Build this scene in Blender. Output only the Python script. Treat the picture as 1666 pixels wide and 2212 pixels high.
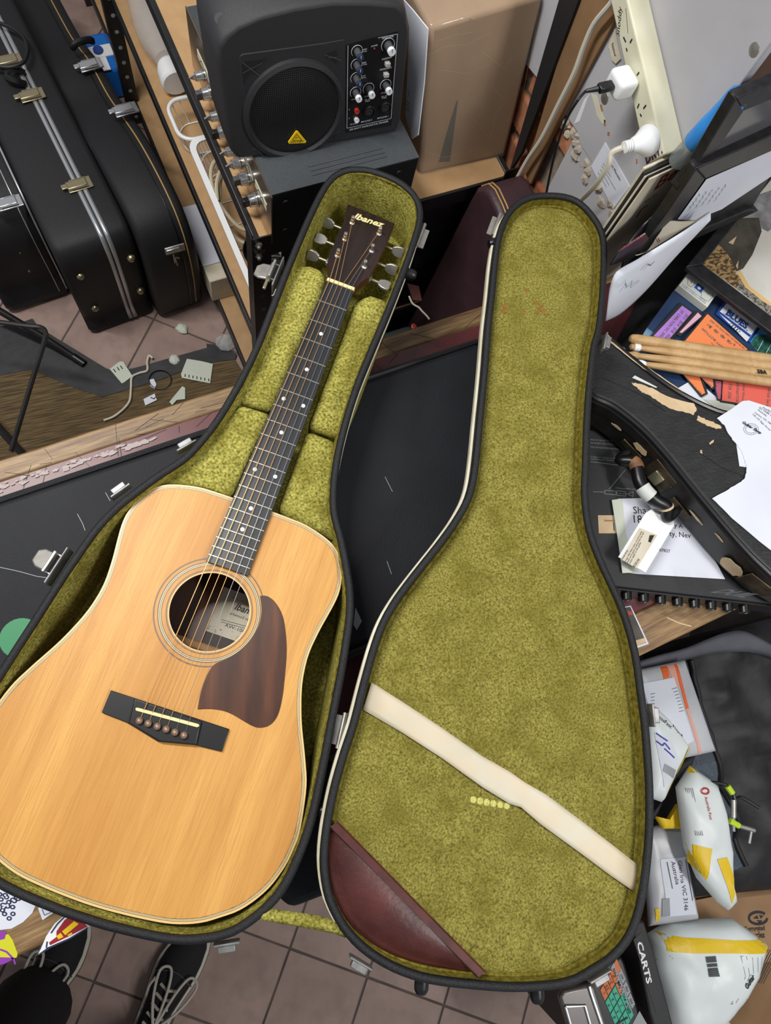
import bpy, bmesh, math, random
from mathutils import Vector, Matrix, noise
random.seed(7)
for o in list(bpy.data.objects): bpy.data.objects.remove(o, do_unlink=True)
SC = bpy.context.scene
COL = SC.collection
R = math.radians

# ------------------------------------------------------------------ camera
# x runs along the counter, y away across it, z up; floor at z = 0
FPX = 1550.0
_up = Vector((0.1483773, -0.26871475, -0.95172294)).normalized()
_X = Vector((1, 0, 0)); _X = (_X - _up * _X.dot(_up)).normalized()
_Y = _up.cross(_X)
_a = R(23.6)
_ex = _X * math.cos(_a) + _Y * math.sin(_a)
_ey = -_X * math.sin(_a) + _Y * math.cos(_a)
ROT = Matrix((_ex, _ey, _up))                 # camera (x right, y down, z forward) -> world
CAM = Vector((0, 0, 2.0))
cd = bpy.data.cameras.new('camera'); cam = bpy.data.objects.new('camera', cd); COL.objects.link(cam)
cd.sensor_fit = 'VERTICAL'; cd.sensor_height = 36.0; cd.lens = FPX / 2212 * 36.0; cd.clip_start = 0.02
_r = ROT @ Vector((1, 0, 0)); _d = ROT @ Vector((0, 1, 0)); _f = ROT @ Vector((0, 0, 1))
cam.matrix_world = Matrix(((_r.x, -_d.x, -_f.x, CAM.x), (_r.y, -_d.y, -_f.y, CAM.y), (_r.z, -_d.z, -_f.z, CAM.z), (0, 0, 0, 1)))
SC.camera = cam

# ------------------------------------------------------------------ light
wd = bpy.data.worlds.new('room'); SC.world = wd; wd.use_nodes = True
wd.node_tree.nodes['Background'].inputs[0].default_value = (0.93, 0.96, 1.0, 1)
wd.node_tree.nodes['Background'].inputs[1].default_value = 0.24
def area(name, loc, target, sx, sy, power, col, twist=0.0):
    l = bpy.data.lights.new(name, 'AREA'); l.shape = 'RECTANGLE'; l.size = sx; l.size_y = sy; l.energy = power; l.color = col
    o = bpy.data.objects.new(name, l); COL.objects.link(o); o.location = loc
    d = Vector(target) - Vector(loc)
    o.rotation_euler = (d.to_track_quat('-Z', 'Y').to_matrix() @ Matrix.Rotation(twist, 3, 'Z')).to_euler()
    return o
area('ceiling_batten_light', (-0.50, 1.10, 2.85), (-0.46, 1.1, 0.0), 0.09, 1.2, 39, (1.0, 0.98, 0.94), R(-42))
area('ceiling_batten_light_far', (1.05, -1.05, 2.9), (1.05, -1.05, 0.0), 0.2, 1.2, 28, (1.0, 0.98, 0.95))
vs = SC.view_settings
vs.view_transform = 'Standard'; vs.look = 'None'; vs.exposure = 0.35; vs.gamma = 1.0; vs.use_curve_mapping = False

# ------------------------------------------------------------------ placing helpers
def ray(px, py): return ROT @ Vector(((px - 833) / FPX, (py - 1106) / FPX, 1.0))
def W(px, py, z):
    d = ray(px, py); return CAM + d * ((z - CAM.z) / d.z)
def ON(px, py, pl):
    if not isinstance(pl, tuple): return W(px, py, pl)
    o, n = pl; d = ray(px, py); return CAM + d * ((o - CAM).dot(n) / d.dot(n))
def PX(x): return (Vector((x, 0, 0)), Vector((-1, 0, 0)))
def PY(y): return (Vector((0, y, 0)), Vector((0, -1, 0)))
def NRM(pl): return pl[1].normalized() if isinstance(pl, tuple) else Vector((0, 0, 1))
def plane3(a, b, c):
    n = (b - a).cross(c - a).normalized()
    if n.dot(CAM - a) < 0: n = -n
    return (a, n)
def lift(pl, h):
    if isinstance(pl, tuple): return (pl[0] + NRM(pl) * h, pl[1])
    return pl + h

# ------------------------------------------------------------------ mesh helpers
WO = {}                                        # world origin of each object (nothing is rotated or scaled)
class MB:
    def __init__(s): s.v = []; s.f = []
    def add(s, vs, fs):
        b = len(s.v); s.v += [Vector(v) for v in vs]; s.f += [tuple(b + i for i in f) for f in fs]; return s
    def box(s, c, sz, ax=None):
        c = Vector(c); hx, hy, hz = sz[0] / 2, sz[1] / 2, sz[2] / 2
        ax = ax or (Vector((1, 0, 0)), Vector((0, 1, 0)), Vector((0, 0, 1)))
        vs = [c + ax[0] * (i * hx) + ax[1] * (j * hy) + ax[2] * (k * hz) for k in (-1, 1) for j in (-1, 1) for i in (-1, 1)]
        return s.add(vs, [(0, 2, 3, 1), (4, 5, 7, 6), (0, 1, 5, 4), (2, 6, 7, 3), (0, 4, 6, 2), (1, 3, 7, 5)])
    def prism(s, pts, vec):
        pts = [Vector(p) for p in pts]; vec = Vector(vec); n = len(pts)
        nn = Vector((0, 0, 0))
        for i in range(n): nn += pts[i].cross(pts[(i + 1) % n])
        if nn.dot(vec) > 0: pts = pts[::-1]
        return s.add(pts + [p + vec for p in pts], [tuple(range(n)), tuple(reversed(range(n, 2 * n)))] + [(i, i + n, (i + 1) % n + n, (i + 1) % n) for i in range(n)])
    def tube(s, path, r, n=8, closed=False, caps=True):
        P = [Vector(p) for p in path]; m = len(P); rr = r if isinstance(r, (list, tuple)) else [r] * m
        rings = []; prev = None
        for i in range(m):
            if closed: t = P[(i + 1) % m] - P[i - 1]
            else: t = P[min(i + 1, m - 1)] - P[max(i - 1, 0)]
            if t.length < 1e-9: t = Vector((0, 0, 1))
            t.normalize()
            if prev is None:
                a = Vector((0, 0, 1)) if abs(t.z) < 0.9 else Vector((1, 0, 0))
                u = t.cross(a).normalized()
            else:
                u = (prev - t * prev.dot(t)); u = u.normalized() if u.length > 1e-6 else t.orthogonal().normalized()
            prev = u; w = t.cross(u)
            rings.append([P[i] + (u * math.cos(2 * math.pi * k / n) + w * math.sin(2 * math.pi * k / n)) * rr[i] for k in range(n)])
        vs = [v for q in rings for v in q]; fs = []
        for i in range(m if closed else m - 1):
            a, b = i * n, ((i + 1) % m) * n
            for k in range(n): fs.append((a + k, a + (k + 1) % n, b + (k + 1) % n, b + k))
        if caps and not closed: fs += [tuple(reversed(range(n))), tuple(range((m - 1) * n, m * n))]
        return s.add(vs, fs)
    def lathe(s, o, ax, prof, n=20):
        o = Vector(o); ax = Vector(ax).normalized(); u = ax.orthogonal().normalized(); w = ax.cross(u)
        vs = []; fs = []
        for (r, h) in prof:
            vs += [o + ax * h + (u * math.cos(2 * math.pi * k / n) + w * math.sin(2 * math.pi * k / n)) * max(r, 1e-5) for k in range(n)]
        for i in range(len(prof) - 1):
            for k in range(n): fs.append((i * n + k, i * n + (k + 1) % n, (i + 1) * n + (k + 1) % n, (i + 1) * n + k))
        fs += [tuple(reversed(range(n))), tuple(range((len(prof) - 1) * n, len(prof) * n))]
        return s.add(vs, fs)
    def loft(s, loops, close=True, cap0=False, cap1=False):
        n = len(loops[0]); vs = [v for l in loops for v in l]; fs = []
        for i in range(len(loops) - 1):
            for k in range(n if close else n - 1): fs.append((i * n + k, i * n + (k + 1) % n, (i + 1) * n + (k + 1) % n, (i + 1) * n + k))
        if cap0: fs.append(tuple(reversed(range(n))))
        if cap1: fs.append(tuple(range((len(loops) - 1) * n, len(loops) * n)))
        return s.add(vs, fs)
    def grid(s, P):
        m, n = len(P), len(P[0])
        return s.add([v for r in P for v in r], [(i * n + k, i * n + k + 1, (i + 1) * n + k + 1, (i + 1) * n + k) for i in range(m - 1) for k in range(n - 1)])
def obj(name, mb, mat, parent=None, bevel=0.0, seg=2, smooth=True, ang=38, fixn=True):
    if parent is None:
        xs = [v for v in mb.v]; org = Vector((sum(v.x for v in xs) / len(xs), sum(v.y for v in xs) / len(xs), min(v.z for v in xs)))
    else: org = WO[parent.name]
    me = bpy.data.meshes.new(name); me.from_pydata([tuple(v - org) for v in mb.v], [], mb.f)
    if fixn:
        bm = bmesh.new(); bm.from_mesh(me); bmesh.ops.recalc_face_normals(bm, faces=bm.faces); bm.to_mesh(me); bm.free()
    me.validate(); me.materials.append(M[mat] if isinstance(mat, str) else mat)
    if smooth: me.shade_smooth(); me.set_sharp_from_angle(angle=R(ang))
    o = bpy.data.objects.new(name, me); COL.objects.link(o)
    if parent is None: o.location = org
    else: o.parent = parent
    WO[o.name] = org
    if bevel:
        b = o.modifiers.new('bevel', 'BEVEL'); b.width = bevel; b.segments = seg; b.limit_method = 'ANGLE'; b.angle_limit = R(40)
    return o
def tag(o, label, cat=None, group=None, kind=None):
    if label: o['label'] = label
    if cat: o['category'] = cat
    if group: o['group'] = group
    if kind: o['kind'] = kind
    return o
def thing(name, loc, label, cat, group=None, kind=None):
    o = bpy.data.objects.new(name, None); COL.objects.link(o); o.location = Vector(loc); o.empty_display_size = 0.05
    WO[o.name] = Vector(loc); return tag(o, label, cat, group, kind)
def slab(name, pts, pl, th, mat, parent=None, bevel=0.0, seg=2, up=False, **k):
    q = [ON(p[0], p[1], pl) for p in pts]; n = NRM(pl)
    return obj(name, MB().prism(q, n * (th if up else -th)), mat, parent, bevel, seg, **k)
def patch(name, pts, pl, mat, parent, h=0.0004, th=0.0004):
    return slab(name, pts, lift(pl, h), th, mat, parent, smooth=False)
TXT = {}
def glyphs(s, shear=0.0, bold=0.0):
    key = (s, shear, bold)
    if key not in TXT:
        c = bpy.data.curves.new('t', 'FONT'); c.body = s; c.shear = shear; c.offset = bold; c.resolution_u = 2; c.fill_mode = 'FRONT'
        t = bpy.data.objects.new('t', c); me = t.to_mesh()
        vs = [v.co.copy() for v in me.vertices]; fs = [tuple(p.vertices) for p in me.polygons]
        t.to_mesh_clear(); bpy.data.objects.remove(t); bpy.data.curves.remove(c); TXT[key] = (vs, fs)
    return TXT[key]
def text(name, s, p0, p1, pl, mat, parent, h=0.0005, shear=0.0, bold=0.0, hfac=None, flip=False, align=0.0):
    """write s along the line p0 -> p1 (pixels of the photograph) on plane pl, with a real height"""
    a, b = ON(p0[0], p0[1], lift(pl, h)), ON(p1[0], p1[1], lift(pl, h))
    vs, fs = glyphs(s, shear, bold)
    if not vs: return None
    x0 = min(v.x for v in vs); x1 = max(v.x for v in vs); u = (b - a); L = u.length; u.normalize(); n = NRM(pl); w = n.cross(u)
    if flip: w = -w
    sx = L / (x1 - x0); sy = sx if hfac is None else sx * hfac
    mb = MB().add([a + u * ((v.x - x0) * sx) + w * (v.y * sy) for v in vs], fs)
    return obj(name, mb, mat, parent, smooth=False, fixn=False)
def strokes(name, segs, pl, mat, parent, width=0.0006, h=0.0004):
    """thin printed or written lines, each a list of photograph pixels on plane pl"""
    mb = MB(); n = NRM(pl)
    for sg in segs:
        P = [ON(p[0], p[1], lift(pl, h)) for p in sg]
        for a, b in zip(P[:-1], P[1:]):
            d = (b - a)
            if d.length < 1e-6: continue
            s = n.cross(d.normalized()) * (width / 2)
            mb.add([a - s, b - s, b + s, a + s], [(0, 1, 2, 3)])
    return obj(name, mb, mat, parent, smooth=False, fixn=False)
def spline(pts, per=6, closed=True):
    P = [Vector(p) for p in pts]; n = len(P); out = []
    for i in range(n if closed else n - 1):
        p0 = P[(i - 1) % n] if closed else P[max(i - 1, 0)]; p1 = P[i]; p2 = P[(i + 1) % n] if closed else P[min(i + 1, n - 1)]
        p3 = P[(i + 2) % n] if closed else P[min(i + 2, n - 1)]
        for k in range(per):
            t = k / per
            out.append(0.5 * ((2 * p1) + (p2 - p0) * t + (2 * p0 - 5 * p1 + 4 * p2 - p3) * t * t + (3 * p1 - p0 - 3 * p2 + p3) * t ** 3))
    if not closed: out.append(P[-1])
    return out
def resample(P, n):
    L = [0.0]
    for i in range(len(P)): L.append(L[-1] + (P[(i + 1) % len(P)] - P[i]).length)
    out = []; j = 0
    for k in range(n):
        t = L[-1] * k / n
        while L[j + 1] < t: j += 1
        out.append(P[j].lerp(P[(j + 1) % len(P)], (t - L[j]) / max(L[j + 1] - L[j], 1e-9)))
    return out
def inset(P, d):
    """offset a closed horizontal loop inwards by d"""
    n = len(P); A = sum(P[i].x * P[(i + 1) % n].y - P[(i + 1) % n].x * P[i].y for i in range(n)); sg = 1 if A > 0 else -1
    out = []
    for i in range(n):
        t = (P[(i + 1) % n] - P[i - 1]); t.z = 0; t.normalize()
        out.append(P[i] + Vector((-t.y, t.x, 0)) * (sg * d))
    return out
def setz(P, z): return [Vector((p.x, p.y, z)) for p in P]
def fbm(x, y, z=0.0): return noise.noise(Vector((x, y, z))) + 0.5 * noise.noise(Vector((2.1 * x, 2.1 * y, z + 7)))
def cushion(name, pts, h, mat, parent=None, wr=0.0, base=0.004, seed=0.0, edge=0.45, nr=9, per=5):
    """soft bag over any outline: world points of its rim, bulging by h"""
    P = []
    n = len(pts)
    for i in range(n):
        for k in range(per): P.append(pts[i].lerp(pts[(i + 1) % n], k / per))
    c = sum(P, Vector()) / len(P); rings = []
    for j in range(nr + 1):
        r = 1 - (j / nr) ** 1.15 * 0.999; e = max(0.0, 1 - r ** 4) ** edge; l = []
        for p in P:
            q = c.lerp(p, r); l.append(q + Vector((0, 0, base + h * e + fbm(q.x * 15 + seed, q.y * 15, seed) * wr * e)))
        rings.append(l)
    lo = [Vector((p.x, p.y, p.z)) for p in P]
    return obj(name, MB().loft([lo] + rings, cap0=True, cap1=True), mat, parent, ang=70)
def pillow(name, c4, h, mat, parent=None, n=14, wr=0.0, base=0.004, seed=0.0, edge=0.5, ret=False):
    """soft bag: four world corners, bulging by h, with creases of size wr"""
    a, b, c, d = c4; nrm = (b - a).cross(d - a).normalized()
    if nrm.z < 0: nrm = -nrm
    top = []
    for i in range(n + 1):
        v = i / n; row = []
        for k in range(n + 1):
            u = k / n; p = a.lerp(b, u).lerp(d.lerp(c, u), v)
            e = max(0.0, (1 - (2 * u - 1) ** 4) * (1 - (2 * v - 1) ** 4)) ** edge
            q = fbm(p.x * 14 + seed, p.y * 14, seed) * wr * e
            row.append(p + nrm * (h * e + q + base))
        top.append(row)
    mb = MB().grid(top)
    ring = [(0, k) for k in range(n + 1)] + [(i, n) for i in range(1, n + 1)] + [(n, k) for k in range(n - 1, -1, -1)] + [(i, 0) for i in range(n - 1, 0, -1)]
    lo = [top[i][k] - nrm * base for i, k in ring]
    mb.loft([[top[i][k] for i, k in ring], lo]); mb.add(lo, [tuple(range(len(lo)))])
    return obj(name, mb, mat, parent, ang=60)

# ------------------------------------------------------------------ materials
M = {}
def lin(c):
    return tuple(((x / 255) / 12.92 if x / 255 <= 0.04045 else ((x / 255 + 0.055) / 1.055) ** 2.4) for x in c) + (1.0,)
def mat(name, c, rough=0.5, metal=0.0, c2=None, ns=20.0, nd=4.0, lo=0.35, hi=0.65, bump=0.0, bs=200.0, stretch=(1, 1, 1), rot=0.0, sheen=0.0, spec=0.5, trans=0.0, alpha=1.0, coat=0.0, c3=None, ns3=6.0, f3=0.5, emit=0.0, dist=0.0, bstretch=None, st3=None):
    m = bpy.data.materials.new(name); m.use_nodes = True; nt = m.node_tree; N = nt.nodes; L = nt.links; b = N['Principled BSDF']
    b.inputs['Roughness'].default_value = rough; b.inputs['Metallic'].default_value = metal; b.inputs['Base Color'].default_value = lin(c)
    b.inputs['Specular IOR Level'].default_value = spec; b.inputs['Sheen Weight'].default_value = sheen; b.inputs['Transmission Weight'].default_value = trans
    b.inputs['Alpha'].default_value = alpha; b.inputs['Coat Weight'].default_value = coat
    if sheen: b.inputs['Sheen Roughness'].default_value = 0.4; b.inputs['Sheen Tint'].default_value = lin([min(255, x * 1.25) for x in c])
    if emit: b.inputs['Emission Color'].default_value = lin(c); b.inputs['Emission Strength'].default_value = emit
    tc = N.new('ShaderNodeTexCoord')
    def mapped(sc):
        mp = N.new('ShaderNodeMapping'); mp.vector_type = 'POINT'
        r = N.new('ShaderNodeVectorRotate'); r.rotation_type = 'Z_AXIS'; r.inputs['Angle'].default_value = -rot
        L.new(tc.outputs['Object'], r.inputs['Vector']); L.new(r.outputs[0], mp.inputs[0]); mp.inputs['Scale'].default_value = sc; return mp.outputs[0]
    def nz(vec, scale, det):
        t = N.new('ShaderNodeTexNoise'); t.inputs['Scale'].default_value = scale; t.inputs['Detail'].default_value = det; t.inputs['Distortion'].default_value = dist
        L.new(vec, t.inputs['Vector']); return t.outputs['Fac']
    if c2:
        vec = mapped(stretch); f = nz(vec, ns, nd)
        cr = N.new('ShaderNodeValToRGB'); cr.color_ramp.elements[0].position = lo; cr.color_ramp.elements[1].position = hi
        cr.color_ramp.elements[0].color = lin(c); cr.color_ramp.elements[1].color = lin(c2); L.new(f, cr.inputs[0]); out = cr.outputs[0]
        if c3:
            f3n = nz(mapped(st3 or stretch), ns3, 3.0); r3 = N.new('ShaderNodeMapRange'); r3.inputs['From Min'].default_value = 0.42; r3.inputs['From Max'].default_value = 0.68; r3.inputs['To Max'].default_value = f3
            L.new(f3n, r3.inputs['Value']); mx = N.new('ShaderNodeMix'); mx.data_type = 'RGBA'; L.new(r3.outputs[0], mx.inputs['Factor']); L.new(out, mx.inputs['A']); mx.inputs['B'].default_value = lin(c3); out = mx.outputs['Result']
        L.new(out, b.inputs['Base Color'])
    if bump:
        f = nz(mapped(bstretch or stretch), bs, 3.0); bp = N.new('ShaderNodeBump'); bp.inputs['Strength'].default_value = bump; bp.inputs['Distance'].default_value = 0.002
        L.new(f, bp.inputs['Height']); L.new(bp.outputs[0], b.inputs['Normal'])
    M[name] = m; return m
GA = R(72.028 - 23.6)                            # direction of the guitar's neck in the world
mat('velvet', (84, 77, 12), 0.9, c2=(198, 192, 100), ns=290, nd=5, lo=0.29, hi=0.71, c3=(100, 92, 18), ns3=24, f3=0.6, bump=0.8, bs=420, sheen=0.3, spec=0.2)
mat('velvet_lid', (76, 68, 14), 0.9, c2=(166, 158, 80), ns=400, nd=5, lo=0.27, hi=0.73, c3=(98, 90, 24), ns3=26, f3=0.55, bump=0.7, bs=600, sheen=0.3, spec=0.2)
mat('velvet_edge', (84, 75, 16), 0.95, c2=(140, 128, 50), ns=180, lo=0.3, hi=0.7, bump=0.5, bs=700, sheen=0.4, spec=0.2)
mat('tolex', (16, 17, 20), 0.5, c2=(25, 27, 31), ns=300, bump=0.5, bs=900, spec=0.4)
mat('tolex_soft', (31, 31, 34), 0.55, bump=0.4, bs=600, spec=0.35)
mat('leatherette', (19, 21, 27), 0.6, c2=(26, 28, 34), ns=14, lo=0.35, hi=0.75, bump=0.25, bs=500, spec=0.3)
mat('spruce', (188, 130, 58), 0.48, c2=(216, 163, 86), ns=5, nd=3, lo=0.28, hi=0.72, stretch=(5, 0.25, 1), rot=GA - R(90), c3=(176, 118, 50), ns3=46, f3=0.5, st3=(24, 0.5, 1), dist=0.1, bump=0.05, bs=50, bstretch=(1, 12, 1))
mat('binding', (226, 190, 128), 0.35)
mat('purfling', (52, 40, 28), 0.4)
mat('cream_line', (232, 208, 160), 0.4)
mat('rosette_grey', (118, 98, 80), 0.45)
mat('rosewood', (62, 34, 22), 0.32, c2=(110, 66, 42), ns=9, nd=6, lo=0.3, hi=0.72, stretch=(5, 0.8, 1), rot=GA - R(70), c3=(44, 28, 24), ns3=7, f3=0.7, coat=0.2)
mat('rosewood_dark', (40, 24, 18), 0.5, c2=(62, 36, 24), ns=12, stretch=(6, 0.6, 1), rot=GA - R(90))
mat('ebony', (27, 29, 34), 0.38, c2=(40, 42, 48), ns=18, stretch=(9, 0.5, 1), rot=GA - R(90))
mat('ebony_bridge', (20, 20, 22), 0.35)
mat('mahogany', (78, 42, 26), 0.35, c2=(104, 58, 36), ns=20, stretch=(1, 1, 0.3))
mat('brace_wood', (160, 116, 70), 0.6, c2=(186, 142, 92), ns=30)
mat('head_veneer', (26, 18, 18), 0.35, c2=(46, 31, 28), ns=10, stretch=(9, 0.5, 1), rot=GA - R(90))
mat('bone', (232, 216, 158), 0.45)
mat('fretwire', (205, 200, 185), 0.3, 0.85)
mat('pearl', (214, 222, 226), 0.3)
mat('bronze_string', (214, 168, 112), 0.35, 0.7)
mat('steel_string', (190, 190, 186), 0.3, 0.85)
mat('pin', (122, 96, 78), 0.35)
mat('pin_dot', (176, 156, 140), 0.3)
mat('nickel', (190, 188, 182), 0.38, 0.8, c2=(160, 156, 148), ns=40)
mat('chrome', (205, 208, 212), 0.22, 0.9)
mat('aluminium', (196, 200, 204), 0.35, 0.75)
mat('brass_dull', (170, 160, 130), 0.3, 0.85)
mat('old_brass', (104, 92, 72), 0.45, 0.8, c2=(70, 60, 48), ns=60)
mat('cream_plastic', (226, 220, 196), 0.35, c2=(206, 198, 168), ns=30)
mat('ribbon', (206, 199, 180), 0.55, c2=(194, 184, 158), ns=14, lo=0.35, hi=0.8, c3=(216, 184, 142), ns3=22, f3=0.4)
mat('oxblood', (62, 26, 24), 0.45, c2=(88, 44, 40), ns=22, lo=0.3, hi=0.75, bump=0.3, bs=160, c3=(52, 20, 22), ns3=10, f3=0.5)
mat('plush_light', (176, 172, 84), 0.9, c2=(210, 206, 126), ns=400, sheen=0.3)
mat('oxblood_hem', (66, 26, 22), 0.4, c2=(84, 36, 32), ns=60)
mat('rubber', (18, 18, 20), 0.35)
mat('counter_wood', (104, 76, 46), 0.45, c2=(174, 142, 98), ns=9, nd=6, lo=0.28, hi=0.72, stretch=(1.2, 16, 6), c3=(92, 58, 36), ns3=26, f3=0.5, bump=0.15, bs=60)
mat('counter_edge', (128, 70, 30), 0.4, c2=(160, 96, 48), ns=9, stretch=(1, 14, 6))
mat('burgundy', (96, 42, 46), 0.35, c2=(112, 56, 60), ns=12)
mat('paint_worn', (186, 172, 170), 0.6)
mat('tile', (146, 122, 113), 0.5, c2=(168, 143, 132), ns=5, nd=6, lo=0.35, hi=0.75, c3=(112, 92, 86), ns3=22, f3=0.4)
mat('grout', (100, 90, 85), 0.9, c2=(76, 69, 66), ns=12)
mat('mat_rib', (74, 60, 40), 0.95, c2=(112, 92, 62), ns=4.5, nd=2, lo=0.4, hi=0.6, stretch=(3, 62, 1), rot=R(-6), bump=0.9, bs=4.5)
mat('tape', (36, 36, 39), 0.6, c2=(52, 52, 56), ns=14, bump=0.4, bs=60)
mat('plaster', (176, 175, 180), 0.65, c2=(186, 185, 190), ns=7, bump=0.25, bs=30)
mat('plaster_edge', (150, 140, 128), 0.9, c2=(186, 176, 160), ns=40, bump=0.8, bs=80)
mat('brick', (150, 88, 58), 0.9, c2=(186, 128, 92), ns=22, c3=(120, 60, 42), ns3=12, f3=0.6, bump=0.7, bs=60)
mat('mortar', (150, 134, 116), 0.95, c2=(112, 98, 86), ns=30, bump=0.7, bs=60)
mat('brown_wall', (70, 52, 44), 0.8, c2=(96, 72, 58), ns=8)
mat('mdf', (176, 140, 98), 0.6, c2=(186, 150, 108), ns=30)
mat('steel_black', (24, 23, 24), 0.4, c2=(34, 33, 34), ns=30)
mat('cardboard', (140, 108, 76), 0.7, c2=(162, 128, 92), ns=9, stretch=(1, 1, 0.15))
mat('cardboard_dark', (122, 92, 62), 0.8, c2=(138, 106, 72), ns=10)
mat('film', (215, 205, 190), 0.12, alpha=0.2, bump=0.6, bs=22, spec=0.8)
mat('plastic_black', (40, 41, 44), 0.45, bump=0.35, bs=1500)
mat('plastic_dark', (15, 15, 17), 0.4)
mat('amp_grey', (60, 64, 68), 0.5, c2=(66, 70, 74), ns=300)
mat('amp_side', (26, 27, 29), 0.5)
mat('panel_mirror', (168, 150, 128), 0.2, 0.85)
mat('grille', (14, 14, 15), 0.4, 0.3)
mat('yellow', (236, 196, 20), 0.4)
mat('yellow_satchel', (226, 190, 20), 0.45)
mat('white_print', (206, 212, 220), 0.5)
mat('knob_grey', (74, 74, 78), 0.45)
mat('knob_white', (226, 232, 236), 0.4)
mat('knob_blue', (42, 54, 78), 0.4)
mat('button_grey', (170, 168, 164), 0.45)
mat('red', (176, 52, 48), 0.4)
mat('white', (232, 234, 236), 0.5)
mat('paper', (222, 226, 236), 0.7, c2=(212, 216, 228), ns=6)
mat('paper_warm', (214, 206, 188), 0.75, c2=(196, 186, 164), ns=20)
mat('paper_green', (200, 206, 192), 0.75)
mat('white_plastic', (236, 238, 240), 0.35)
mat('cream_strip', (220, 218, 194), 0.4, c2=(208, 205, 178), ns=16)
mat('cable_white', (206, 200, 186), 0.5)
mat('cable_beige', (190, 178, 152), 0.5)
mat('cable_black', (20, 20, 22), 0.45)
mat('blue', (44, 134, 214), 0.45, c2=(56, 146, 224), ns=10)
mat('blue_tub', (30, 110, 200), 0.3)
mat('blue_dark', (34, 66, 140), 0.5)
mat('grey_clear', (150, 156, 158), 0.15, alpha=0.55)
mat('clear', (225, 230, 232), 0.08, alpha=0.28, spec=0.8, bump=0.5, bs=40)
mat('ink', (24, 24, 28), 0.6)
mat('ink_soft', (92, 94, 100), 0.7)
mat('ink_green', (40, 110, 104), 0.7)
mat('ink_red', (150, 48, 44), 0.6)
mat('ink_purple', (84, 30, 110), 0.6)
mat('ink_blue', (40, 52, 160), 0.6)
mat('frame_black', (26, 26, 28), 0.4, c2=(38, 38, 41), ns=60)
mat('glass_grey', (92, 92, 97), 0.15)
mat('vinyl_black', (20, 19, 22), 0.3)
mat('cloth_black', (30, 31, 35), 0.95, c2=(42, 43, 47), ns=300, bump=0.6, bs=700)
mat('nylon_black', (21, 21, 24), 0.6, c2=(32, 32, 36), ns=16, bump=0.8, bs=20)
mat('nylon_grey', (84, 84, 94), 0.75, c2=(98, 98, 108), ns=14, bump=0.3, bs=60)
mat('lining_grey', (88, 96, 106), 0.85, c2=(70, 78, 88), ns=260, bump=0.4, bs=400)
mat('postcard', (26, 44, 74), 0.4, c2=(44, 70, 108), ns=8)
mat('sea', (70, 106, 140), 0.4, c2=(120, 150, 176), ns=30)
mat('purple', (170, 110, 208), 0.4)
mat('pink', (222, 168, 190), 0.4)
mat('orange', (240, 124, 34), 0.4)
mat('orange_pale', (226, 116, 62), 0.4)
mat('magenta', (176, 52, 88), 0.4)
mat('vermilion', (224, 72, 44), 0.4)
mat('match_blue', (40, 92, 176), 0.5)
mat('match_card', (214, 216, 206), 0.6)
mat('strike', (104, 96, 92), 0.8)
mat('stick_wood', (182, 146, 98), 0.5, c2=(200, 166, 118), ns=40, c3=(168, 132, 86), ns3=120, f3=0.4)
mat('latch_metal', (150, 150, 150), 0.45, 0.6, c2=(120, 120, 120), ns=60)
mat('film_thin', (235, 235, 235), 0.12, alpha=0.05, spec=0.8)
mat('rust_plush', (104, 70, 10), 0.95, c2=(150, 116, 46), ns=420, nd=3, lo=0.3, hi=0.7, bump=0.7, bs=600)
mat('nylon_tip', (236, 236, 236), 0.35)
mat('pebble', (176, 142, 92), 0.5, c2=(72, 58, 40), ns=130, nd=2, lo=0.42, hi=0.6, stretch=(1, 1.8, 1))
mat('gravel', (150, 146, 138), 0.5, c2=(66, 64, 60), ns=150, nd=2, lo=0.42, hi=0.6)
mat('fur_dark', (58, 54, 48), 0.6, c2=(84, 78, 68), ns=30)
mat('fur_white', (206, 202, 192), 0.6, c2=(226, 224, 216), ns=10)
mat('fur_grey', (120, 120, 122), 0.6, c2=(170, 170, 170), ns=40)
mat('leaf', (44, 110, 92), 0.5, c2=(24, 62, 54), ns=120)
mat('wear', (200, 174, 138), 0.85, c2=(212, 188, 152), ns=40)
mat('case_old', (27, 28, 30), 0.58, c2=(36, 37, 39), ns=40, bump=0.5, bs=160, stretch=(1, 2, 1))
mat('case_side', (22, 21, 20), 0.4, c2=(34, 32, 30), ns=50)
mat('tape_white', (206, 210, 206), 0.5)
mat('leather_brown', (110, 72, 46), 0.6, c2=(140, 100, 68), ns=60)
mat('burg_case', (52, 32, 38), 0.5, c2=(66, 44, 50), ns=9, bump=0.25, bs=200)
mat('gold_line', (176, 142, 84), 0.5)
mat('bag_green', (62, 74, 74), 0.6)
mat('green', (40, 138, 88), 0.5)
mat('sticker_lime', (206, 206, 40), 0.45)
mat('sticker_purple', (140, 56, 170), 0.45)
mat('sticker_red', (150, 30, 40), 0.45)
mat('sticker_navy', (38, 44, 78), 0.45)
mat('tile_orange', (206, 106, 46), 0.5)
mat('tile_green', (46, 172, 140), 0.5)
mat('tile_grey', (150, 154, 158), 0.5)
mat('scale_metal', (112, 108, 106), 0.3, 0.6)
mat('steel_bright', (195, 196, 198), 0.32, 0.85)
mat('lime', (190, 220, 40), 0.45)
mat('satchel', (212, 220, 220), 0.4, c2=(222, 230, 230), ns=8, bump=0.6, bs=16)
mat('satchel_grey', (176, 178, 184), 0.35, c2=(190, 192, 196), ns=10, bump=0.3, bs=20)
mat('bar_orange', (226, 96, 24), 0.5)
mat('bar_pink', (222, 160, 146), 0.5)
mat('denim', (14, 14, 16), 0.9)
mat('shoe_canvas', (18, 19, 22), 0.85, bump=0.4, bs=900)
mat('shoe_suede', (14, 14, 16), 0.8)
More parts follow.
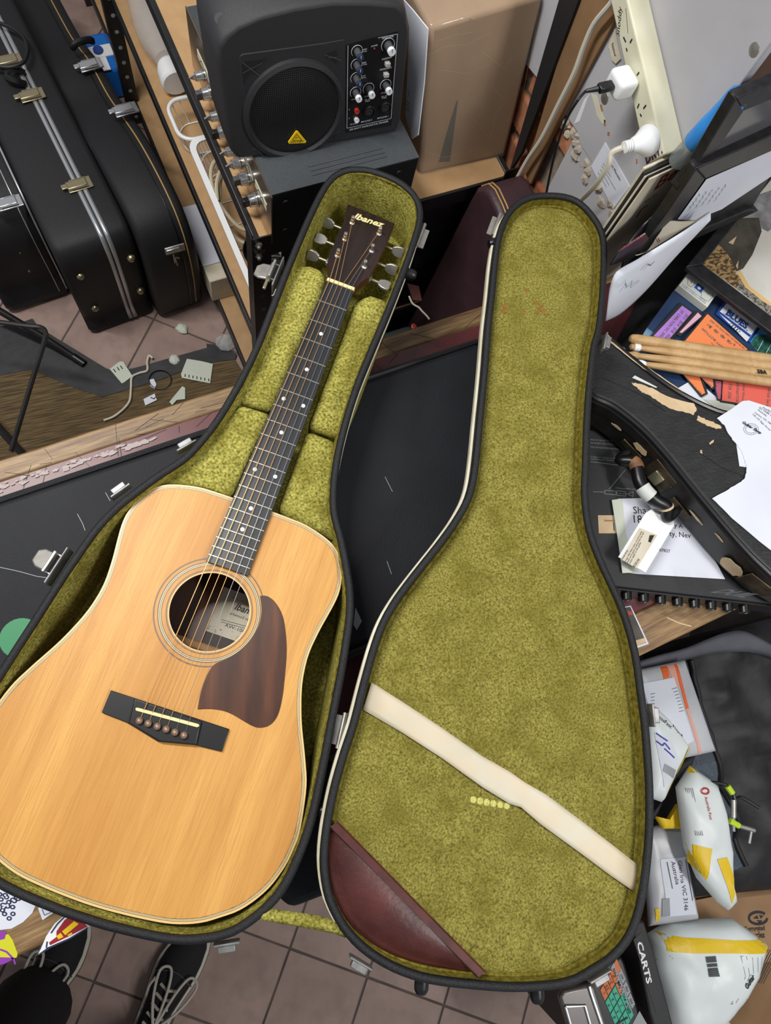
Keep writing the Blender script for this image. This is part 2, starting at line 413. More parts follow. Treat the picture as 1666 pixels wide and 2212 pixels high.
mat('shoe_white', (196, 192, 180), 0.55)
mat('lace', (176, 170, 160), 0.8)
mat('sheet_dark', (40, 38, 40), 0.6)
# ================================================================== THE SETTING
TP = 0.2045                                     # tile pitch
tc0 = W(626, 2049, 0); tb = (W(791, 2110, 0) - tc0).normalized(); ta = Vector((-tb.y, tb.x, 0))
fl = obj('floor', MB().box((0.0, 0.55, -0.0085), (4.4, 4.4, 0.012)), 'grout'); tag(fl, 'floor of dusty pinkish brown square tiles laid diagonally', None, None, 'structure')
tile_me = None; ntile = 0
cand = []
for i in range(-14, 12):
    for j in range(-10, 14):
        c = tc0 + tb * ((i + 0.5) * TP) + ta * ((j + 0.5) * TP)
        if -1.45 < c.x < 1.15 and -1.35 < c.y < 2.45: cand.append(c)
cand.sort(key=lambda c: c.length)
for c in cand[:298]:
    if tile_me is None:
        o = obj('tile', MB().box((0, 0, 0), (TP - 0.0045, TP - 0.0045, 0.008), (tb, ta, Vector((0, 0, 1)))), 'tile', fl, bevel=0.0012, seg=1)
        for v in o.data.vertices: v.co = v.co + WO[fl.name]
        tile_me = o.data
    else:
        o = bpy.data.objects.new('tile', tile_me); COL.objects.link(o); o.parent = fl
        b = o.modifiers.new('bevel', 'BEVEL'); b.width = 0.0012; b.segments = 1
    o.location = Vector((c.x, c.y, -0.004)) - WO[fl.name] + Vector((0, 0, random.uniform(-0.0006, 0.0004)))

# the wall with the power board: plaster skin over brick, its lower edge broken away
XW = 0.83
wl = obj('wall_right', MB().box((XW + 0.115, 1.695, 1.35), (0.2, 2.13, 2.7)), 'mortar'); tag(wl, 'old brick wall under grey painted plaster with a broken lower edge', None, None, 'structure')
pl_edge = [(1215, 240), (1246, 285), (1256, 318), (1275, 345), (1290, 380), (1305, 408), (1322, 435), (1338, 470), (1352, 500)]
lowp = [ON(p[0], p[1], PX(XW)) for p in pl_edge]
poly = [Vector((XW, 2.76, 2.7)), Vector((XW, 2.76, lowp[0].z - 0.05)), Vector((XW, 1.2, lowp[0].z - 0.08))] + lowp + [Vector((XW, 0.492, lowp[-1].z)), Vector((XW, 0.492, 2.7))]
pq = [(XW + 0.0006, 0.4924), (1.06, 0.628), (1.06, 0.70), (XW + 0.0006, 0.70)]
obj('pier', MB().add([Vector((x, y, z)) for z in (0.857, 2.69) for x, y in pq], [(3, 2, 1, 0), (4, 5, 6, 7), (0, 1, 5, 4), (1, 2, 6, 5), (2, 3, 7, 6), (3, 0, 4, 7)]), 'plaster', wl, smooth=False)
obj('plaster', MB().prism(poly, (0.014, 0, 0)), 'plaster', wl, bevel=0.002)
mb = MB()                                       # crumbling plaster along the broken edge
for i in range(46):
    t = i / 45 * (len(lowp) - 1); k = min(int(t), len(lowp) - 2); p = lowp[k].lerp(lowp[k + 1], t - k)
    p = p + Vector((0.006, random.uniform(-0.008, 0.008), random.uniform(-0.03, 0.003))); r = random.uniform(0.006, 0.015)
    mb.lathe(p, (random.uniform(-1, 1), random.uniform(-1, 1), random.uniform(-1, 1)), [(0, -r * 0.7), (r * 0.8, -r * 0.3), (r, r * 0.1), (r * 0.5, r * 0.6), (0, r * 0.7)], 6)
o = obj('plaster_crumbs', mb, 'plaster_edge', wl, smooth=False); o['kind'] = 'stuff'
bz = 0.80
while bz < 1.16:
    row = round((bz - 0.8) / 0.086); y = 0.642 + (0.12 if row % 2 else 0.0)
    while y < 1.3:
        obj('brick', MB().box((XW + 0.017 + random.uniform(-0.004, 0.004), y + 0.11, bz + 0.038), (0.02, 0.22, 0.072)), 'brick', wl, bevel=0.006)
        y += 0.236
    bz += 0.086
# dents, bolts and flaked paint on the plaster
for p, r in (((1630, 107), 0.009), ((1307, 212), 0.010)):
    c = ON(p[0], p[1], PX(XW)); obj('filler_spot', MB().lathe(c + Vector((0.001, 0, 0)), (-1, 0, 0), [(r, 0), (r * 0.9, 0.002), (r * 0.5, 0.0028), (0, 0.003)], 12), 'nickel', wl)
patch('flaked_paint', [(1277, 202), (1289, 206), (1297, 236), (1308, 262), (1302, 268), (1290, 250), (1284, 226)], PX(XW), 'cream_strip', wl)
patch('flaked_paint', [(1240, 268), (1262, 215), (1276, 200), (1268, 216), (1252, 262)], PX(XW), 'white', wl)
for q in ([(1296, 226), (1300, 226), (1303, 240), (1299, 240)], [(1305, 258), (1309, 260), (1308, 272), (1305, 272)], [(1313, 284), (1317, 286), (1317, 294), (1312, 292)], [(1374, 343), (1377, 343), (1377, 354), (1374, 354)]):
    patch('rust_mark', q, PX(XW), 'brick', wl)
wb = obj('wall_back', MB().box((1.60, 0.73, 1.35), (1.1, 0.2, 2.7)), 'brown_wall'); tag(wb, 'dark brown wall beyond the corner of the plastered pier', None, None, 'structure')
wf = obj('wall_far', MB().box((-0.3, 2.82, 1.35), (3.4, 0.12, 2.7)), 'plaster'); tag(wf, 'grey far wall behind the shelving', None, None, 'structure')

# ribbed mat with taped edges on the floor behind the counter
fm = thing('ribbed_mat', W(250, 900, 0.0), 'brown ribbed floor mat with black taped edges behind the counter', 'mat')
slab('mat', [(-160, 830), (0, 807), (70, 796), (161, 836), (222, 855), (353, 816), (420, 786), (505, 772), (560, 860), (480, 1010), (-160, 1140)], 0.005, 0.0048, 'mat_rib', fm)
slab('tape', [(-160, 722), (0, 705), (50, 695), (70, 688), (78, 700), (86, 708), (235, 799), (286, 812), (222, 857), (161, 838), (70, 798), (0, 810), (-160, 833)], 0.0068, 0.0017, 'tape', fm)
slab('tape', [(235, 799), (286, 796), (447, 751), (446, 742), (474, 746), (512, 765), (508, 776), (470, 781), (420, 788), (353, 818), (218, 858)], 0.0075, 0.0017, 'tape', fm)

# the shop counter: wooden edge around burgundy linoleum
ZC = 0.855
ctr = thing('counter', (0.3, 0.19, 0), 'old shop counter with scratched wooden edge and burgundy inlay', 'counter')
CX0, CX1, CY0, CY1 = -0.92, 1.5, -0.155, 0.532
obj('body', MB().box(((CX0 + CX1) / 2, 0.19, (ZC - 0.045) / 2 + 0.001), (CX1 - CX0 - 0.16, CY1 - CY0 - 0.16, ZC - 0.047)), 'rosewood_dark', ctr)
for nm, y0, y1 in (('edge_board', CY1 - 0.036, CY1), ('edge_board', CY0, CY0 + 0.068)):
    obj(nm, MB().box(((CX0 + CX1) / 2, (y0 + y1) / 2, ZC - 0.022), (CX1 - CX0, y1 - y0, 0.044)), 'counter_wood', ctr, bevel=0.004)
obj('inlay', MB().box(((CX0 + CX1) / 2, (CY0 + CY1 + 0.032) / 2, ZC - 0.0225), (CX1 - CX0, CY1 - CY0 - 0.104, 0.043)), 'burgundy', ctr)
mb = MB()                                       # flaked paint along the far inlay joint
for i in range(110):
    x = random.uniform(-0.45, -0.02); y = CY1 - 0.046 + random.gauss(0, 0.0028); r = random.uniform(0.0012, 0.0042)
    n = 6; mb.add([Vector((x + r * 2.2 * math.cos(k / n * 6.283) * random.uniform(0.5, 1.2), y + r * math.sin(k / n * 6.283) * random.uniform(0.5, 1.1), ZC + 0.0004 + i * 0.000006)) for k in range(n)], [tuple(range(n))])
o = obj('flaked_paint', mb, 'paint_worn', ctr, smooth=False); o['kind'] = 'stuff'
mb = MB()
for i in range(90):                             # scratches in the edge boards
    x = random.uniform(-0.5, 0.6); y = random.choice((random.uniform(CY1 - 0.05, CY1), random.uniform(CY0, CY0 + 0.06))); a = random.uniform(0, 3.14); l = random.uniform(0.005, 0.03)
    d = Vector((math.cos(a), math.sin(a), 0)) * l; s = Vector((-d.y, d.x, 0)).normalized() * 0.0003; c = Vector((x, y, ZC + 0.0005))
    if CY0 < c.y + d.y < CY1 and CY0 < c.y - d.y < CY1: mb.add([c - d - s, c + d - s, c + d + s, c - d + s], [(0, 1, 2, 3)])
o = obj('scratches', mb, 'sheet_dark', ctr, smooth=False); o['kind'] = 'stuff'
strokes('pale_scratch', [[(1441, 1334), (1468, 1346), (1494, 1353)]], ZC, 'wear', ctr, 0.002)

# big flat black case lying on the counter, under the open guitar case
ZB = 0.945
bc = thing('flat_case', (0.05, 0.1, ZC), 'large flat black case lying on the counter under the open guitar case', 'case')
BX0, BX1, BY0, BY1 = -0.66, 0.538, 0.035, 0.432
obj('shell', MB().box(((BX0 + BX1) / 2, (BY0 + BY1) / 2, (ZC + ZB) / 2), (BX1 - BX0, BY1 - BY0, ZB - ZC - 0.0006)), 'leatherette', bc, bevel=0.012, seg=4)
ring = [Vector((x, y, ZB - 0.004)) for x, y in ((BX0, BY0), (BX1, BY0), (BX1, BY1), (BX0, BY1))]
obj('piping', MB().tube([ring[k].lerp(ring[(k + 1) % 4], t) for k in range(4) for t in (0.004, 0.5, 0.996)], 0.0055, 8, closed=True), 'tolex_soft', bc)
for q in ([(-2, 1225), (40, 1234), (80, 1245), (108, 1249)], [(167, 1110), (178, 1130), (184, 1146)], [(228, 1064), (238, 1082)], [(832, 1030), (848, 1062)], [(836, 1212), (846, 1240)]): strokes('scuff', [q], ZB, 'tile_grey', bc, 0.0009)
ang = [k / 28 * 6.283 for k in range(28)]; c = W(44, 1378, ZB)
obj('round_sticker', MB().prism([c + Vector((0.027 * math.cos(a), 0.027 * math.sin(a), 0.0006)) for a in ang], (0, 0, -0.0005)), 'green', bc, smooth=False)
patch('paper_scrap', [(768, 1312), (782, 1342), (771, 1361), (764, 1350)], ZB, 'tile_grey', bc)

# stickers on the near left counter corner
st = tag(slab('lace_sticker', [(-60, 1850), (20, 1905), (77, 1955), (70, 1972), (50, 1992), (25, 2006), (-60, 2016)], ZC + 0.0012, 0.0006, 'paper'), 'white sticker with dark blue lacework print on the counter corner', 'sticker')
for q in range(26):
    a = random.uniform(0, 6.28); r = random.uniform(0, 1); cx, cy = 10 + 40 * r * math.cos(a), 1955 + 34 * r * math.sin(a)
    ring2 = [(cx + 6 * math.cos(t / 10 * 6.283), cy + 5 * math.sin(t / 10 * 6.283)) for t in range(10)]
    if cx < 58 and cy > 1906 + max(0, cx) * 0.55 and cy < 1990 - max(0, cx) * 0.3: patch('lace_print', ring2, ZC + 0.0012, 'sticker_navy', st, 0.0003 + q * 0.00003); patch('lace_eye', [(cx + 2.6 * math.cos(t / 8 * 6.283), cy + 2.2 * math.sin(t / 8 * 6.283)) for t in range(8)], ZC + 0.0024, 'paper', st, 0.0003 + q * 0.00003)
st = tag(slab('lime_sticker', [(-60, 2010), (0, 2020), (18, 2018), (27, 2030), (38, 2060), (36, 2068), (20, 2075), (-60, 2104)], ZC + 0.0009, 0.0006, 'sticker_lime'), 'lime yellow sticker with purple swirls on the counter corner', 'sticker')
patch('swirl', [(-40, 2050), (0, 2068), (34, 2069), (10, 2082), (-40, 2094)], ZC + 0.0009, 'sticker_purple', st)
patch('swirl', [(-40, 2009), (14, 2012), (10, 2028), (-10, 2033), (-40, 2032)], ZC + 0.0009, 'sticker_purple', st)
strokes('swirl', [[(0, 2051), (14, 2056), (24, 2066), (30, 2074), (33, 2083)]], ZC + 0.0009, 'sticker_purple', st, 0.0022)
st = tag(slab('round_badge', [(100, 2022), (118, 1995), (145, 1972), (160, 1968), (192, 2001), (175, 2014), (150, 2026), (104, 2046), (82, 2062), (88, 2050)], ZC + 0.0009, 0.0006, 'white'), 'torn round sticker in white, navy, red and yellow on counter edge', 'sticker')
patch('red_field', [(122, 2012), (140, 1987), (158, 1976), (190, 2001), (150, 2022), (108, 2042), (106, 2036), (122, 2024)], ZC + 0.0009, 'sticker_red', st)
patch('yellow_bar', [(134, 2012), (160, 1990), (170, 1996), (141, 2020)], ZC + 0.0013, 'yellow', st)
patch('yellow_bar', [(122, 2022), (131, 2015), (137, 2024), (126, 2029)], ZC + 0.0013, 'yellow', st)
patch('yellow_bar', [(145, 2020), (155, 2014), (156, 2018), (148, 2022)], ZC + 0.0013, 'yellow', st)
strokes('navy_ring', [[(110, 2016), (124, 1996), (140, 1980)], [(100, 2048), (102, 2034)], [(84, 2062), (110, 2046), (150, 2028), (190, 2004)]], ZC + 0.0013, 'sticker_navy', st, 0.0018)
st = tag(slab('small_label', [(82, 1962), (88, 1956), (117, 1970), (92, 1988)], ZC + 0.0009, 0.0006, 'paper'), 'small white torn label beside the lacework sticker', 'sticker')
strokes('corner_mark', [[(91, 1964), (96, 1977), (110, 1971)]], ZC + 0.0009, 'ink', st, 0.0008)
st = tag(slab('photo_card', [(1348, 1311), (1363, 1308), (1402, 1391), (1370, 1402)], ZC + 0.001, 0.0006, 'paper'), 'white bordered photo card lying under the right rim of the lid', 'card')
patch('print', [(1348, 1313), (1362, 1311), (1397, 1388), (1372, 1397)], ZC + 0.001, 'fur_dark', st)
patch('print', [(1372, 1384), (1392, 1378), (1397, 1387), (1374, 1396)], ZC + 0.0014, 'wear', st)
patch('print', [(1356, 1320), (1364, 1320), (1368, 1328), (1358, 1329)], ZC + 0.0014, 'red', st)
# ================================================================== THE GUITAR AND ITS CASE
ZF = 1.063                                      # top of the fretboard
SAD = W(361, 1549, ZF); GY = Vector((math.cos(GA), math.sin(GA), 0)); GX = Vector((GY.y, -GY.x, 0))
def g(x, y, z=0.0): return SAD + GX * (x / 1000) + GY * (y / 1000) + Vector((0, 0, z / 1000))
def gl(p): q = p - SAD; return q.dot(GX) * 1000, q.dot(GY) * 1000
def loop(half, n=160):
    pts = [Vector((x, y, 0)) for x, y in half]; full = pts + [Vector((-p.x, p.y, 0)) for p in reversed(pts[1:-1])]
    return resample(spline(full, 6), n)
def gloop(L, z): return [g(p.x, p.y, z) for p in L]

# ---- open case, base half
ZR = 1.070
case = thing('guitar_case', g(0, 200, (0.9455 - ZF) * 1000), 'open black guitar case lined in olive green plush, lid laid back', 'guitar case')
bh = [(0, 868), (25, 866), (45, 859), (62, 848), (75, 830), (82, 806), (85, 770), (86, 720), (85, 640), (82, 553), (81, 500), (84, 440), (92, 378), (108, 322), (131, 285), (151, 250), (165, 222), (176, 190), (185, 142), (190, 110), (196, 64), (204, 5), (211, -60), (208, -118), (196, -158), (166, -197), (130, -217), (92, -227), (32, -232), (0, -232.5)]
B0 = [Vector((p.x, p.y, 0)) for p in gloop(loop(bh, 220), 0)]
zb = 0.9455
base = obj('base_shell', MB().loft([setz(inset(B0, 0.004), zb), setz(inset(B0, 0.002), zb + 0.002), setz(inset(B0, 0.002), ZR - 0.004), setz(inset(B0, 0.009), ZR - 0.004), setz(inset(B0, 0.009), zb + 0.008)], cap0=True), 'tolex', case)
obj('base_rim', MB().tube(setz(inset(B0, 0.0051), ZR - 0.005), 0.0054, 10, closed=True), 'tolex', case)
strip = setz(inset(B0, 0.0002), 0)
obj('base_binding', MB().loft([setz(strip, 1.036), setz(inset(B0, -0.0012), 1.037), setz(inset(B0, -0.0012), 1.046), setz(strip, 1.047)]), 'cream_plastic', case)
IN = [setz(inset(B0, 0.0092), ZR - 0.004), setz(inset(B0, 0.0108), ZR - 0.008), setz(inset(B0, 0.0130), ZR - 0.020), setz(inset(B0, 0.0150), ZR - 0.06), setz(inset(B0, 0.0155), zb + 0.012), setz(inset(B0, 0.030), zb + 0.010)]
# plush wall lining with a slightly uneven surface
for i, l in enumerate(IN[1:5]):
    for k, p in enumerate(l):
        q = fbm(p.x * 22, p.y * 22, p.z * 30) * 0.0022; l[k] = p + (p - inset(B0, 0.1)[k] if False else Vector((0, 0, 0))) + Vector((q, q * 0.7, 0))
obj('base_lining', MB().loft(IN, cap1=True), 'velvet', case)
obj('lining_edge', MB().tube(setz(inset(B0, 0.0105), ZR - 0.0062), 0.0018, 6, closed=True), 'velvet_edge', case)
def pad(name, pts, z, bev=0.014):
    q = [W(p[0], p[1], z) for p in pts]
    return obj(name, MB().prism(q, (0, 0, zb + 0.011 - z)), 'velvet', case, bevel=bev, seg=4)
pad('neck_pad', [(634, 569), (672, 571), (694, 580), (706, 600), (691, 650), (656, 730), (623, 805), (594, 876), (588, 889), (512, 865), (535, 800), (563, 735), (592, 660), (612, 610)], 1.046, 0.010)
pad('neck_pad', [(764, 655), (784, 640), (802, 634), (828, 642), (844, 654), (834, 700), (812, 760), (783, 840), (738, 948), (664, 921), (697, 835), (733, 742)], 1.043, 0.010)
pad('shoulder_pad', [(519, 873), (584, 893), (558, 950), (528, 1015), (503, 1074), (430, 1049), (342, 1046), (334, 1030), (400, 985), (460, 932), (500, 892)], 1.050, 0.010)
pad('shoulder_pad', [(663, 927), (728, 952), (724, 1000), (723, 1060), (738, 1150), (728, 1172), (690, 1146), (598, 1104), (625, 1030)], 1.046, 0.010)

# ---- open case, lid half (lies hinge-side against the base)
ZL = 1.085
lidpx = [(1179, 413), (1223, 416), (1257, 430), (1287, 460), (1307, 494), (1314, 530), (1313, 600), (1309, 660), (1303, 710), (1293, 746), (1288, 786), (1281, 857), (1277, 931), (1275, 1010), (1273, 1063), (1279, 1120), (1290, 1165), (1313, 1222), (1332, 1262), (1351, 1305), (1366, 1347), (1379, 1393), (1388, 1440), (1396, 1500), (1404, 1560), (1411, 1640), (1415, 1712), (1415, 1784), (1411, 1850), (1402, 1924), (1385, 1996), (1361, 2045), (1326, 2083), (1290, 2106), (1250, 2129), (1199, 2141), (1116, 2146), (1033, 2141), (950, 2132), (895, 2120), (836, 2096), (784, 2062), (744, 2022), (716, 1976), (699, 1930), (691, 1863), (697, 1790), (713, 1706), (734, 1630), (757, 1560), (778, 1478), (800, 1400), (820, 1345), (846, 1298), (876, 1256), (912, 1210), (950, 1162), (985, 1112), (1010, 1062), (1022, 1000), (1032, 900), (1042, 800), (1050, 700), (1058, 630), (1065, 560), (1074, 504), (1088, 466), (1110, 437), (1142, 418)]
L0 = [Vector((p.x, p.y, 0)) for p in resample(spline([W(x, y, ZL) for x, y in lidpx], 4), 240)]
ZLB = 1.036
obj('lid_shell', MB().loft([setz(inset(L0, 0.016), ZLB), setz(inset(L0, 0.004), ZLB + 0.004), setz(inset(L0, 0.0015), ZLB + 0.014), setz(inset(L0, 0.0015), ZL - 0.004), setz(inset(L0, 0.0085), ZL - 0.004), setz(inset(L0, 0.0085), ZLB + 0.009), setz(inset(L0, 0.022), ZLB + 0.006)], cap0=True, cap1=True), 'tolex', case)
obj('lid_rim', MB().tube(setz(inset(L0, 0.0050), ZL - 0.005), 0.0053, 10, closed=True), 'tolex', case)
obj('lid_binding', MB().loft([setz(inset(L0, 0.001), 1.0545), setz(inset(L0, -0.0022), 1.0555), setz(inset(L0, -0.0022), 1.0655), setz(inset(L0, 0.001), 1.067)]), 'cream_plastic', case)
rings = [setz(inset(L0, 0.0090), ZL - 0.004), setz(inset(L0, 0.0100), ZL - 0.009), setz(inset(L0, 0.0108), ZL - 0.018), setz(inset(L0, 0.012), ZL - 0.030)]
obj('lid_lining', MB().loft(rings), 'velvet_edge', case)
cl = sum(L0, Vector()) / len(L0)
def nearest(p):
    return min((p - q).length for q in L0)
zl_floor = ZL - 0.024
# lid floor panel: plush sheet, gently padded, with creases and the dents the strings and pins left
axl = [W(1195, 480, ZL), W(1060, 2060, ZL)]; ay = (axl[0] - axl[1]); ay.z = 0; ll = ay.length; ay.normalize(); axx = Vector((ay.y, -ay.x, 0))
pp = [p for p in inset(L0, 0.0118)]
nv = 110; rows = []
vs_ = [((p - axl[1]).dot(ay), (p - axl[1]).dot(axx)) for p in pp]
vmin, vmax = min(v for v, u in vs_), max(v for v, u in vs_)
dent = W(1060, 1712, ZL)
for i in range(nv + 1):
    v = vmin + 0.0008 + (vmax - vmin - 0.0016) * i / nv; xs = []
    for k in range(len(vs_)):
        (v0, u0), (v1, u1) = vs_[k], vs_[(k + 1) % len(vs_)]
        if (v0 - v) * (v1 - v) <= 0 and abs(v1 - v0) > 1e-9: xs.append(u0 + (u1 - u0) * (v - v0) / (v1 - v0))
    u0, u1 = min(xs), max(xs); row = []
    for k in range(41):
        t = k / 40; u = u0 + (u1 - u0) * t; p = axl[1] + ay * v + axx * u; p.z = 0
        e = min(1.0, min(t, 1 - t) * (u1 - u0) / 0.02, (v - vmin) / 0.02, (vmax - v) / 0.02); e = max(0.0, e) ** 0.5
        z = zl_floor + 0.006 * e + fbm(p.x * 9, p.y * 9, 3) * 0.0016 * e + fbm(p.x * 30, p.y * 30, 5) * 0.0005 * e
        row.append(Vector((p.x, p.y, z)))
    rows.append(row)
obj('lid_panel', MB().grid(rows), 'velvet_lid', case, ang=80)
obj('lid_panel_piping', MB().tube(setz(inset(L0, 0.0125), zl_floor + 0.0035), 0.0022, 6, closed=True), 'velvet_edge', case)
ZP = zl_floor + 0.0065
for i in range(6):                              # six bright tufts pressed up by the bridge pins
    c = W(1023 + i * 14.5, 1728 + i * 2.6, ZP); obj('pressed_tuft', MB().lathe(c + Vector((0, 0, -0.002)), (0, 0, 1), [(0.0050, 0), (0.0042, 0.0020), (0.0020, 0.0030), (0, 0.0032)], 7), 'plush_light', case)
lp_ = [o for o in case.children if o.name.startswith('lid_panel')][0]
from mathutils.bvhtree import BVHTree
_bv = BVHTree.FromPolygons([v.co + WO[lp_.name] for v in lp_.data.vertices], [tuple(p.vertices) for p in lp_.data.polygons])
for cx, cy, rx, ry in ((1158, 655, 9, 5), (1170, 668, 8, 7), (1180, 680, 7, 4), (1160, 676, 6, 4), (1090, 668, 7, 13), (1130, 676, 4, 6), (1138, 628, 3, 5)):
    mb = MB(); pts = []
    for k in range(14): a = k / 14 * 6.283; q = random.uniform(0.5, 1.25); pts.append(W(cx + rx * q * math.cos(a), cy + ry * q * math.sin(a), ZP))
    c0 = W(cx, cy, ZP); P_ = [c0] + pts
    for p in P_:
        h = _bv.ray_cast(Vector((p.x, p.y, 3)), Vector((0, 0, -1))); p.z = (h[0].z if h[0] else ZP) + 0.0006
    mb.add(P_, [(0, 1 + k, 1 + (k + 1) % 14) for k in range(14)]); obj('rust_stain', mb, 'rust_plush', case, smooth=False, fixn=False)
# white ribbon across the lid
up_e = [(803, 1474), (870, 1516), (950, 1569), (1043, 1634), (1100, 1666), (1132, 1690), (1180, 1716), (1260, 1776), (1330, 1830), (1379, 1869)]
lo_e = [(784, 1533), (868, 1582), (955, 1638), (1043, 1701), (1100, 1736), (1126, 1744), (1170, 1782), (1250, 1840), (1320, 1892), (1370, 1926)]
rw = []
for i, (a, b) in enumerate(zip(up_e, lo_e)):
    t = i / (len(up_e) - 1); zz = ZP + 0.0035 + 0.004 * math.sin(t * math.pi)
    A, B = W(a[0], a[1], zz), W(b[0], b[1], zz)
    if i == 5: A.z += 0.006; B.z -= 0.001
    rw.append([A.lerp(B, k / 6) + Vector((0, 0, 0.0012 * math.sin(k / 6 * math.pi))) for k in range(7)])
rib = [[p for p in col] for col in rw]
o = obj('ribbon', MB().grid(rib), 'ribbon', case, ang=60); so = o.modifiers.new('thickness', 'SOLIDIFY'); so.thickness = 0.0012
tag(o, 'white satin ribbon stretched across the lid')
# leather pocket in the lid's lower corner
straight = [(727, 1776), (806, 1856), (886, 1938), (966, 2019), (1046, 2099)]
arc = [(713, 1794), (706, 1838), (709, 1890), (722, 1940), (748, 1986), (788, 2026), (838, 2058), (900, 2080), (970, 2093), (1020, 2099)]
S = spline([W(x, y, ZP + 0.012) for x, y in straight], 8, False); A_ = spline([W(x, y, ZP + 0.003) for x, y in [(727, 1776)] + arc + [(1046, 2099)]], 4, False)
A_ = [A_[round(k * (len(A_) - 1) / (len(S) - 1))] for k in range(len(S))]
P = []
for i in range(13):
    t = i / 12; row = []
    for k in range(len(S)):
        e = math.sin(k / (len(S) - 1) * math.pi); p = S[k].lerp(A_[k], t)
        row.append(p + Vector((0, 0, 0.010 * e * math.sin(min(1, t * 1.15) * math.pi) ** 0.8 + fbm(p.x * 20, p.y * 20, 9) * 0.0012 * e)))
    P.append(row)
pk = obj('pocket', MB().grid(P), 'oxblood', case, ang=80); tag(pk, 'dark red leather accessory pocket'); so = pk.modifiers.new('thickness', 'SOLIDIFY'); so.thickness = 0.002
hm = [p + Vector((0, 0, 0.0016)) for p in S]; dn = (A_[len(S) // 2] - S[len(S) // 2]); dn.z = 0; dn.normalize()
o = obj('hem', MB().loft([[p - dn * 0.002 for p in hm], [p + Vector((0, 0, 0.002)) for p in hm], [p + dn * 0.009 + Vector((0, 0, 0.002)) for p in hm], [p + dn * 0.0105 for p in hm]], close=False), 'oxblood_hem', pk)
mb = MB()
for i in range(70):
    t = (i + 0.5) / 70 * (len(hm) - 1); k = int(t); p = hm[k].lerp(hm[min(k + 1, len(hm) - 1)], t - k) + dn * 0.0085 + Vector((0, 0, 0.0023)); d = (hm[-1] - hm[0]).normalized()
    mb.box(p, (0.0032, 0.0007, 0.0006), (d, Vector((0, 0, 1)).cross(d), Vector((0, 0, 1))))
obj('stitching', mb, 'sheet_dark', pk, smooth=False)
# plush strap holding lid and base together
sA = [(566, 1958), (600, 1966), (640, 1972), (690, 1980), (722, 1988), (741, 1998)]; sB = [(552, 1985), (592, 1994), (640, 2003), (690, 2012), (722, 2018), (746, 2026)]
P = [[W(a[0], a[1], 1.067).lerp(W(b[0], b[1], 1.067), k / 4) + Vector((0, 0, 0.003 * math.sin(k / 4 * 3.14) - 0.004 * math.sin(i / 5 * 3.14))) for k in range(5)] for i, (a, b) in enumerate(zip(sA, sB))]
o = obj('lid_strap', MB().grid(P), 'velvet', case, ang=80); so = o.modifiers.new('thickness', 'SOLIDIFY'); so.thickness = 0.004
# hinges, latches, feet
def frame_at(px, py, z, dirpx):
    p = W(px, py, z); q = W(dirpx[0], dirpx[1], z); t = (q - p).normalized(); return p, t, Vector((0, 0, 1)).cross(t), Vector((0, 0, 1))
def draw_latch(px, py, dirpx, z, out, key=False):
    p, t, s, u = frame_at(px, py, z, dirpx); s = s * out
    la = obj('latch', MB().box(p + s * 0.001 - u * 0.010, (0.052, 0.0025, 0.028), (t, s, u)), 'latch_metal', case, bevel=0.001)
    tag(la, 'shiny steel draw latch')
    obj('plate', MB().box(p + s * 0.010 - u * 0.002, (0.030, 0.004, 0.018), (t, s, u)), 'nickel', la, bevel=0.001)
    obj('bail', MB().tube([p + t * 0.013 + s * 0.002 - u * 0.004, p + t * 0.013 + s * 0.014 - u * 0.003, p - t * 0.013 + s * 0.014 - u * 0.003, p - t * 0.013 + s * 0.002 - u * 0.004], 0.0016, 6), 'chrome', la)
    obj('lever', MB().prism([p + s * 0.013 + t * 0.013 - u * 0.006, p + s * 0.013 - t * 0.013 - u * 0.006, p + s * 0.028 - t * 0.013 - u * 0.010, p + s * 0.037 - t * 0.008 - u * 0.014, p + s * 0.037 + t * 0.008 - u * 0.014, p + s * 0.028 + t * 0.013 - u * 0.010], (0, 0, -0.005)), 'nickel', la, bevel=0.002)
    if key: obj('key_tongue', MB().box(p + s * 0.013 - t * 0.019 - u * 0.01, (0.020, 0.005, 0.004), (t, s, u)), 'brass_dull', la, bevel=0.001)
draw_latch(124, 1222, (145, 1190), 1.055, 1, False)
draw_latch(602, 588, (611, 566), 1.055, 1, True)
def small_catch(px, py, dirpx, z, out):
    p, t, s, u = frame_at(px, py, z, dirpx); s = s * out
    o = obj('catch', MB().box(p + s * 0.002 - u * 0.006, (0.030, 0.003, 0.016), (t, s, u)), 'latch_metal', case, bevel=0.001)
    obj('hook', MB().prism([p + t * 0.010 + s * 0.003, p + t * 0.010 + s * 0.011, p - t * 0.010 + s * 0.011, p - t * 0.010 + s * 0.003], (0, 0, -0.010)), 'latch_metal', o, bevel=0.0012)
    return o
for a in ((405, 965, (437, 947), 1.055, 1), (262, 1062, (290, 1042), 1.055, 1), (489, 2036, (440, 2044), 1.055, 1)): small_catch(*a)
for a in ((1306, 735, (1300, 765), 1.070, 1), (1409, 1545, (1412, 1580), 1.070, 1), (1296, 2106, (1270, 2122), 1.070, 1), (783, 2078, (810, 2094), 1.070, -1)): small_catch(*a)
def hinge(px, py, dirpx, z):
    p, t, s, u = frame_at(px, py, z, dirpx)
    o = obj('hinge', MB().tube([p - t * 0.022, p + t * 0.022], 0.0032, 10), 'nickel', case)
    obj('hinge_leaf', MB().box(p + s * 0.006 - u * 0.006, (0.036, 0.009, 0.0018), (t, s, u)), 'nickel', o); obj('hinge_leaf', MB().box(p - s * 0.007 - u * 0.006, (0.036, 0.009, 0.0018), (t, s, u)), 'nickel', o)
hinge(738, 1578, (729, 1618), 1.062); hinge(909, 508, (900, 532), 1.048); hinge(1073, 486, (1082, 462), 1.058)
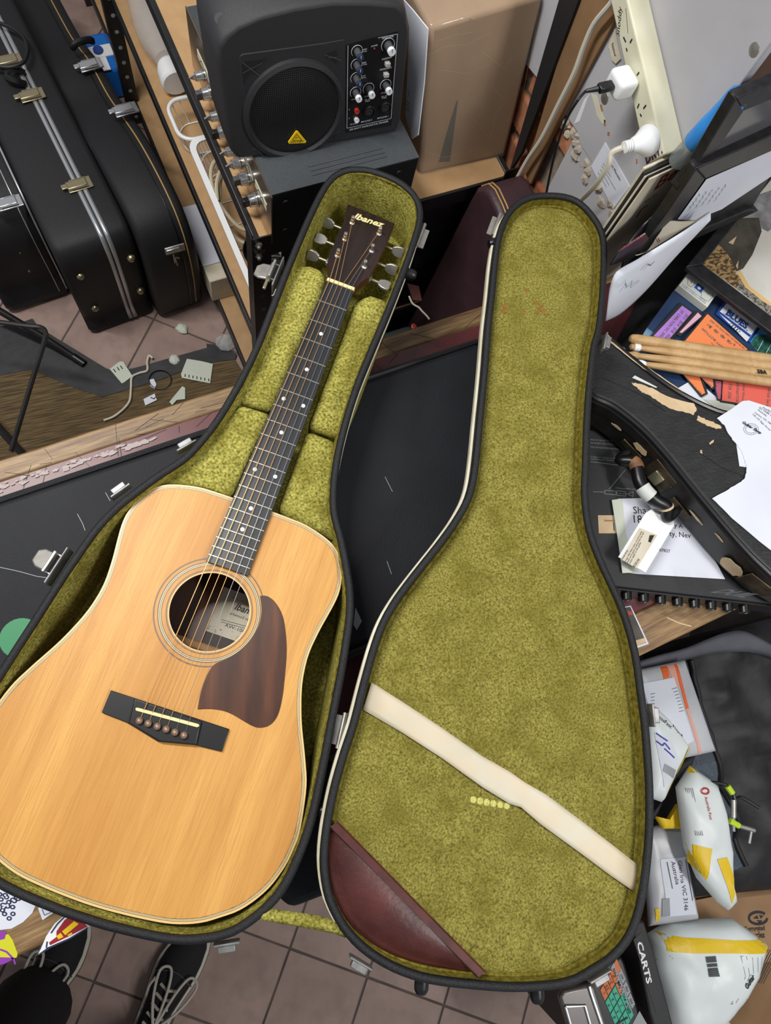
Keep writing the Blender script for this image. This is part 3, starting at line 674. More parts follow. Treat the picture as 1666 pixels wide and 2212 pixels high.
def foot(p, d, r=0.0085, l=0.012):
    obj('rubber_foot', MB().lathe(p, d, [(r, -0.004), (r, 0.004), (r * 0.95, l * 0.6), (r * 0.7, l * 0.9), (0, l)], 16), 'rubber', case)
foot(W(1070, 525, 1.062), W(1040, 530, 1.062) - W(1080, 524, 1.062)); foot(W(884, 592, 1.050), W(920, 602, 1.050) - W(880, 591, 1.050))
foot(W(911, 2124, 1.06), W(908, 2160, 1.06) - W(911, 2120, 1.06)); foot(W(1160, 2144, 1.06), W(1162, 2180, 1.06) - W(1160, 2140, 1.06)); foot(W(706, 1752, 1.055), W(690, 1750, 1.055) - W(706, 1752, 1.055))

# ---- the guitar
gt = thing('acoustic_guitar', g(0, 40, -104), 'natural spruce acoustic guitar with rosewood pickguard lying in the open case', 'guitar')
hb = [(0, 289), (32, 289), (54, 288.5), (77, 287), (105, 280), (122, 272), (134.5, 259.5), (143, 242.5), (147.9, 222.7), (148, 205), (145, 185), (140.5, 159), (137.5, 130), (139, 106), (144.5, 80), (157.5, 44), (177, 3), (189, -27), (198, -74), (197.5, -97), (194.6, -116), (186, -140.5), (173, -161), (158, -177), (142, -188), (125.6, -198), (108, -205), (86, -210.5), (54, -214), (22, -216), (0, -216.5)]
GL = loop(hb, 200)
def ginset(d): return inset(GL, d) if d else GL
ZT = -7.0
hc = gl(W(453, 1321, ZF + ZT / 1000)); HR = 50.5
# side wall and back
obj('sides', MB().loft([gloop(ginset(0.2), ZT - 0.2), gloop(ginset(0.6), ZT - 96), gloop(ginset(6), ZT - 97)], cap1=False), 'mahogany', gt)
obj('back', MB().prism(gloop(ginset(0.3), ZT - 96.5), (0, 0, 0.003)), 'rosewood_dark', gt, smooth=False)
def ring_by_angle(L, c, n=200):
    """loop points ordered so that each faces its own angle seen from c"""
    out = []
    for k in range(n):
        a = 2 * math.pi * k / n; dx, dy = math.cos(a), math.sin(a); best = None
        for i in range(len(L)):
            p, q = L[i], L[(i + 1) % len(L)]; ex, ey = q.x - p.x, q.y - p.y; den = dx * ey - dy * ex
            if abs(den) < 1e-9: continue
            t = ((p.x - c[0]) * ey - (p.y - c[1]) * ex) / den; s = ((p.x - c[0]) * dy - (p.y - c[1]) * dx) / den
            if t > 0 and -1e-6 <= s <= 1 + 1e-6 and (best is None or t > best): best = t
        out.append(Vector((c[0] + dx * best, c[1] + dy * best, 0)))
    return out
def circ(r, n=200): return [Vector((hc[0] + r * math.cos(2 * math.pi * k / n), hc[1] + r * math.sin(2 * math.pi * k / n), 0)) for k in range(n)]
edge = ring_by_angle(ginset(5.6), hc)
o = obj('top', MB().loft([gloop(edge, ZT - 3.5), gloop(edge, ZT), gloop(circ(HR), ZT), gloop(circ(HR), ZT - 3.5), gloop(edge, ZT - 3.5)]), 'spruce', gt); tag(o, 'golden spruce soundboard')
def band(name, d0, d1, m, z=0.0):
    obj(name, MB().loft([gloop(ginset(d0), ZT - 3.5), gloop(ginset(d0), ZT + z), gloop(ginset(d1), ZT + z), gloop(ginset(d1), ZT - 3.5)]), m, gt)
band('binding', 0, 2.6, 'binding'); band('purfling', 2.6, 3.2, 'purfling'); band('purfling', 3.2, 4.0, 'cream_line'); band('purfling', 4.0, 4.5, 'purfling'); band('purfling', 4.5, 5.1, 'cream_line'); band('purfling', 5.1, 5.6, 'purfling')
def ringdisc(name, r0, r1, m, h=0.12):
    n = 96; obj(name, MB().loft([[g(hc[0] + r * math.cos(6.28319 * k / n), hc[1] + r * math.sin(6.28319 * k / n), z) for k in range(n)] for r, z in ((r0, ZT - 0.3), (r0, ZT + h), (r1, ZT + h), (r1, ZT - 0.3))]), m, gt)
for r0, r1, m in ((53.0, 54.7, 'rosette_grey'), (59.4, 60.6, 'rosette_grey'), (60.6, 61.4, 'cream_line'), (61.4, 62.3, 'purfling'), (62.3, 63.2, 'cream_line'), (63.2, 64.8, 'rosette_grey'), (68.4, 70.3, 'rosette_grey'), (HR - 0.1, HR + 0.9, 'cream_line')):
    ringdisc('rosette_ring', r0, r1, m)
# inside: braces and the maker's label
def gbox(name, x, y, z, sx, sy, sz, m, par=gt, ang=0.0, bev=0.0):
    a = GX * math.cos(ang) + GY * math.sin(ang); b = -GX * math.sin(ang) + GY * math.cos(ang)
    return obj(name, MB().box(g(x, y, z), (sx / 1000, sy / 1000, sz / 1000), (a, b, Vector((0, 0, 1)))), m, par, bevel=bev)
ZK = ZT - 93
gbox('brace', 0, 205, ZK + 6, 270, 12, 12, 'brace_wood', bev=0.003); gbox('brace', 0, 96, ZK + 6, 260, 12, 12, 'brace_wood', bev=0.003)
gbox('back_strip', -18, 150, ZK + 0.6, 22, 100, 1.5, 'mahogany')
lb = gbox('maker_label', 22, 152, ZK + 0.6, 92, 66, 0.8, 'paper_warm'); tag(lb, 'printed paper label inside the soundhole')
lz = ZF + (ZK + 1.0) / 1000
def gtext(s, x, y, w, z, m, par, hf=None, shear=0.0, bold=0.0):
    a = g(x, y, z); vs, fs = glyphs(s, shear, bold)
    x0 = min(v.x for v in vs); x1 = max(v.x for v in vs); k = w / 1000 / (x1 - x0); kk = k * (hf or 1)
    return obj('lettering', MB().add([a + GX * ((v.x - x0) * k) + GY * (v.y * kk) for v in vs], fs), m, par, smooth=False, fixn=False)
gtext('Ibanez', 18, 160, 34, ZK + 1.2, 'ink', lb, 1.1, 0.3, 0.02); gtext('artwood series', 14, 151, 38, ZK + 1.2, 'ink', lb); gtext('AW-100', 14, 133, 30, ZK + 1.2, 'ink', lb, 0.8)
mb = MB()
for i in range(150):                            # engraved ornament around the label
    a = random.random(); x, y = random.choice(((random.uniform(-22, -12), random.uniform(121, 183)), (random.uniform(-22, 60), random.uniform(121, 130)), (random.uniform(-22, 60), random.uniform(174, 183)))); r = random.uniform(0.5, 1.5); t = random.uniform(0, 6.28)
    mb.add([g(x + r * math.cos(t + k), y + r * 0.6 * math.sin(t + k * 1.3), ZK + 1.15) for k in (0, 1.6, 3.1, 4.7)], [(0, 1, 2, 3)])
obj('ornament', mb, 'ink_soft', lb, smooth=False, fixn=False)
strokes('fine_print', [[(478, 1338 + 5 * k), (536, 1354 + 5 * k)] for k in range(2)], lz + 0.0003, 'ink_soft', lb, 0.0006)
# neck, fretboard, frets, inlays
SL = 650.5
def fy(n): return SL * 2 ** (-n / 12)
def fw(y): return 21.4 + (SL - y) * 0.0157
ye = gl(W(493, 1228, ZF))[1]
obj('neck', MB().loft([[g(x * (fw(y) - 0.6), y, z) for x, z in ((-1, -6), (-0.95, -12), (-0.7, -20), (0, -24 if y > 330 else -26), (0.7, -20), (0.95, -12), (1, -6))] for y in (SL - 2, 560, 440, 330, 290)], close=False), 'mahogany', gt)
fb = obj('fretboard', MB().loft([[g(-fw(y), y, -6.6), g(-fw(y), y, -0.9), g(-fw(y) * 0.5, y, -0.5), g(0, y, -0.3), g(fw(y) * 0.5, y, -0.5), g(fw(y), y, -0.9), g(fw(y), y, -6.6)] for y in (ye, 400, SL - 1)], cap0=True, cap1=True), 'ebony', gt, ang=30)
for n in range(1, 21):
    y = fy(n); w = fw(y); obj('fret', MB().tube([g(-w + 0.3, y, -0.5), g(-w * 0.5, y, 0.0), g(0, y, 0.15), g(w * 0.5, y, 0.0), g(w - 0.3, y, -0.5)], 0.00085, 6), 'fretwire', fb)
for n, xs in ((3, (0,)), (5, (0,)), (7, (-1, 1)), (9, (0,)), (12, (-1, 1)), (15, (0,)), (17, (0,))):
    y = (fy(n) + fy(n - 1)) / 2
    for x in xs: obj('inlay_dot', MB().lathe(g(x * 14.5, y, -0.5), (0, 0, 1), [(0.0029, 0), (0.0029, 0.00035), (0, 0.0004)], 16), 'pearl', fb)
obj('nut', MB().prism([g(-fw(SL) - 0.3, SL - 1, -6), g(fw(SL) + 0.3, SL - 1, -6), g(fw(SL) + 0.3, SL + 4.6, -6), g(-fw(SL) - 0.3, SL + 4.6, -6)], (0, 0, 0.0078)), 'bone', gt, bevel=0.0012)
# headstock, tilted back behind the nut
tilt = R(13); hn = (Vector((0, 0, 1)) * math.cos(tilt) + GY * math.sin(tilt)).normalized(); HP = (g(0, SL + 4, -2.5), hn)
hpx = [(766.5, 624), (780, 610), (797.5, 598), (812, 572), (838.5, 519), (853, 483), (803, 461), (751, 441), (743, 479), (733, 501), (709.5, 556), (708.4, 568), (712.5, 585), (707, 600)]
hd = obj('headstock', MB().prism([ON(x, y, HP) for x, y in hpx], -hn * 0.0145), 'mahogany', gt, bevel=0.0006)
hv = obj('head_veneer', MB().prism([ON(x, y, lift(HP, 0.0004)) for x, y in hpx], -hn * 0.0012), 'head_veneer', hd, smooth=False)
text('lettering', 'Ibanez', (763, 471), (829, 492), lift(HP, 0.0004), 'bone', hd, 0.0005, 0.35, 0.03, 1.05)
posts = [(760.5, 482), (744.7, 517.5), (728.9, 553), (818.7, 505.6), (802.8, 542.6), (787, 577)]
hu = (ON(853, 483, HP) - ON(751, 441, HP)).normalized(); hv_ = hn.cross(hu)
PT = []
for i, p in enumerate(posts):
    c = ON(p[0], p[1], HP); side = -1 if i < 3 else 1
    tn = obj('tuner', MB().lathe(c, hn, [(0.0047, 0), (0.0047, 0.0012), (0.0034, 0.0026), (0.0026, 0.003), (0.0024, 0.0075), (0.0030, 0.0085), (0.0030, 0.0125), (0.0024, 0.0132), (0, 0.0133)], 14), 'nickel', hd)
    if i < 4: obj('string_wrap', MB().lathe(c, hn, [(0.0029, 0.0042), (0.0033, 0.0045), (0.0033, 0.0082), (0.0029, 0.0085)], 12), 'bronze_string', tn)
    a = c - hn * 0.018
    obj('gear_case', MB().box(a + hu * (side * 0.006), (0.018, 0.013, 0.007), (hu, hv_, hn)), 'nickel', tn, bevel=0.001)
    obj('shaft', MB().tube([a + hu * (side * 0.012), a + hu * (side * 0.030)], 0.0028, 10), 'brass_dull', tn)
    b = a + hu * (side * 0.027); bw = [(0, 0.0045), (0.007, 0.0085), (0.014, 0.0092), (0.019, 0.0085), (0.0205, 0.004), (0.0195, 0.0), (0.0205, -0.004), (0.019, -0.0085), (0.014, -0.0092), (0.007, -0.0085), (0, -0.0045)]
    tw = {0: 1.25, 1: 0.35, 2: 1.3, 3: 1.15, 4: 1.25, 5: 0.1}[i]; bu = hv_ * math.cos(tw) + hn * math.sin(tw); bn = hu.cross(bu)
    obj('tuner_button', MB().prism([b + hu * (side * x) + bu * y - bn * 0.0028 for x, y in bw], bn * 0.0056), 'nickel', tn, bevel=0.0013)
    PT.append(c + hn * 0.0068)
# bridge, saddle, pins
BZ = ZF + ZT / 1000
br = slab('bridge', [(239.4, 1491), (495.5, 1575), (479.3, 1624), (422, 1610), (342, 1602.6), (273, 1560.5), (219.5, 1539.5)], BZ + 0.0042, 0.0042, 'ebony_bridge', gt, bevel=0.0008)
slab('bridge_belly', [(291, 1508), (436, 1557), (424, 1610), (345, 1602.6), (277, 1562)], BZ + 0.0085, 0.0048, 'ebony_bridge', br, bevel=0.0016, seg=3)
slab('saddle', [(293, 1529), (297, 1528.5), (429, 1564), (431, 1567.5), (428, 1571), (424, 1571), (294, 1535.5), (292, 1532)], BZ + 0.0112, 0.003, 'bone', br, bevel=0.0007)
pins = [(302, 1556.6), (321, 1562.6), (340.6, 1569), (359.8, 1575), (378.6, 1581.6), (398, 1588)]
for p in pins:
    c = W(p[0], p[1], BZ + 0.0085); pn = obj('bridge_pin', MB().lathe(c, (0, 0, 1), [(0.0026, -0.002), (0.0028, 0.0012), (0.0043, 0.0022), (0.0045, 0.0036), (0.0036, 0.0052), (0.0018, 0.0060), (0, 0.0061)], 16), 'pin', br)
    obj('pin_dot', MB().lathe(c + Vector((0, 0, 0.0059)), (0, 0, 1), [(0.0014, 0), (0.0012, 0.0004), (0, 0.0005)], 10), 'pin_dot', pn)
# pickguard
pg = [(562, 1287), (578, 1288), (594.4, 1300.6), (609, 1325.5), (616, 1356.7), (619.4, 1404.5), (615.5, 1460.7), (609, 1512.6), (598.6, 1548), (582, 1566.7), (561, 1572), (544.5, 1567.7), (523.7, 1556), (503, 1543.8), (482, 1535.5), (455, 1531.5), (427, 1532.4), (432, 1504), (440.6, 1475), (453, 1448), (466, 1433.6), (486, 1425), (511, 1410.8), (536, 1388), (552.8, 1365), (562, 1342), (565.5, 1315)]
pg = [tuple(p[:2]) for p in spline([Vector((x, y, 0)) for x, y in pg[:17]], 5, False)[:-1]] + [tuple(p[:2]) for p in spline([Vector((x, y, 0)) for x, y in pg[16:] + pg[:1]], 5, False)[:-1]]
slab('pickguard', pg, BZ + 0.0012, 0.0011, 'rosewood', gt, bevel=0.0004)
# strings
nutx = [-17.6 + 7.04 * k for k in range(6)]
rad = [0.00066, 0.00056, 0.00048, 0.00042, 0.00030, 0.00026]
for k in range(6):
    c = W(pins[k][0], pins[k][1], BZ + 0.0088); q = gl(c); sx = q[0] * 0.99
    dst = PT[{0: 2, 1: 1, 2: 0, 3: 3, 4: 4, 5: 5}[k]] if True else None
    pts = [c + GY * 0.003 + Vector((0, 0, 0.0)), g(sx, 3.0, 4.6), g(sx * 0.5 + nutx[k] * 0.5, SL * 0.5, 3.4), g(nutx[k], SL + 1, 2.1), g(nutx[k], SL + 4.5, 1.5), dst + (g(nutx[k], SL, 0) - dst).normalized() * 0.003]
    obj('string', MB().tube(pts, rad[k], 6), 'bronze_string' if k < 4 else 'steel_string', gt)
# ================================================================== SHELVING BEHIND THE COUNTER
Z1, Z2, Z3 = 0.84, 0.43, 0.085
SX0, SX1, SY0, SY1 = 0.275, 0.812, 0.785, 2.40
sh = thing('shelving_unit', (0.55, 1.6, 0), 'black slotted steel shelving unit with brown fibreboard shelves', 'shelving')
for z in (Z1, Z2, Z3):
    obj('shelf_board', MB().box(((SX0 + SX1) / 2, (SY0 + SY1) / 2, z - 0.006), (SX1 - SX0 - 0.012, SY1 - SY0 - 0.012, 0.012)), 'mdf', sh)
    for x in (SX0 + 0.002, SX1 - 0.002): obj('shelf_beam', MB().box((x, (SY0 + SY1) / 2, z - 0.014), (0.012 if z > 0.8 else 0.008, SY1 - SY0, 0.034)), 'steel_black', sh, bevel=0.002)
    for y in (SY0 + 0.002, SY1 - 0.002): obj('shelf_beam', MB().box(((SX0 + SX1) / 2, y, z - 0.016), (SX1 - SX0, 0.006, 0.038)), 'steel_black', sh, bevel=0.001)
obj('side_panel', MB().box(((SX0 + SX1) / 2 + 0.02, SY0 + 0.012, 0.44), (SX1 - SX0 - 0.06, 0.004, 0.74)), 'steel_black', sh)
for (x, y) in ((SX0 + 0.005, SY0 - 0.004), (SX1 - 0.005, SY0 - 0.004), (SX0 - 0.006, 1.90), (SX0 + 0.005, SY1), (SX1 - 0.005, SY1)):
    hgt = 0.87 if y < 1 else 0.83
    up = obj('upright', MB().box((x, y, hgt / 2), (0.036, 0.003, hgt)), 'steel_black', sh)
    if x < 0.5:
        obj('flange', MB().box((x - 0.018, y + 0.015, hgt / 2), (0.003, 0.032, hgt)), 'steel_black', up)
        k = 0.03
        while k < hgt - 0.03:                   # keyhole slots punched through the angle
            obj('slot', MB().lathe(Vector((x, y - 0.0012, k)), (0, -1, 0), [(0.006, 0), (0.006, 0.0008), (0, 0.0009)], 8), 'tile_grey' if y > 1 else 'knob_grey', up)
            k += 0.05
for (y, z) in ((SY0 + 0.004, Z1 - 0.02), (SY0 + 0.004, Z1 + 0.012), (SY0 + 0.004, Z2 - 0.01)):
    obj('bolt', MB().lathe(Vector((SX0 - 0.001, y - 0.008, z)), (-0.3, -1, 0), [(0.007, 0), (0.007, 0.004), (0.0035, 0.006), (0.0035, 0.011), (0, 0.011)], 8), 'nickel', sh)

# mixer amplifier on the top shelf, its knobs facing the aisle
AX0, AX1, AY0, AY1, AZ1 = 0.300, 0.576, 0.782, 1.195, 0.970
am = thing('mixer_amplifier', (0.44, 0.99, Z1), 'grey steel mixer amplifier with silver knobs under the loudspeaker', 'amplifier')
obj('chassis', MB().box(((AX0 + AX1) / 2, (AY0 + AY1) / 2, (Z1 + 0.008 + AZ1) / 2), (AX1 - AX0, AY1 - AY0, AZ1 - Z1 - 0.008)), 'amp_side', am, bevel=0.0015)
obj('top_cover', MB().box(((AX0 + AX1) / 2, (AY0 + AY1) / 2, AZ1 + 0.0008), (AX1 - AX0, AY1 - AY0, 0.0016)), 'amp_grey', am)
for k in range(4): obj('foot', MB().lathe(Vector((AX0 + 0.03 if k % 2 else AX1 - 0.03, AY0 + 0.03 if k < 2 else AY1 - 0.03, Z1)), (0, 0, 1), [(0.010, 0), (0.012, 0.009)], 12), 'rubber', am)
fp = obj('front_panel', MB().box((AX0 - 0.0012, (AY0 + AY1) / 2, (Z1 + AZ1) / 2 + 0.003), (0.0024, AY1 - AY0 + 0.008, AZ1 - Z1 - 0.006)), 'panel_mirror', am)
for y0, y1 in ((0.80, 0.855), (0.865, 0.93), (1.01, 1.07), (1.08, 1.15)):
    tp = obj('label_tape', MB().box((AX0 - 0.0028, (y0 + y1) / 2, 0.918), (0.0008, y1 - y0, 0.017)), 'cream_strip', fp)
    obj('scribble', MB().tube([Vector((AX0 - 0.0034, y0 + (y1 - y0) * t, 0.918 + 0.004 * math.sin(t * 22))) for t in [0.2 + 0.6 * q / 16 for q in range(17)]], 0.0006, 4), 'ink', tp)
for i, (y, z, grey) in enumerate(((1.128, 0.890, 0), (1.096, 0.880, 1), (1.050, 0.872, 0), (1.012, 0.872, 2), (0.968, 0.872, 0), (0.936, 0.876, 0), (0.898, 0.880, 1), (0.852, 0.878, 2))):
    r = 0.0115 if grey else 0.009
    kb = obj('knob', MB().lathe(Vector((AX0 - 0.003, y, z)), (-1, 0, 0), [(r + 0.002, 0), (r + 0.002, 0.002), (r, 0.003), (r * 0.95, 0.014), (r * 0.8, 0.015), (0, 0.015)], 18), 'chrome', fp)
    if grey: obj('knob_cap', MB().box((AX0 - 0.023, y, z), (0.012, 0.010, 0.016)), 'knob_grey' if grey == 1 else 'rubber', kb, bevel=0.0015)
    else: obj('pointer', MB().prism([Vector((AX0 - 0.017, y - 0.002, z - 0.008)), Vector((AX0 - 0.017, y - 0.002, z + 0.008)), Vector((AX0 - 0.030, y - 0.001, z))], (0, 0.003, 0)), 'chrome', kb)
for z in (0.945, 0.87):
    for y in (AY0 - 0.0005,): obj('side_screw', MB().lathe(Vector((0.325 + (0.215 if z > 0.9 else 0.0), y, z)), (0, -1, 0), [(0.006, 0), (0.005, 0.002), (0, 0.0024)], 12), 'amp_side', am)
obj('side_screw', MB().lathe(Vector((0.325, AY0 - 0.0005, 0.945)), (0, -1, 0), [(0.006, 0), (0.005, 0.002), (0, 0.0024)], 12), 'amp_side', am)
for k in range(3): obj('vent_ridge', MB().box((0.45, 0.800 + k * 0.009, AZ1 + 0.0024), (0.14, 0.0036, 0.0016)), 'amp_grey', am, bevel=0.0006)

# compact PA loudspeaker standing on the amplifier
yaw = R(-4); sx_ = Vector((math.cos(yaw), math.sin(yaw), 0)); n0 = Vector((sx_.y, -sx_.x, 0)); tl_ = R(9); sn = n0 * math.cos(tl_) + Vector((0, 0, math.sin(tl_)))
SP = (Vector((0.40, 0.856, 0.985)), sn); su = Vector((0, 0, 1)) * math.cos(tl_) - n0 * math.sin(tl_)
spk = thing('pa_loudspeaker', (0.42, 0.95, AZ1 + 0.003), 'compact black PA loudspeaker with round grille and yellow triangle badge', 'loudspeaker')
op = [(500, 330), (512, 347), (530, 354), (700, 327), (838, 300), (858, 290), (868, 262), (878, 160), (886, 70), (880, 28), (862, 8), (800, 2), (720, 2), (640, 14), (560, 34), (510, 56), (484, 78), (468, 104), (470, 140), (484, 240)]
F0 = [ON(x, y, SP) for x, y in op]; back = -n0
cF = sum(F0, Vector()) / len(F0)
def shr(L, k, d): return [cF + (p - cF) * k + back * d for p in L]
zmin = AZ1 + 0.0042
loops = [shr(F0, 0.975, 0.0), shr(F0, 1.0, 0.008), shr(F0, 1.01, 0.05), shr(F0, 1.0, 0.11), shr(F0, 0.90, 0.17), shr(F0, 0.80, 0.20)]
loops = [[Vector((p.x, p.y, max(p.z, zmin))) for p in l] for l in loops]
obj('cabinet', MB().loft(loops, cap0=True, cap1=True), 'plastic_black', spk, bevel=0.004, seg=3, ang=50)
crease = [(476, 108), (484, 84), (512, 60), (562, 38), (642, 18), (722, 6), (800, 5), (860, 11), (874, 28)]
obj('seam', MB().tube([ON(x, y, lift(SP, -0.006)) for x, y in crease], 0.0013, 5), 'plastic_dark', spk)
bz_ = slab('baffle', [(516, 122), (524, 116), (700, 92), (745, 84), (744, 290), (738, 300), (560, 330), (546, 330), (536, 316)], lift(SP, 0.0006), 0.006, 'plastic_black', spk, bevel=0.002)
for q in ([(522, 134), (578, 126), (556, 146), (536, 164), (526, 182)], [(700, 118), (728, 107), (728, 140), (720, 132)], [(541, 309), (562, 320), (588, 336), (556, 338), (546, 334)], [(706, 300), (718, 290), (728, 276), (727, 292), (722, 298)]):
    r_ = patch('port', q, lift(SP, 0.0008), 'ink', bz_)
    cxq = (sum(p[0] for p in q) / len(q), sum(p[1] for p in q) / len(q)); strokes('port_brace', [[(q[0][0], q[0][1]), (2 * cxq[0] - q[0][0], 2 * cxq[1] - q[0][1])], [((q[1][0] + q[2][0]) / 2, (q[1][1] + q[2][1]) / 2), ((q[-1][0] + q[0][0]) / 2, (q[-1][1] + q[0][1]) / 2)]], lift(SP, 0.0016), 'knob_grey', bz_, 0.0012)
gc = ON(636, 239, lift(SP, 0.001)); gr = (ON(735, 225, lift(SP, 0.001)) - ON(540, 254, lift(SP, 0.001))).length / 2 * 0.97
obj('grille_ring', MB().lathe(gc, sn, [(gr + 0.012, -0.002), (gr + 0.011, 0.006), (gr + 0.004, 0.008), (gr, 0.004), (gr, -0.002)], 56), 'plastic_black', spk)
gd = MB(); nr = 15; per = 6
gm = bpy.data.materials.new('grille_mesh'); gm.use_nodes = True; nt = gm.node_tree; bs_ = nt.nodes['Principled BSDF']; bs_.inputs['Metallic'].default_value = 0.5; bs_.inputs['Roughness'].default_value = 0.35
tcx = nt.nodes.new('ShaderNodeTexCoord'); vo = nt.nodes.new('ShaderNodeTexVoronoi'); vo.inputs['Scale'].default_value = 260; vo.inputs['Randomness'].default_value = 0.15; rp = nt.nodes.new('ShaderNodeValToRGB')
rp.color_ramp.elements[0].position = 0.32; rp.color_ramp.elements[0].color = (0.002, 0.002, 0.002, 1); rp.color_ramp.elements[1].position = 0.42; rp.color_ramp.elements[1].color = (0.05, 0.05, 0.053, 1)
cmb = nt.nodes.new('ShaderNodeCombineXYZ')
for k_, ax_ in enumerate((sx_, su)):                # lay the perforation out in the grille's own plane
    dt = nt.nodes.new('ShaderNodeVectorMath'); dt.operation = 'DOT_PRODUCT'; dt.inputs[1].default_value = (ax_ + (sx_ * 0.5 if k_ == 0 else Vector())) if False else ax_; nt.links.new(tcx.outputs['Object'], dt.inputs[0]); nt.links.new(dt.outputs['Value'], cmb.inputs[k_])
vo.voronoi_dimensions = '2D'; vo.inputs['Scale'].default_value = 330; vo.inputs['Randomness'].default_value = 0.0
nt.links.new(cmb.outputs[0], vo.inputs['Vector']); nt.links.new(vo.outputs['Distance'], rp.inputs[0]); nt.links.new(rp.outputs[0], bs_.inputs['Base Color'])
obj('grille', MB().lathe(gc, sn, [(gr, 0.003), (gr * 0.8, 0.0062), (gr * 0.5, 0.0085), (gr * 0.2, 0.0096), (0, 0.0098)], 56), gm, spk)
bp_ = lift(SP, 0.0125)
bd = slab('badge', [(624, 311), (660, 309.5), (662.5, 306), (643.5, 283.5), (639.5, 283.5), (622.5, 307)], bp_, 0.002, 'yellow', spk, bevel=0.0006)
strokes('badge_mark', [[(641, 290), (631.5, 303.5), (652.5, 303), (641, 290)], [(638, 300), (641, 296), (643, 299)]], bp_, 'ink', bd, 0.0009); text('lettering', 'behringer', (628, 309), (657, 306.5), bp_, 'ink', bd, 0.0005)
CP = lift(SP, 0.001)
cp_ = slab('control_panel', [(748, 97), (860, 68), (846, 272), (746, 288)], CP, 0.003, 'plastic_dark', spk)
strokes('panel_border', [[(752, 98), (749.5, 277), (845, 256), (859, 73.5), (817, 82)]], CP, 'white_print', cp_, 0.0008)
def knob_at(px, py, cap, r=0.0062, l=0.017):
    c = ON(px, py, CP)
    kb = obj('knob', MB().lathe(c, sn, [(r, 0), (r * 0.95, l * 0.75), (r * 0.9, l), (0, l)], 16), 'knob_grey', cp_)
    obj('knob_cap', MB().lathe(c + sn * l, sn, [(r * 0.92, -0.0045), (r * 0.98, -0.003), (r * 0.92, 0.002), (0, 0.0022)], 16), cap, kb)
    n = 22; arcp = []
    for k in range(n + 1):
        a = R(225 - 270 * k / n); arcp.append(c + (sx_ * math.cos(a) + su * math.sin(a)) * (r * 1.65) + sn * 0.0006)
    obj('dial_ring', MB().tube(arcp, 0.0004, 4), 'white_print', kb)
    pc = c + sn * (l + 0.0024); obj('pointer', MB().box(pc + su * r * 0.4, (0.0008, r * 0.8, 0.0004), (sx_, su, sn)), 'ink' if cap == 'knob_white' else 'white_print', kb)
for px, py, cap, r in ((771, 110, 'knob_blue', 0.0055), (770, 139, 'knob_blue', 0.0055), (769, 168, 'knob_blue', 0.0055), (768, 199, 'knob_white', 0.0056), (796, 191, 'knob_white', 0.0058), (833, 183, 'knob_white', 0.0058), (838, 97, 'knob_white', 0.0066)): knob_at(px, py, cap, r)
for px, py in ((836, 136), (833, 159)):
    c = ON(px, py, CP); obj('push_button', MB().box(c + sn * 0.003, (0.0085, 0.006, 0.007), (sx_, su, sn)), 'button_grey', cp_, bevel=0.0006)
for px, py in ((797, 241), (832, 233)):
    c = ON(px, py, CP); jk = obj('combo_jack', MB().lathe(c, sn, [(0.0115, 0), (0.0115, 0.002), (0.0095, 0.003), (0.009, 0.0006), (0.006, 0.0004), (0, 0.0004)], 24), 'rubber', cp_)
    obj('jack_core', MB().lathe(c, sn, [(0.0072, 0.0006), (0.0072, 0.0014), (0.0028, 0.0016), (0.0024, 0.0007), (0, 0.0007)], 18), 'plastic_black', jk)
for px, py, m in ((770, 238, 'red'), (769.5, 257.5, 'white')):
    c = ON(px, py, CP); obj('phono_socket', MB().lathe(c, sn, [(0.0044, 0), (0.0044, 0.0045), (0.0026, 0.0046), (0.0022, 0.003), (0, 0.003)], 16), m, cp_)
for s, a, b in (('MAIN LEVEL', (826, 85), (851, 79.5)), ('POWER', (802, 102), (816, 98.5)), ('PHANTOM', (825, 130), (846, 125)), ('INSTRUMENT', (820.5, 152.5), (847, 147)), ('HIGH', (783, 109.5), (793, 107)), ('12 kHz', (783, 113.5), (793, 111)), ('MID', (783, 138), (791, 136)), ('2.5 kHz', (781, 142), (793, 139.5)), ('LOW', (782, 166), (790, 164)), ('100 Hz', (781, 170), (791, 168)), ('LEVEL', (759, 217), (769, 215)), ('LEVEL', (787, 210.5), (798, 208.5)), ('LEVEL', (823, 203), (834, 201)), ('BAL. OR', (788, 217), (800, 215)), ('UNBAL.', (789, 220.5), (800, 218.5)), ('BAL. OR', (824, 210), (836, 208)), ('UNBAL.', (825, 213.5), (836, 211.5)), ('CD INPUT', (756, 270.5), (775, 267)), ('MIC/LINE 2', (780, 265.5), (804, 260.5)), ('MIC/LINE 1', (815, 257.5), (839, 252.5)), ('150-WATT PA/MONITOR SPEAKER', (755, 282.5), (839, 263.5)), ('R', (754, 238), (756, 237.6)), ('L', (754, 257), (756, 256.6))):
    text('lettering', s, a, b, CP, 'white_print', cp_, 0.0005, 0.15, 0.01, 1.0)
obj('status_lamp', MB().lathe(ON(809, 104.5, CP), sn, [(0.0014, 0), (0.0012, 0.001), (0, 0.0014)], 10), 'red', cp_)
c = ON(476, 42, lift(SP, -0.03)); obj('corner_plug', MB().lathe(c, (sn * 0.4 + Vector((-0.4, 0, 0.8))).normalized(), [(0.0085, -0.002), (0.0085, 0.002), (0.006, 0.003), (0, 0.0015)], 16), 'plastic_black', spk)

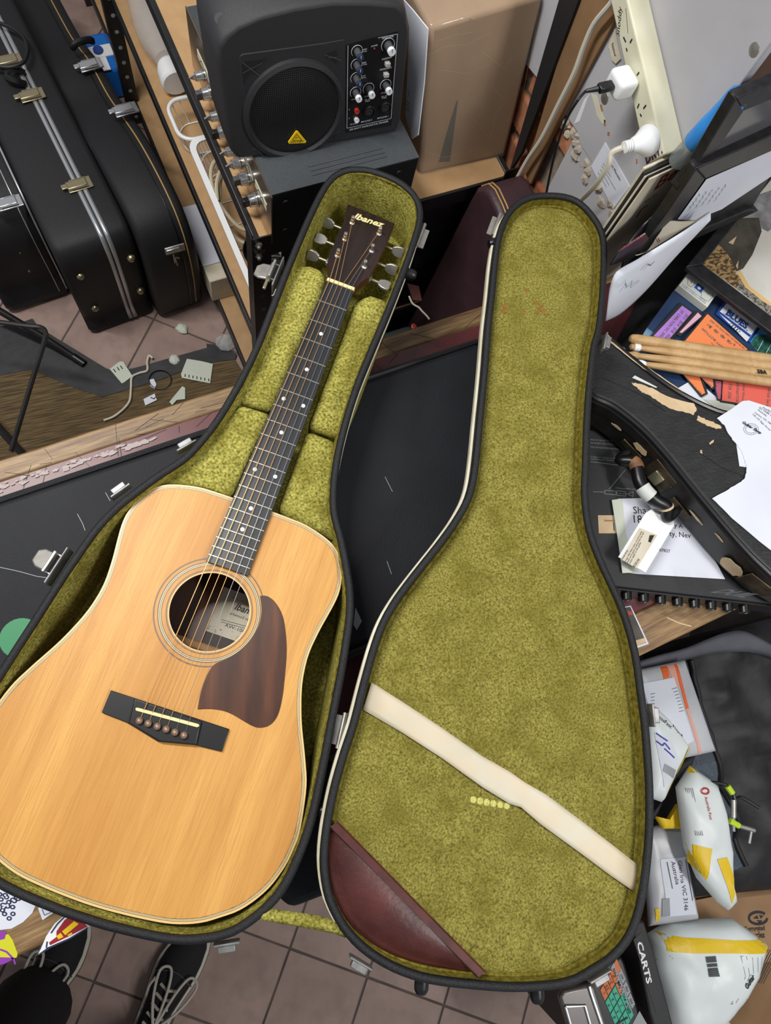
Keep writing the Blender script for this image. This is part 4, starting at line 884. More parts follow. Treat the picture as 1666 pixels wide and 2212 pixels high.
# cardboard box wrapped in stretch film
bl, br_, tl2, tr2 = Vector((0.632, 0.842, Z1)), Vector((0.824, 0.836, Z1)), Vector((0.618, 0.900, 1.115)), Vector((0.824, 0.896, 1.135))
cb = thing('cardboard_box', (0.72, 0.98, Z1), 'tall brown cardboard box wrapped in clear film beside the loudspeaker', 'box')
dp = Vector((0, 0.27, 0))
obj('carton', MB().add([bl, br_, tr2, tl2, bl + dp, br_ + dp, tr2 + dp, tl2 + dp], [(0, 1, 2, 3), (5, 4, 7, 6), (4, 0, 3, 7), (1, 5, 6, 2), (3, 2, 6, 7), (4, 5, 1, 0)]), 'cardboard', cb, bevel=0.008, seg=3)
cc = (bl + tr2 + dp * 0.5 * 2) / 2
obj('stretch_film', MB().add([cc + (p - cc) * 1.008 + Vector((0, 0, 0.0012)) for p in (bl, br_, tr2, tl2, bl + dp, br_ + dp, tr2 + dp, tl2 + dp)], [(0, 1, 2, 3), (5, 4, 7, 6), (4, 0, 3, 7), (1, 5, 6, 2), (3, 2, 6, 7)]), 'film', cb, bevel=0.008, seg=3)
FB = plane3(bl, br_, tl2)
patch('dark_tape', [(948, 350), (972, 349), (990, 215), (985, 222), (970, 270)], FB, 'sheet_dark', cb, 0.0006); strokes('flap_line', [[(1016, 40), (996, 190), (985, 225)], [(1168, 8), (1105, 330)]], FB, 'cardboard_dark', cb, 0.0016)
strokes('film_crease', [[(930, 68), (970, 60), (1010, 44)], [(940, 90), (985, 75), (1020, 70)], [(1000, 30), (1030, 44), (1080, 20)], [(925, 120), (960, 100), (1010, 96), (1060, 70)], [(950, 150), (1010, 160), (1060, 140)], [(1040, 110), (1090, 150), (1110, 120)], [(1015, 250), (1060, 300), (1075, 240)], [(920, 330), (960, 340), (1020, 326)], [(1060, 180), (1090, 220), (1060, 260)]], lift(FB, 0.0028), 'film', cb, 0.0012)
ws = tag(slab('white_sheet', [(872, 0), (890, 20), (924, 62), (916, 180), (903, 292), (890, 300), (876, 250), (882, 120), (884, 60)], PX(0.606), 0.002, 'paper'), 'white printed sheet standing between loudspeaker and wrapped box', 'paper')
strokes('print', [[(880, 190), (884, 200), (882, 208)], [(874, 214), (886, 226)], [(874, 222), (884, 232)], [(873, 230), (884, 240)]], PX(0.606), 'ink_soft', ws, 0.0012)

# boards and cables standing by the wall
bd1 = tag(obj('dark_board', MB().add([ON(x, y, PX(0.816)) + Vector((dx, 0, 0)) for dx in (0, 0.008) for x, y in ((1100, 372), (1126, 330), (1250, 0), (1225, -60))], [(0, 1, 2, 3), (7, 6, 5, 4), (0, 4, 5, 1), (1, 5, 6, 2), (2, 6, 7, 3), (3, 7, 4, 0)]), 'tolex_soft'), 'narrow black board standing upright between wrapped box and wall', 'board')
bd2 = tag(obj('cardboard_sheet', MB().add([ON(x, y, PX(0.822)) + Vector((dx, 0, 0)) for dx in (0, 0.005) for x, y in ((1133, 370), (1146, 398), (1195, 290), (1330, 40), (1340, -60), (1262, -60), (1150, 320))], [tuple(range(7)), tuple(range(13, 6, -1))] + [(i, i + 7, (i + 1) % 7 + 7, (i + 1) % 7) for i in range(7)]), 'cardboard_dark'), 'folded brown cardboard sheet standing against the plastered wall', 'cardboard')
tag(obj('white_cable', MB().tube(spline([ON(x, y, PX(0.806)) for x, y in ((1352, -60), (1325, 0), (1285, 50), (1262, 100), (1240, 160), (1205, 230), (1170, 300), (1140, 345), (1112, 396))], 5, False), 0.0044, 8), 'cable_white'), 'thick white cable running up beside the cardboard sheet', 'cable')

# things on the lower shelves
bk = thing('wire_basket', (0.42, 1.10, Z2), 'white wire basket full of cables on the lower shelf', 'basket')
def rrect(x0, x1, y0, y1, z, r=0.035, n=5):
    out = []
    for cx, cy, a0 in ((x1 - r, y1 - r, 0), (x0 + r, y1 - r, 90), (x0 + r, y0 + r, 180), (x1 - r, y0 + r, 270)):
        for k in range(n + 1): a = R(a0 + 90 * k / n); out.append(Vector((cx + r * math.cos(a), cy + r * math.sin(a), z)))
    return out
bx = (0.288, 0.54, 0.86, 1.32)
ro = rrect(bx[0], bx[1], bx[2], bx[3], 0.535); ri = rrect(bx[0] + 0.014, bx[1] - 0.014, bx[2] + 0.014, bx[3] - 0.014, 0.535, 0.026)
obj('rim', MB().loft([setz(ro, 0.530), setz(ro, 0.535), setz(ri, 0.535), setz(ri, 0.530), setz(ro, 0.530)]), 'white_plastic', bk)
mb = MB(); rb = rrect(bx[0] + 0.03, bx[1] - 0.03, bx[2] + 0.03, bx[3] - 0.03, Z2 + 0.0025)
obj('bottom_ring', MB().tube(rb, 0.002, 5, closed=True), 'white_plastic', bk)
for z in (0.465, 0.50): obj('side_wire', MB().tube(rrect(bx[0] + 0.02, bx[1] - 0.02, bx[2] + 0.02, bx[3] - 0.02, z), 0.0012, 5, closed=True), 'white_plastic', bk)
for k in range(0, len(ro), 1): obj('rib_wire', MB().tube([ri[k], rb[k]], 0.0012, 4), 'white_plastic', bk)
for t in (0.15, 0.3, 0.45, 0.6, 0.75, 0.9):
    y = bx[2] + (bx[3] - bx[2]) * t; obj('rib_wire', MB().tube([Vector((bx[0] + 0.008, y, 0.532)), Vector((bx[0] + 0.03, y, Z2 + 0.003)), Vector((bx[1] - 0.03, y, Z2 + 0.003)), Vector((bx[1] - 0.008, y, 0.532))], 0.0012, 4), 'white_plastic', bk)
bk2 = thing('wire_basket', (0.41, 1.41, Z2), 'second white wire basket further along the lower shelf', 'basket')
ro2 = rrect(0.284, 0.54, 1.345, 1.47, 0.50); obj('rim', MB().tube(ro2, 0.005, 8, closed=True), 'white_plastic', bk2)
rb2 = rrect(0.30, 0.52, 1.36, 1.455, Z2 + 0.0025); obj('bottom_ring', MB().tube(rb2, 0.002, 5, closed=True), 'white_plastic', bk2)
for k in range(0, len(ro2), 2): obj('rib_wire', MB().tube([ro2[k], rb2[k]], 0.0013, 4), 'white_plastic', bk2)
def coil(name, c, r, turns, rad, m, label, seed=0, tiltv=0.0):
    rnd = random.Random(seed); pts = []
    for k in range(int(turns * 14)):
        a = k / 14 * 6.283; rr = r * (0.85 + 0.2 * math.sin(k * 0.7 + seed)); pts.append(Vector(c) + Vector((rr * 0.62 * math.cos(a), rr * 1.25 * math.sin(a), tiltv * math.sin(a) + k / (turns * 14) * 0.03 + rnd.uniform(0, 0.003))))
    return tag(obj(name, MB().tube(spline(pts, 3, False), rad, 7), m), label, 'cable')
coil('beige_cable', (0.345, 1.14, 0.50), 0.075, 2.6, 0.0046, 'cable_beige', 'coiled beige cable in the wire basket', 1, 0.03)
coil('black_cable', (0.40, 1.13, 0.48), 0.08, 4.2, 0.0045, 'cable_black', 'coiled black cable at the far end of the wire basket', 2)
coil('black_cable', (0.395, 0.95, 0.47), 0.075, 4.2, 0.0042, 'cable_black', 'coiled black cable at the near end of the wire basket', 4)
tag(obj('beige_lead', MB().tube(spline([Vector(p) for p in ((0.335, 1.20, 0.535), (0.35, 1.10, 0.548), (0.375, 1.00, 0.545), (0.40, 0.93, 0.53))], 6, False), 0.0048, 8), 'cable_beige'), 'straight beige lead lying across the coiled cables', 'cable')
for ax, ay_, lab in ((0.405, 1.235, 'black power adaptor at the far end of the wire basket'), (0.43, 1.06, 'black power adaptor in the middle of the wire basket'), (0.365, 0.915, 'black power adaptor at the near end of the wire basket')):
    ad = thing('power_adaptor', (ax, ay_, 0.475), lab, 'adaptor', 'adaptors in the wire basket')
    obj('body', MB().box((ax, ay_, 0.50), (0.06, 0.085, 0.045)), 'plastic_black', ad, bevel=0.006, seg=3); obj('label', MB().box((ax, ay_, 0.5232), (0.03, 0.045, 0.0006)), 'sheet_dark', ad)
    obj('lead', MB().tube(spline([Vector((ax - 0.02, ay_ - 0.04, 0.505)), Vector((ax - 0.045, ay_ - 0.06, 0.52)), Vector((ax - 0.05, ay_, 0.53)), Vector((ax - 0.02, ay_ + 0.05, 0.52)), Vector((ax + 0.03, ay_ + 0.03, 0.53)), Vector((ax + 0.04, ay_ - 0.05, 0.515))], 5, False), 0.0034, 6), 'cable_black', ad)
lamp = thing('black_lampshade', (0.375, 1.03, 0.49), 'small black cone shade lying on the cables in the basket', 'shade')
obj('shade', MB().lathe(Vector((0.385, 1.045, 0.515)), Vector((-0.25, -0.75, 0.25)), [(0.018, 0), (0.022, 0.010), (0.030, 0.03), (0.05, 0.07), (0.056, 0.082), (0.054, 0.082), (0.02, 0.012), (0, 0.01)], 24), 'plastic_black', lamp)
pb = thing('clear_bottle', (0.35, 1.72, Z2), 'clear plastic bottle with a white base standing on the lower shelf', 'bottle')
obj('bottle', MB().tube(spline([Vector((0.335, 1.60, Z2 + 0.062)), Vector((0.34, 1.66, Z2 + 0.062)), Vector((0.345, 1.74, Z2 + 0.062)), Vector((0.352, 1.84, Z2 + 0.062)), Vector((0.356, 1.90, Z2 + 0.062))], 3, False), [0.03, 0.036, 0.045, 0.052, 0.056, 0.057, 0.057, 0.055, 0.05, 0.042, 0.03, 0.022, 0.018][:13], 18), 'clear', pb)
obj('base_cap', MB().lathe(Vector((0.337, 1.605, Z2 + 0.042)), Vector((0.0, -1, -0.02)), [(0.03, 0), (0.036, 0.02), (0.038, 0.055), (0.034, 0.06), (0, 0.06)], 20), 'white', pb)
wbx = thing('white_carton', (0.295, 1.26, Z3), 'worn white carton on the bottom shelf beside the guitar cases', 'box')
obj('carton', MB().box((0.302, 1.285, Z3 + 0.0505), (0.085, 0.25, 0.10)), 'paper_warm', wbx, bevel=0.003); obj('lid', MB().box((0.302, 1.31, Z3 + 0.103), (0.087, 0.20, 0.006)), 'paper', wbx, bevel=0.002)
bt = thing('blue_tub', (0.262, 2.06, 0), 'shiny blue plastic tub with a white lid on the floor by the shelving', 'tub')
obj('tub', MB().box((0.225, 2.08, 0.06), (0.10, 0.15, 0.118)), 'blue_tub', bt, bevel=0.015, seg=3); obj('band', MB().box((0.225, 2.075, 0.1205), (0.085, 0.045, 0.006)), 'white', bt, bevel=0.002); obj('cap', MB().lathe(Vector((0.225, 2.075, 0.123)), (0, 0, 1), [(0.015, 0), (0.015, 0.008), (0, 0.008)], 16), 'blue_dark', bt)
obj('label', MB().box((0.215, 2.026, 0.1205), (0.05, 0.05, 0.003)), 'white', bt)

# burgundy instrument case and a bag in the gap behind the counter
pc = thing('burgundy_case', (0.77, 0.66, 0), 'burgundy instrument case with gold piping standing behind the counter', 'case')
PCX, PCZ = 0.722, 0.886
prof = [(0.550, 0.30), (0.550, 0.80), (0.562, 0.845), (0.60, 0.870), (0.70, PCZ), (0.735, PCZ + 0.002), (0.756, PCZ - 0.006), (0.770, PCZ - 0.028), (0.772, PCZ - 0.07), (0.772, 0.002), (0.550, 0.002)]
obj('shell', MB().prism([Vector((PCX - (PCZ - z) * 0.11, y, z)) for y, z in prof], (0.092, 0, 0)), 'burg_case', pc, bevel=0.010, seg=3)
for q in (0.013, 0.021): obj('gold_piping', MB().tube([Vector((PCX + q - (PCZ - z) * 0.11, y, z + 0.0012)) for y, z in prof[1:8]], 0.0016, 6), 'gold_line', pc)
gb = thing('canvas_bag', (0.53, 0.63, 0), 'grey green canvas bag with red trim in the gap behind the counter', 'bag')
gp = 0.62
obj('bag', MB().prism([Vector((0.40, 0.56, z)) if False else Vector((x, y, 0.001)) for x, y, z in ((0.40, 0.56, 0), (0.575, 0.56, 0), (0.58, 0.655, 0), (0.40, 0.655, 0))], (0, 0, gp)), 'bag_green', gb, bevel=0.02, seg=3)
obj('trim', MB().tube([Vector((0.579, 0.565, gp - 0.012)), Vector((0.581, 0.65, gp - 0.012)), Vector((0.577, 0.655, 0.3))], 0.006, 6), 'red', gb)
slab('tag', [(880, 612), (905, 618), (912, 650), (892, 648)], gp + 0.003, 0.002, 'oxblood', gb)
obj('drawstring', MB().tube(spline([W(x, y, gp + 0.01) for x, y in ((884, 640), (892, 656), (905, 664), (912, 672), (922, 682), (928, 690))], 4, False), 0.0022, 6), 'cable_white', gb)
# ================================================================== GUITAR CASES ON THE FLOOR
def side_case(name, label, x0, y0, ang, prof, tl, tr, group, m='tolex_soft'):
    """case stood on its long edge: profile (along, up) and thickness left / right of the seam"""
    d = Vector((math.sin(ang), math.cos(ang), 0)); e = Vector((d.y, -d.x, 0)); o = Vector((x0, y0, 0))
    t = thing(name, o + d * 0.4, label, 'guitar case', group)
    P = [p for p in spline([Vector((s, 0, z)) for s, z in prof], 4)]
    def ring(off, k, dz=0.0):
        c = Vector((0.5, 0, 0.2)); return [o + d * (c.x + (p.x - c.x) * (1 - k / 0.5)) + e * off + Vector((0, 0, max(0.0012, c.z + (p.z - c.z) * (1 - k / 0.2)))) for p in P]
    obj('shell', MB().loft([ring(-tl, 0.010), ring(-tl + 0.008, 0.003), ring(-tl + 0.02, 0.0), ring(tr - 0.015, 0.0), ring(tr - 0.006, 0.003), ring(tr, 0.009)], cap0=True, cap1=True), m, t, ang=50)
    return t, o, d, e, P
def seam_strip(t, o, d, e, P, off, w, m, s0, s1, h=0.0015, name='seam_strip'):
    Q = [p for p in P if p.z > 0.02 and s0 <= p.x <= s1]; Q.sort(key=lambda p: (P.index(p)))
    L = [[o + d * (p.x - (0.002 if p.x < 0.06 and p.z < 0.36 else 0)) + e * (off + q) + Vector((0, 0, p.z + (h if p.x > 0.02 else 0))) for p in Q] for q in (-w / 2, w / 2)]
    ob = obj(name, MB().loft(L, close=False), m, t); so = ob.modifiers.new('thickness', 'SOLIDIFY'); so.thickness = 0.002; so.offset = 0; return ob
def top_latch(t, c, e, d, m='nickel', key=False):
    u = Vector((0, 0, 1)); la = obj('latch', MB().box(c + u * 0.002, (0.062, 0.034, 0.004), (e, d, u)), m, t, bevel=0.0015)
    obj('lever', MB().box(c + u * 0.007 - e * 0.006, (0.05, 0.022, 0.006), (e, d, u)), m, la, bevel=0.002); obj('hasp', MB().tube([c + e * 0.02 + d * 0.013 + u * 0.006, c - e * 0.02 + d * 0.013 + u * 0.008, c - e * 0.02 - d * 0.013 + u * 0.008, c + e * 0.02 - d * 0.013 + u * 0.006], 0.002, 6), m, la)
    obj('tongue', MB().box(c + u * 0.009 - e * 0.036, (0.016, 0.014, 0.004), (e, d, u)), m, la, bevel=0.0015)
    if key: obj('key_loop', MB().tube([c - e * 0.02 - d * 0.02 + u * 0.004, c - e * 0.022 - d * 0.045 - u * 0.02, c - e * 0.012 - d * 0.05 - u * 0.03, c - e * 0.006 - d * 0.03 - u * 0.01], 0.0025, 6), m, la)
# middle case
cp2 = [(0.055, 0.0), (0.035, 0.06), (0.012, 0.20), (0.004, 0.32), (0.018, 0.378), (0.06, 0.400), (0.20, 0.402), (0.5, 0.400), (0.85, 0.395), (1.02, 0.36), (1.04, 0.2), (1.02, 0.0), (0.5, 0.0)]
c2 = side_case('hard_case', 'middle black hard case on its side with two aluminium seam strips', 0.035, 1.205, R(-4.5), cp2, 0.131, 0.064, 'hard cases on the floor')
for off in (-0.007, 0.007): seam_strip(*c2, off, 0.011, 'aluminium', -0.1, 1.0)
for px, py in ((172, 400), (70, 207), (22, 133)): top_latch(c2[0], W(px, py, 0.404), c2[3], c2[2], 'brass_dull')
for p in ((173, 595), (205, 664), (283, 557), (303, 627)):
    q = ON(p[0], p[1], PY((1.212 if p[0] > 250 else 1.206) if p[1] < 610 else (1.226 if p[0] > 250 else 1.221))); obj('foot_stud', MB().lathe(q + Vector((0, 0.004, 0)), (0, -1, 0.15), [(0.011, 0), (0.0115, 0.006), (0.009, 0.012), (0.005, 0.0155), (0, 0.0165)], 16), 'brass_dull', c2[0])
hp = [W(x, y, 0.405) for x, y in ((52, 158), (30, 170), (20, 178), (34, 188), (55, 182))]
obj('handle', MB().tube(spline([hp[0], hp[0] + Vector((-0.02, 0, 0.014)), hp[2] + Vector((0, 0, 0.016)), hp[4] + Vector((-0.02, 0, 0.014)), hp[4]], 4, False), 0.009, 8), 'rubber', c2[0])
tag(obj('loose_cable', MB().tube(spline([W(x, y, 0.43) for x, y in ((-60, 20), (0, 50), (28, 62), (52, 82), (60, 108), (52, 132), (30, 144), (0, 144), (-60, 130))], 5, False), 0.005, 8), 'cable_black'), 'loop of black cable lying over the middle guitar case', 'cable')
# right-hand, waisted case
cp1 = [(0.05, 0.0), (0.012, 0.10), (0.0, 0.22), (0.012, 0.33), (0.06, 0.400), (0.16, 0.425), (0.28, 0.415), (0.40, 0.375), (0.50, 0.345), (0.58, 0.345), (0.64, 0.335), (0.72, 0.30), (0.82, 0.272), (1.05, 0.262), (1.08, 0.18), (1.06, 0.10), (0.8, 0.10), (0.5, 0.03), (0.25, 0.0)]
c1 = side_case('hard_case', 'waisted black guitar case on its side beside the shelving', 0.222, 1.185, R(-5.2), cp1, 0.115, 0.024, 'hard cases on the floor')
seam_strip(*c1, 0.0, 0.0035, 'gold_line', -0.1, 1.05, 0.0022)
seam_strip(*c1, -0.016, 0.003, 'rubber', -0.1, 1.05, 0.002, 'bead')
for px, py, z in ((196, 142, 0.36), (272, 238, 0.415)): top_latch(c1[0], W(px, py, z), c1[3], c1[2], 'chrome')
lc = ON(378, 538, PY(1.180)); la = obj('latch', MB().box(lc, (0.052, 0.005, 0.026)), 'nickel', c1[0], bevel=0.0015)
obj('lever', MB().box(lc + Vector((-0.006, -0.005, 0.002)), (0.036, 0.006, 0.016)), 'chrome', la, bevel=0.002)
obj('key', MB().tube([lc + Vector((-0.008, -0.008, -0.010)), lc + Vector((-0.009, -0.010, -0.040)), lc + Vector((-0.004, -0.010, -0.055)), lc + Vector((-0.006, -0.009, -0.020)), lc + Vector((0.004, -0.009, -0.028))], 0.0022, 6), 'nickel', la)
h0, h1 = W(160, 104, 0.36), W(198, 92, 0.36)
obj('handle', MB().tube(spline([h0, h0 + Vector((0, 0, 0.008)), (h0 + h1) / 2 + Vector((0, 0, 0.013)), h1 + Vector((0, 0, 0.008)), h1], 4, False), 0.009, 8), 'rubber', c1[0])
# left case
cp3 = [(0.05, 0.0), (0.03, 0.10), (0.01, 0.22), (0.012, 0.31), (0.05, 0.375), (0.14, 0.40), (0.5, 0.40), (0.9, 0.385), (1.0, 0.33), (1.02, 0.2), (1.0, 0.0), (0.5, 0.0)]
c3 = side_case('hard_case', 'leftmost black hard case on its side with thin chrome edging', -0.125, 1.345, R(-4), cp3, 0.165, 0.018, 'hard cases on the floor')
for off, w in ((0.012, 0.005), (-0.010, 0.003)): seam_strip(*c3, off, w, 'aluminium', -0.1, 1.0)
top_latch(c3[0], W(20, 440, 0.402), c3[3], c3[2], 'chrome')
for p in ((43, 546), (63, 586)): q = ON(p[0], p[1], PY(1.350)); obj('rivet', MB().lathe(q + Vector((0, 0.003, 0)), (0, -1, 0), [(0.003, 0), (0.003, 0.004), (0, 0.006)], 10), 'chrome', c3[0])

# black tubular stand at the left
sd = thing('tubular_stand', W(150, 780, 0), 'black tubular metal stand leg with a rubber foot on the mat', 'stand')
obj('leg', MB().tube([W(-80, 622, 0.20), W(0, 672, 0.13), W(100, 732, 0.06), W(165, 775, 0.018)], 0.010, 10), 'steel_black', sd)
obj('rubber_foot', MB().tube([W(158, 770, 0.022), W(182, 786, 0.012)], 0.0115, 10), 'rubber', sd)
obj('brace', MB().tube(spline([W(x, y, z) for x, y, z in ((-60, 690, 0.30), (0, 696, 0.30), (60, 704, 0.30), (88, 707, 0.30), (98, 718, 0.30), (96, 738, 0.29), (70, 820, 0.25), (24, 975, 0.18))], 5, False), 0.0062, 8), 'steel_black', sd)
obj('lower_leg', MB().tube([W(-40, 880, 0.10), W(10, 938, 0.06), W(58, 990, 0.02)], 0.010, 8), 'steel_black', sd)

# litter on the floor
def scrap(name, pts, label, m='paper_green', marks=None, z=0.0085, cat='paper'):
    o = tag(slab(name, pts, z + 0.0012, 0.0012, m), label, cat)
    if marks: strokes('marks', marks, z + 0.0012, 'ink', o, 0.0028)
    return o
scrap('price_tag', [(237, 797), (258, 781), (266, 781), (286, 812), (268, 826), (263, 828)], 'cream paper tag with three dashes on the taped mat edge', marks=[[(245, 797), (250, 804)], [(253, 793), (258, 800)], [(260, 790), (265, 797)]])
scrap('price_tag', [(404, 775), (435, 780), (460, 786), (454, 828), (393, 816), (391, 808)], 'largest cream paper tag, creased, with a row of dashes', marks=[[(400 + 8.5 * k, 808 + 1.6 * k), (400 + 8.5 * k, 814 + 1.6 * k)] for k in range(7)])
scrap('paper_scrap', [(310, 862), (334, 850), (339, 864), (314, 876)], 'small white scrap with a scribble at the counter edge', 'paper', [[(325, 858), (333, 862), (336, 857)]])
scrap('paper_scrap', [(366, 868), (394, 834), (400, 838), (400, 862), (382, 864), (372, 875)], 'folded cream scrap at the counter edge', 'paper_green')
scrap('paper_scrap', [(323, 820), (332, 818), (338, 830), (334, 840), (325, 834)], 'tiny folded white scrap beside the string', 'paper')
for pts, lab in (([(380, 706), (395, 704), (408, 710), (402, 721), (386, 720)], 'crumpled pale paper ball on the floor tiles'), ([(368, 776), (378, 772), (390, 776), (384, 786), (370, 786)], 'crumpled pale paper ball on the mat tape')):
    c = sum((W(x, y, 0) for x, y in pts), Vector()) / len(pts); mb = MB(); mb.lathe(c + Vector((0, 0, 0.001)), (0.1, 0.1, 1), [(0.010, 0), (0.017, 0.004), (0.013, 0.010), (0.006, 0.014), (0, 0.015)], 9)
    for v in mb.v: q = fbm(v.x * 160, v.y * 160, v.z * 160) * 0.006; v.x += q; v.y -= q
    tag(obj('paper_ball', mb, 'paper_green', smooth=False), lab, 'paper')
tag(obj('twine', MB().tube(spline([W(x, y, 0.012) for x, y in ((224, 908), (250, 897), (278, 870), (283, 840), (285, 815), (300, 806), (318, 800), (318, 782), (322, 768), (330, 774))], 5, False), 0.0034, 6), 'paper_warm'), 'length of frayed brown twine on the ribbed mat', 'twine')
tag(obj('wire_loop', MB().tube(spline([W(322 + 24 * math.cos(a / 12 * 6.283) + 24, 820 + 20 * math.sin(a / 12 * 6.283), 0.012) for a in range(12)], 3, True), 0.0014, 5, closed=True), 'cable_black'), 'thin black wire loop on the mat', 'wire')
tag(obj('felt_scrap', MB().lathe(W(369, 635, 0.0002), (0, 0, 1), [(0.010, 0), (0.012, 0.004), (0.007, 0.010), (0, 0.012)], 7), 'cable_black', smooth=False), 'small black scrap lying on the tiles', 'scrap')
tag(obj('plastic_wrap', MB().lathe(W(487, 742, 0.0102), (0.1, 0, 1), [(0.022, 0), (0.030, 0.006), (0.020, 0.024), (0.008, 0.036), (0, 0.038)], 8), 'clear', smooth=False), 'scrunched clear plastic by the shelving foot', 'plastic')
# ================================================================== RIGHT END OF THE COUNTER
from mathutils.bvhtree import BVHTree
def bvh_of(o):
    og = WO[o.name]; return BVHTree.FromPolygons([v.co + og for v in o.data.vertices], [tuple(p.vertices) for p in o.data.polygons])
def drape(o, bv, h=0.0007):
    """let a thin print follow the soft surface below it"""
    if o is None: return
    og = WO[o.name]
    for v in o.data.vertices:
        w = v.co + og; hit = bv.ray_cast(Vector((w.x, w.y, 3.0)), Vector((0, 0, -1)))
        if hit[0] is not None: v.co.z = hit[0].z + h - og.z
    return o
def gpatch(name, c4, z, m, parent, n=10, k=None):
    a, b, c, d = [W(p[0], p[1], z) for p in c4]; k = k or n
    return obj(name, MB().grid([[a.lerp(b, i / n).lerp(d.lerp(c, i / n), j / k) for i in range(n + 1)] for j in range(k + 1)]), m, parent, smooth=False, fixn=False)

# rack effects unit
r0 = W(1340, 1285, ZC); r1 = W(1640, 1318, ZC); ru = (r1 - r0).normalized(); rv = Vector((-ru.y, ru.x, 0)); RZ = 0.917
ro_ = r0 - ru * 0.095; RL, RD = 0.50, 0.27
rk = thing('rack_unit', ro_ + ru * 0.2 + rv * 0.13, 'black rack effects unit with a row of knobs under the papers', 'rack unit')
rc = ro_ + ru * (RL / 2) + rv * (RD / 2)
obj('chassis', MB().box(Vector((rc.x, rc.y, (ZC + RZ) / 2 + 0.0003)), (RL, RD, RZ - ZC - 0.0006), (ru, rv, Vector((0, 0, 1)))), 'plastic_black', rk, bevel=0.003)
RF = (ro_ - rv * 0.0004, -rv)
fcx = ro_ + ru * (RL / 2) - rv * 0.002
obj('front_panel', MB().box(Vector((fcx.x, fcx.y, (ZC + RZ) / 2)), (RL, 0.004, RZ - ZC - 0.012), (ru, rv, Vector((0, 0, 1)))), 'plastic_dark', rk, bevel=0.001)
for k in range(8):
    c = ro_ + ru * (0.086 + k * 0.030) + Vector((0, 0, RZ - ZC - 0.022)) - rv * 0.004
    kn = obj('knob', MB().lathe(c, -rv + Vector((0, 0, 0.05)), [(0.009, 0), (0.0085, 0.012), (0.007, 0.013), (0, 0.013)], 14), 'rubber', rk)
    obj('pointer', MB().box(c - rv * 0.0135 + Vector((0, 0, 0.004)), (0.001, 0.0006, 0.006), (ru, rv, Vector((0, 0, 1)))), 'white_print', kn)
text('lettering', 'DUIL', (1534, 1279), (1608, 1291), (ro_ - rv * 0.0042, -rv), 'tile_grey', rk, 0.0008, 0.2, 0.02, 1.6)
c = ro_ + ru * 0.08 + Vector((0, 0, 0.012)) - rv * 0.004; obj('panel_screw', MB().lathe(c, -rv, [(0.005, 0), (0.004, 0.002), (0, 0.0024)], 12), 'nickel', rk)
for s, a, b in (('REDUCE THE RISK OF FIRE OR ELECTRIC', (1276, 951), (1352, 957)), ('QUALIFIED SERVICE PERSONNEL', (1276, 958), (1345, 963)), ('FUR DIE RICHTIGE ANWENDUNG', (1276, 967), (1350, 973)), ('TO REDUCE THE RISK OF FIRE OR ELECTRIC', (1276, 988), (1357, 994)), ('THIS PRODUCT TO RAIN OR MOISTURE', (1276, 993), (1357, 999)), ('INPUT LEVEL', (1352, 1056.5), (1375, 1059)), ('ATTENUATOR', (1330, 1055), (1351, 1057.5)), ('+4dB  -20dB', (1336, 1066), (1350, 1068))):
    text('lettering', s, a, b, RZ, 'tile_grey', rk, 0.0005)
strokes('diagram', [[(1276, 997), (1366, 1009)], [(1307, 1059), (1331, 1061), (1331, 1069), (1307, 1067), (1307, 1059)], [(1333, 1060), (1352, 1062), (1352, 1072), (1333, 1070), (1333, 1060)], [(1282, 1062), (1307, 1063)], [(1331, 1065), (1333, 1065)], [(1352, 1067), (1358, 1067), (1368, 1062), (1368, 1073), (1358, 1068)], [(1316, 1057), (1352, 1014)]], RZ, 'tile_grey', rk, 0.0007)
yl = tag(slab('yellow_label', [(1292, 1113), (1347, 1113), (1350, 1152), (1294, 1152)], RZ + 0.0008, 0.0006, 'wear'), 'small beige label on the rack unit beside the envelope', 'label')
text('lettering', 'Justwan Pty Ltd', (1306, 1126), (1345, 1127), RZ + 0.0008, 'ink_red', yl); text('lettering', '14', (1326, 1146), (1345, 1147), RZ + 0.0008, 'ink_soft', yl)
# envelope and plastic sleeve on the unit
en = tag(slab('envelope', [(1336, 1077), (1392, 1076), (1450, 1076), (1492, 1110), (1567, 1251), (1379, 1240), (1350, 1236)], RZ + 0.0034, 0.0012, 'paper'), 'white addressed envelope lying on the rack unit', 'envelope')
EZ = RZ + 0.0034
for s, a, b in (('Sha', (1369, 1109), (1397, 1110)), ('18', (1370, 1129), (1388, 1130)), ('y A', (1457, 1139), (1476, 1141)), ('ty, Nev', (1447, 1158), (1493, 1162)), ('07837', (1425, 1191), (1448, 1194)), ('ry', (1452, 1116), (1463, 1117))):
    text('lettering', s, a, b, EZ, 'ink', en)
sl = tag(slab('plastic_sleeve', [(1322, 1080), (1345, 1077), (1352, 1150), (1382, 1236), (1345, 1238), (1336, 1170)], RZ + 0.0052, 0.0008, 'paper_green'), 'crinkled pale green plastic sleeve at the left end of the envelope', 'sleeve')

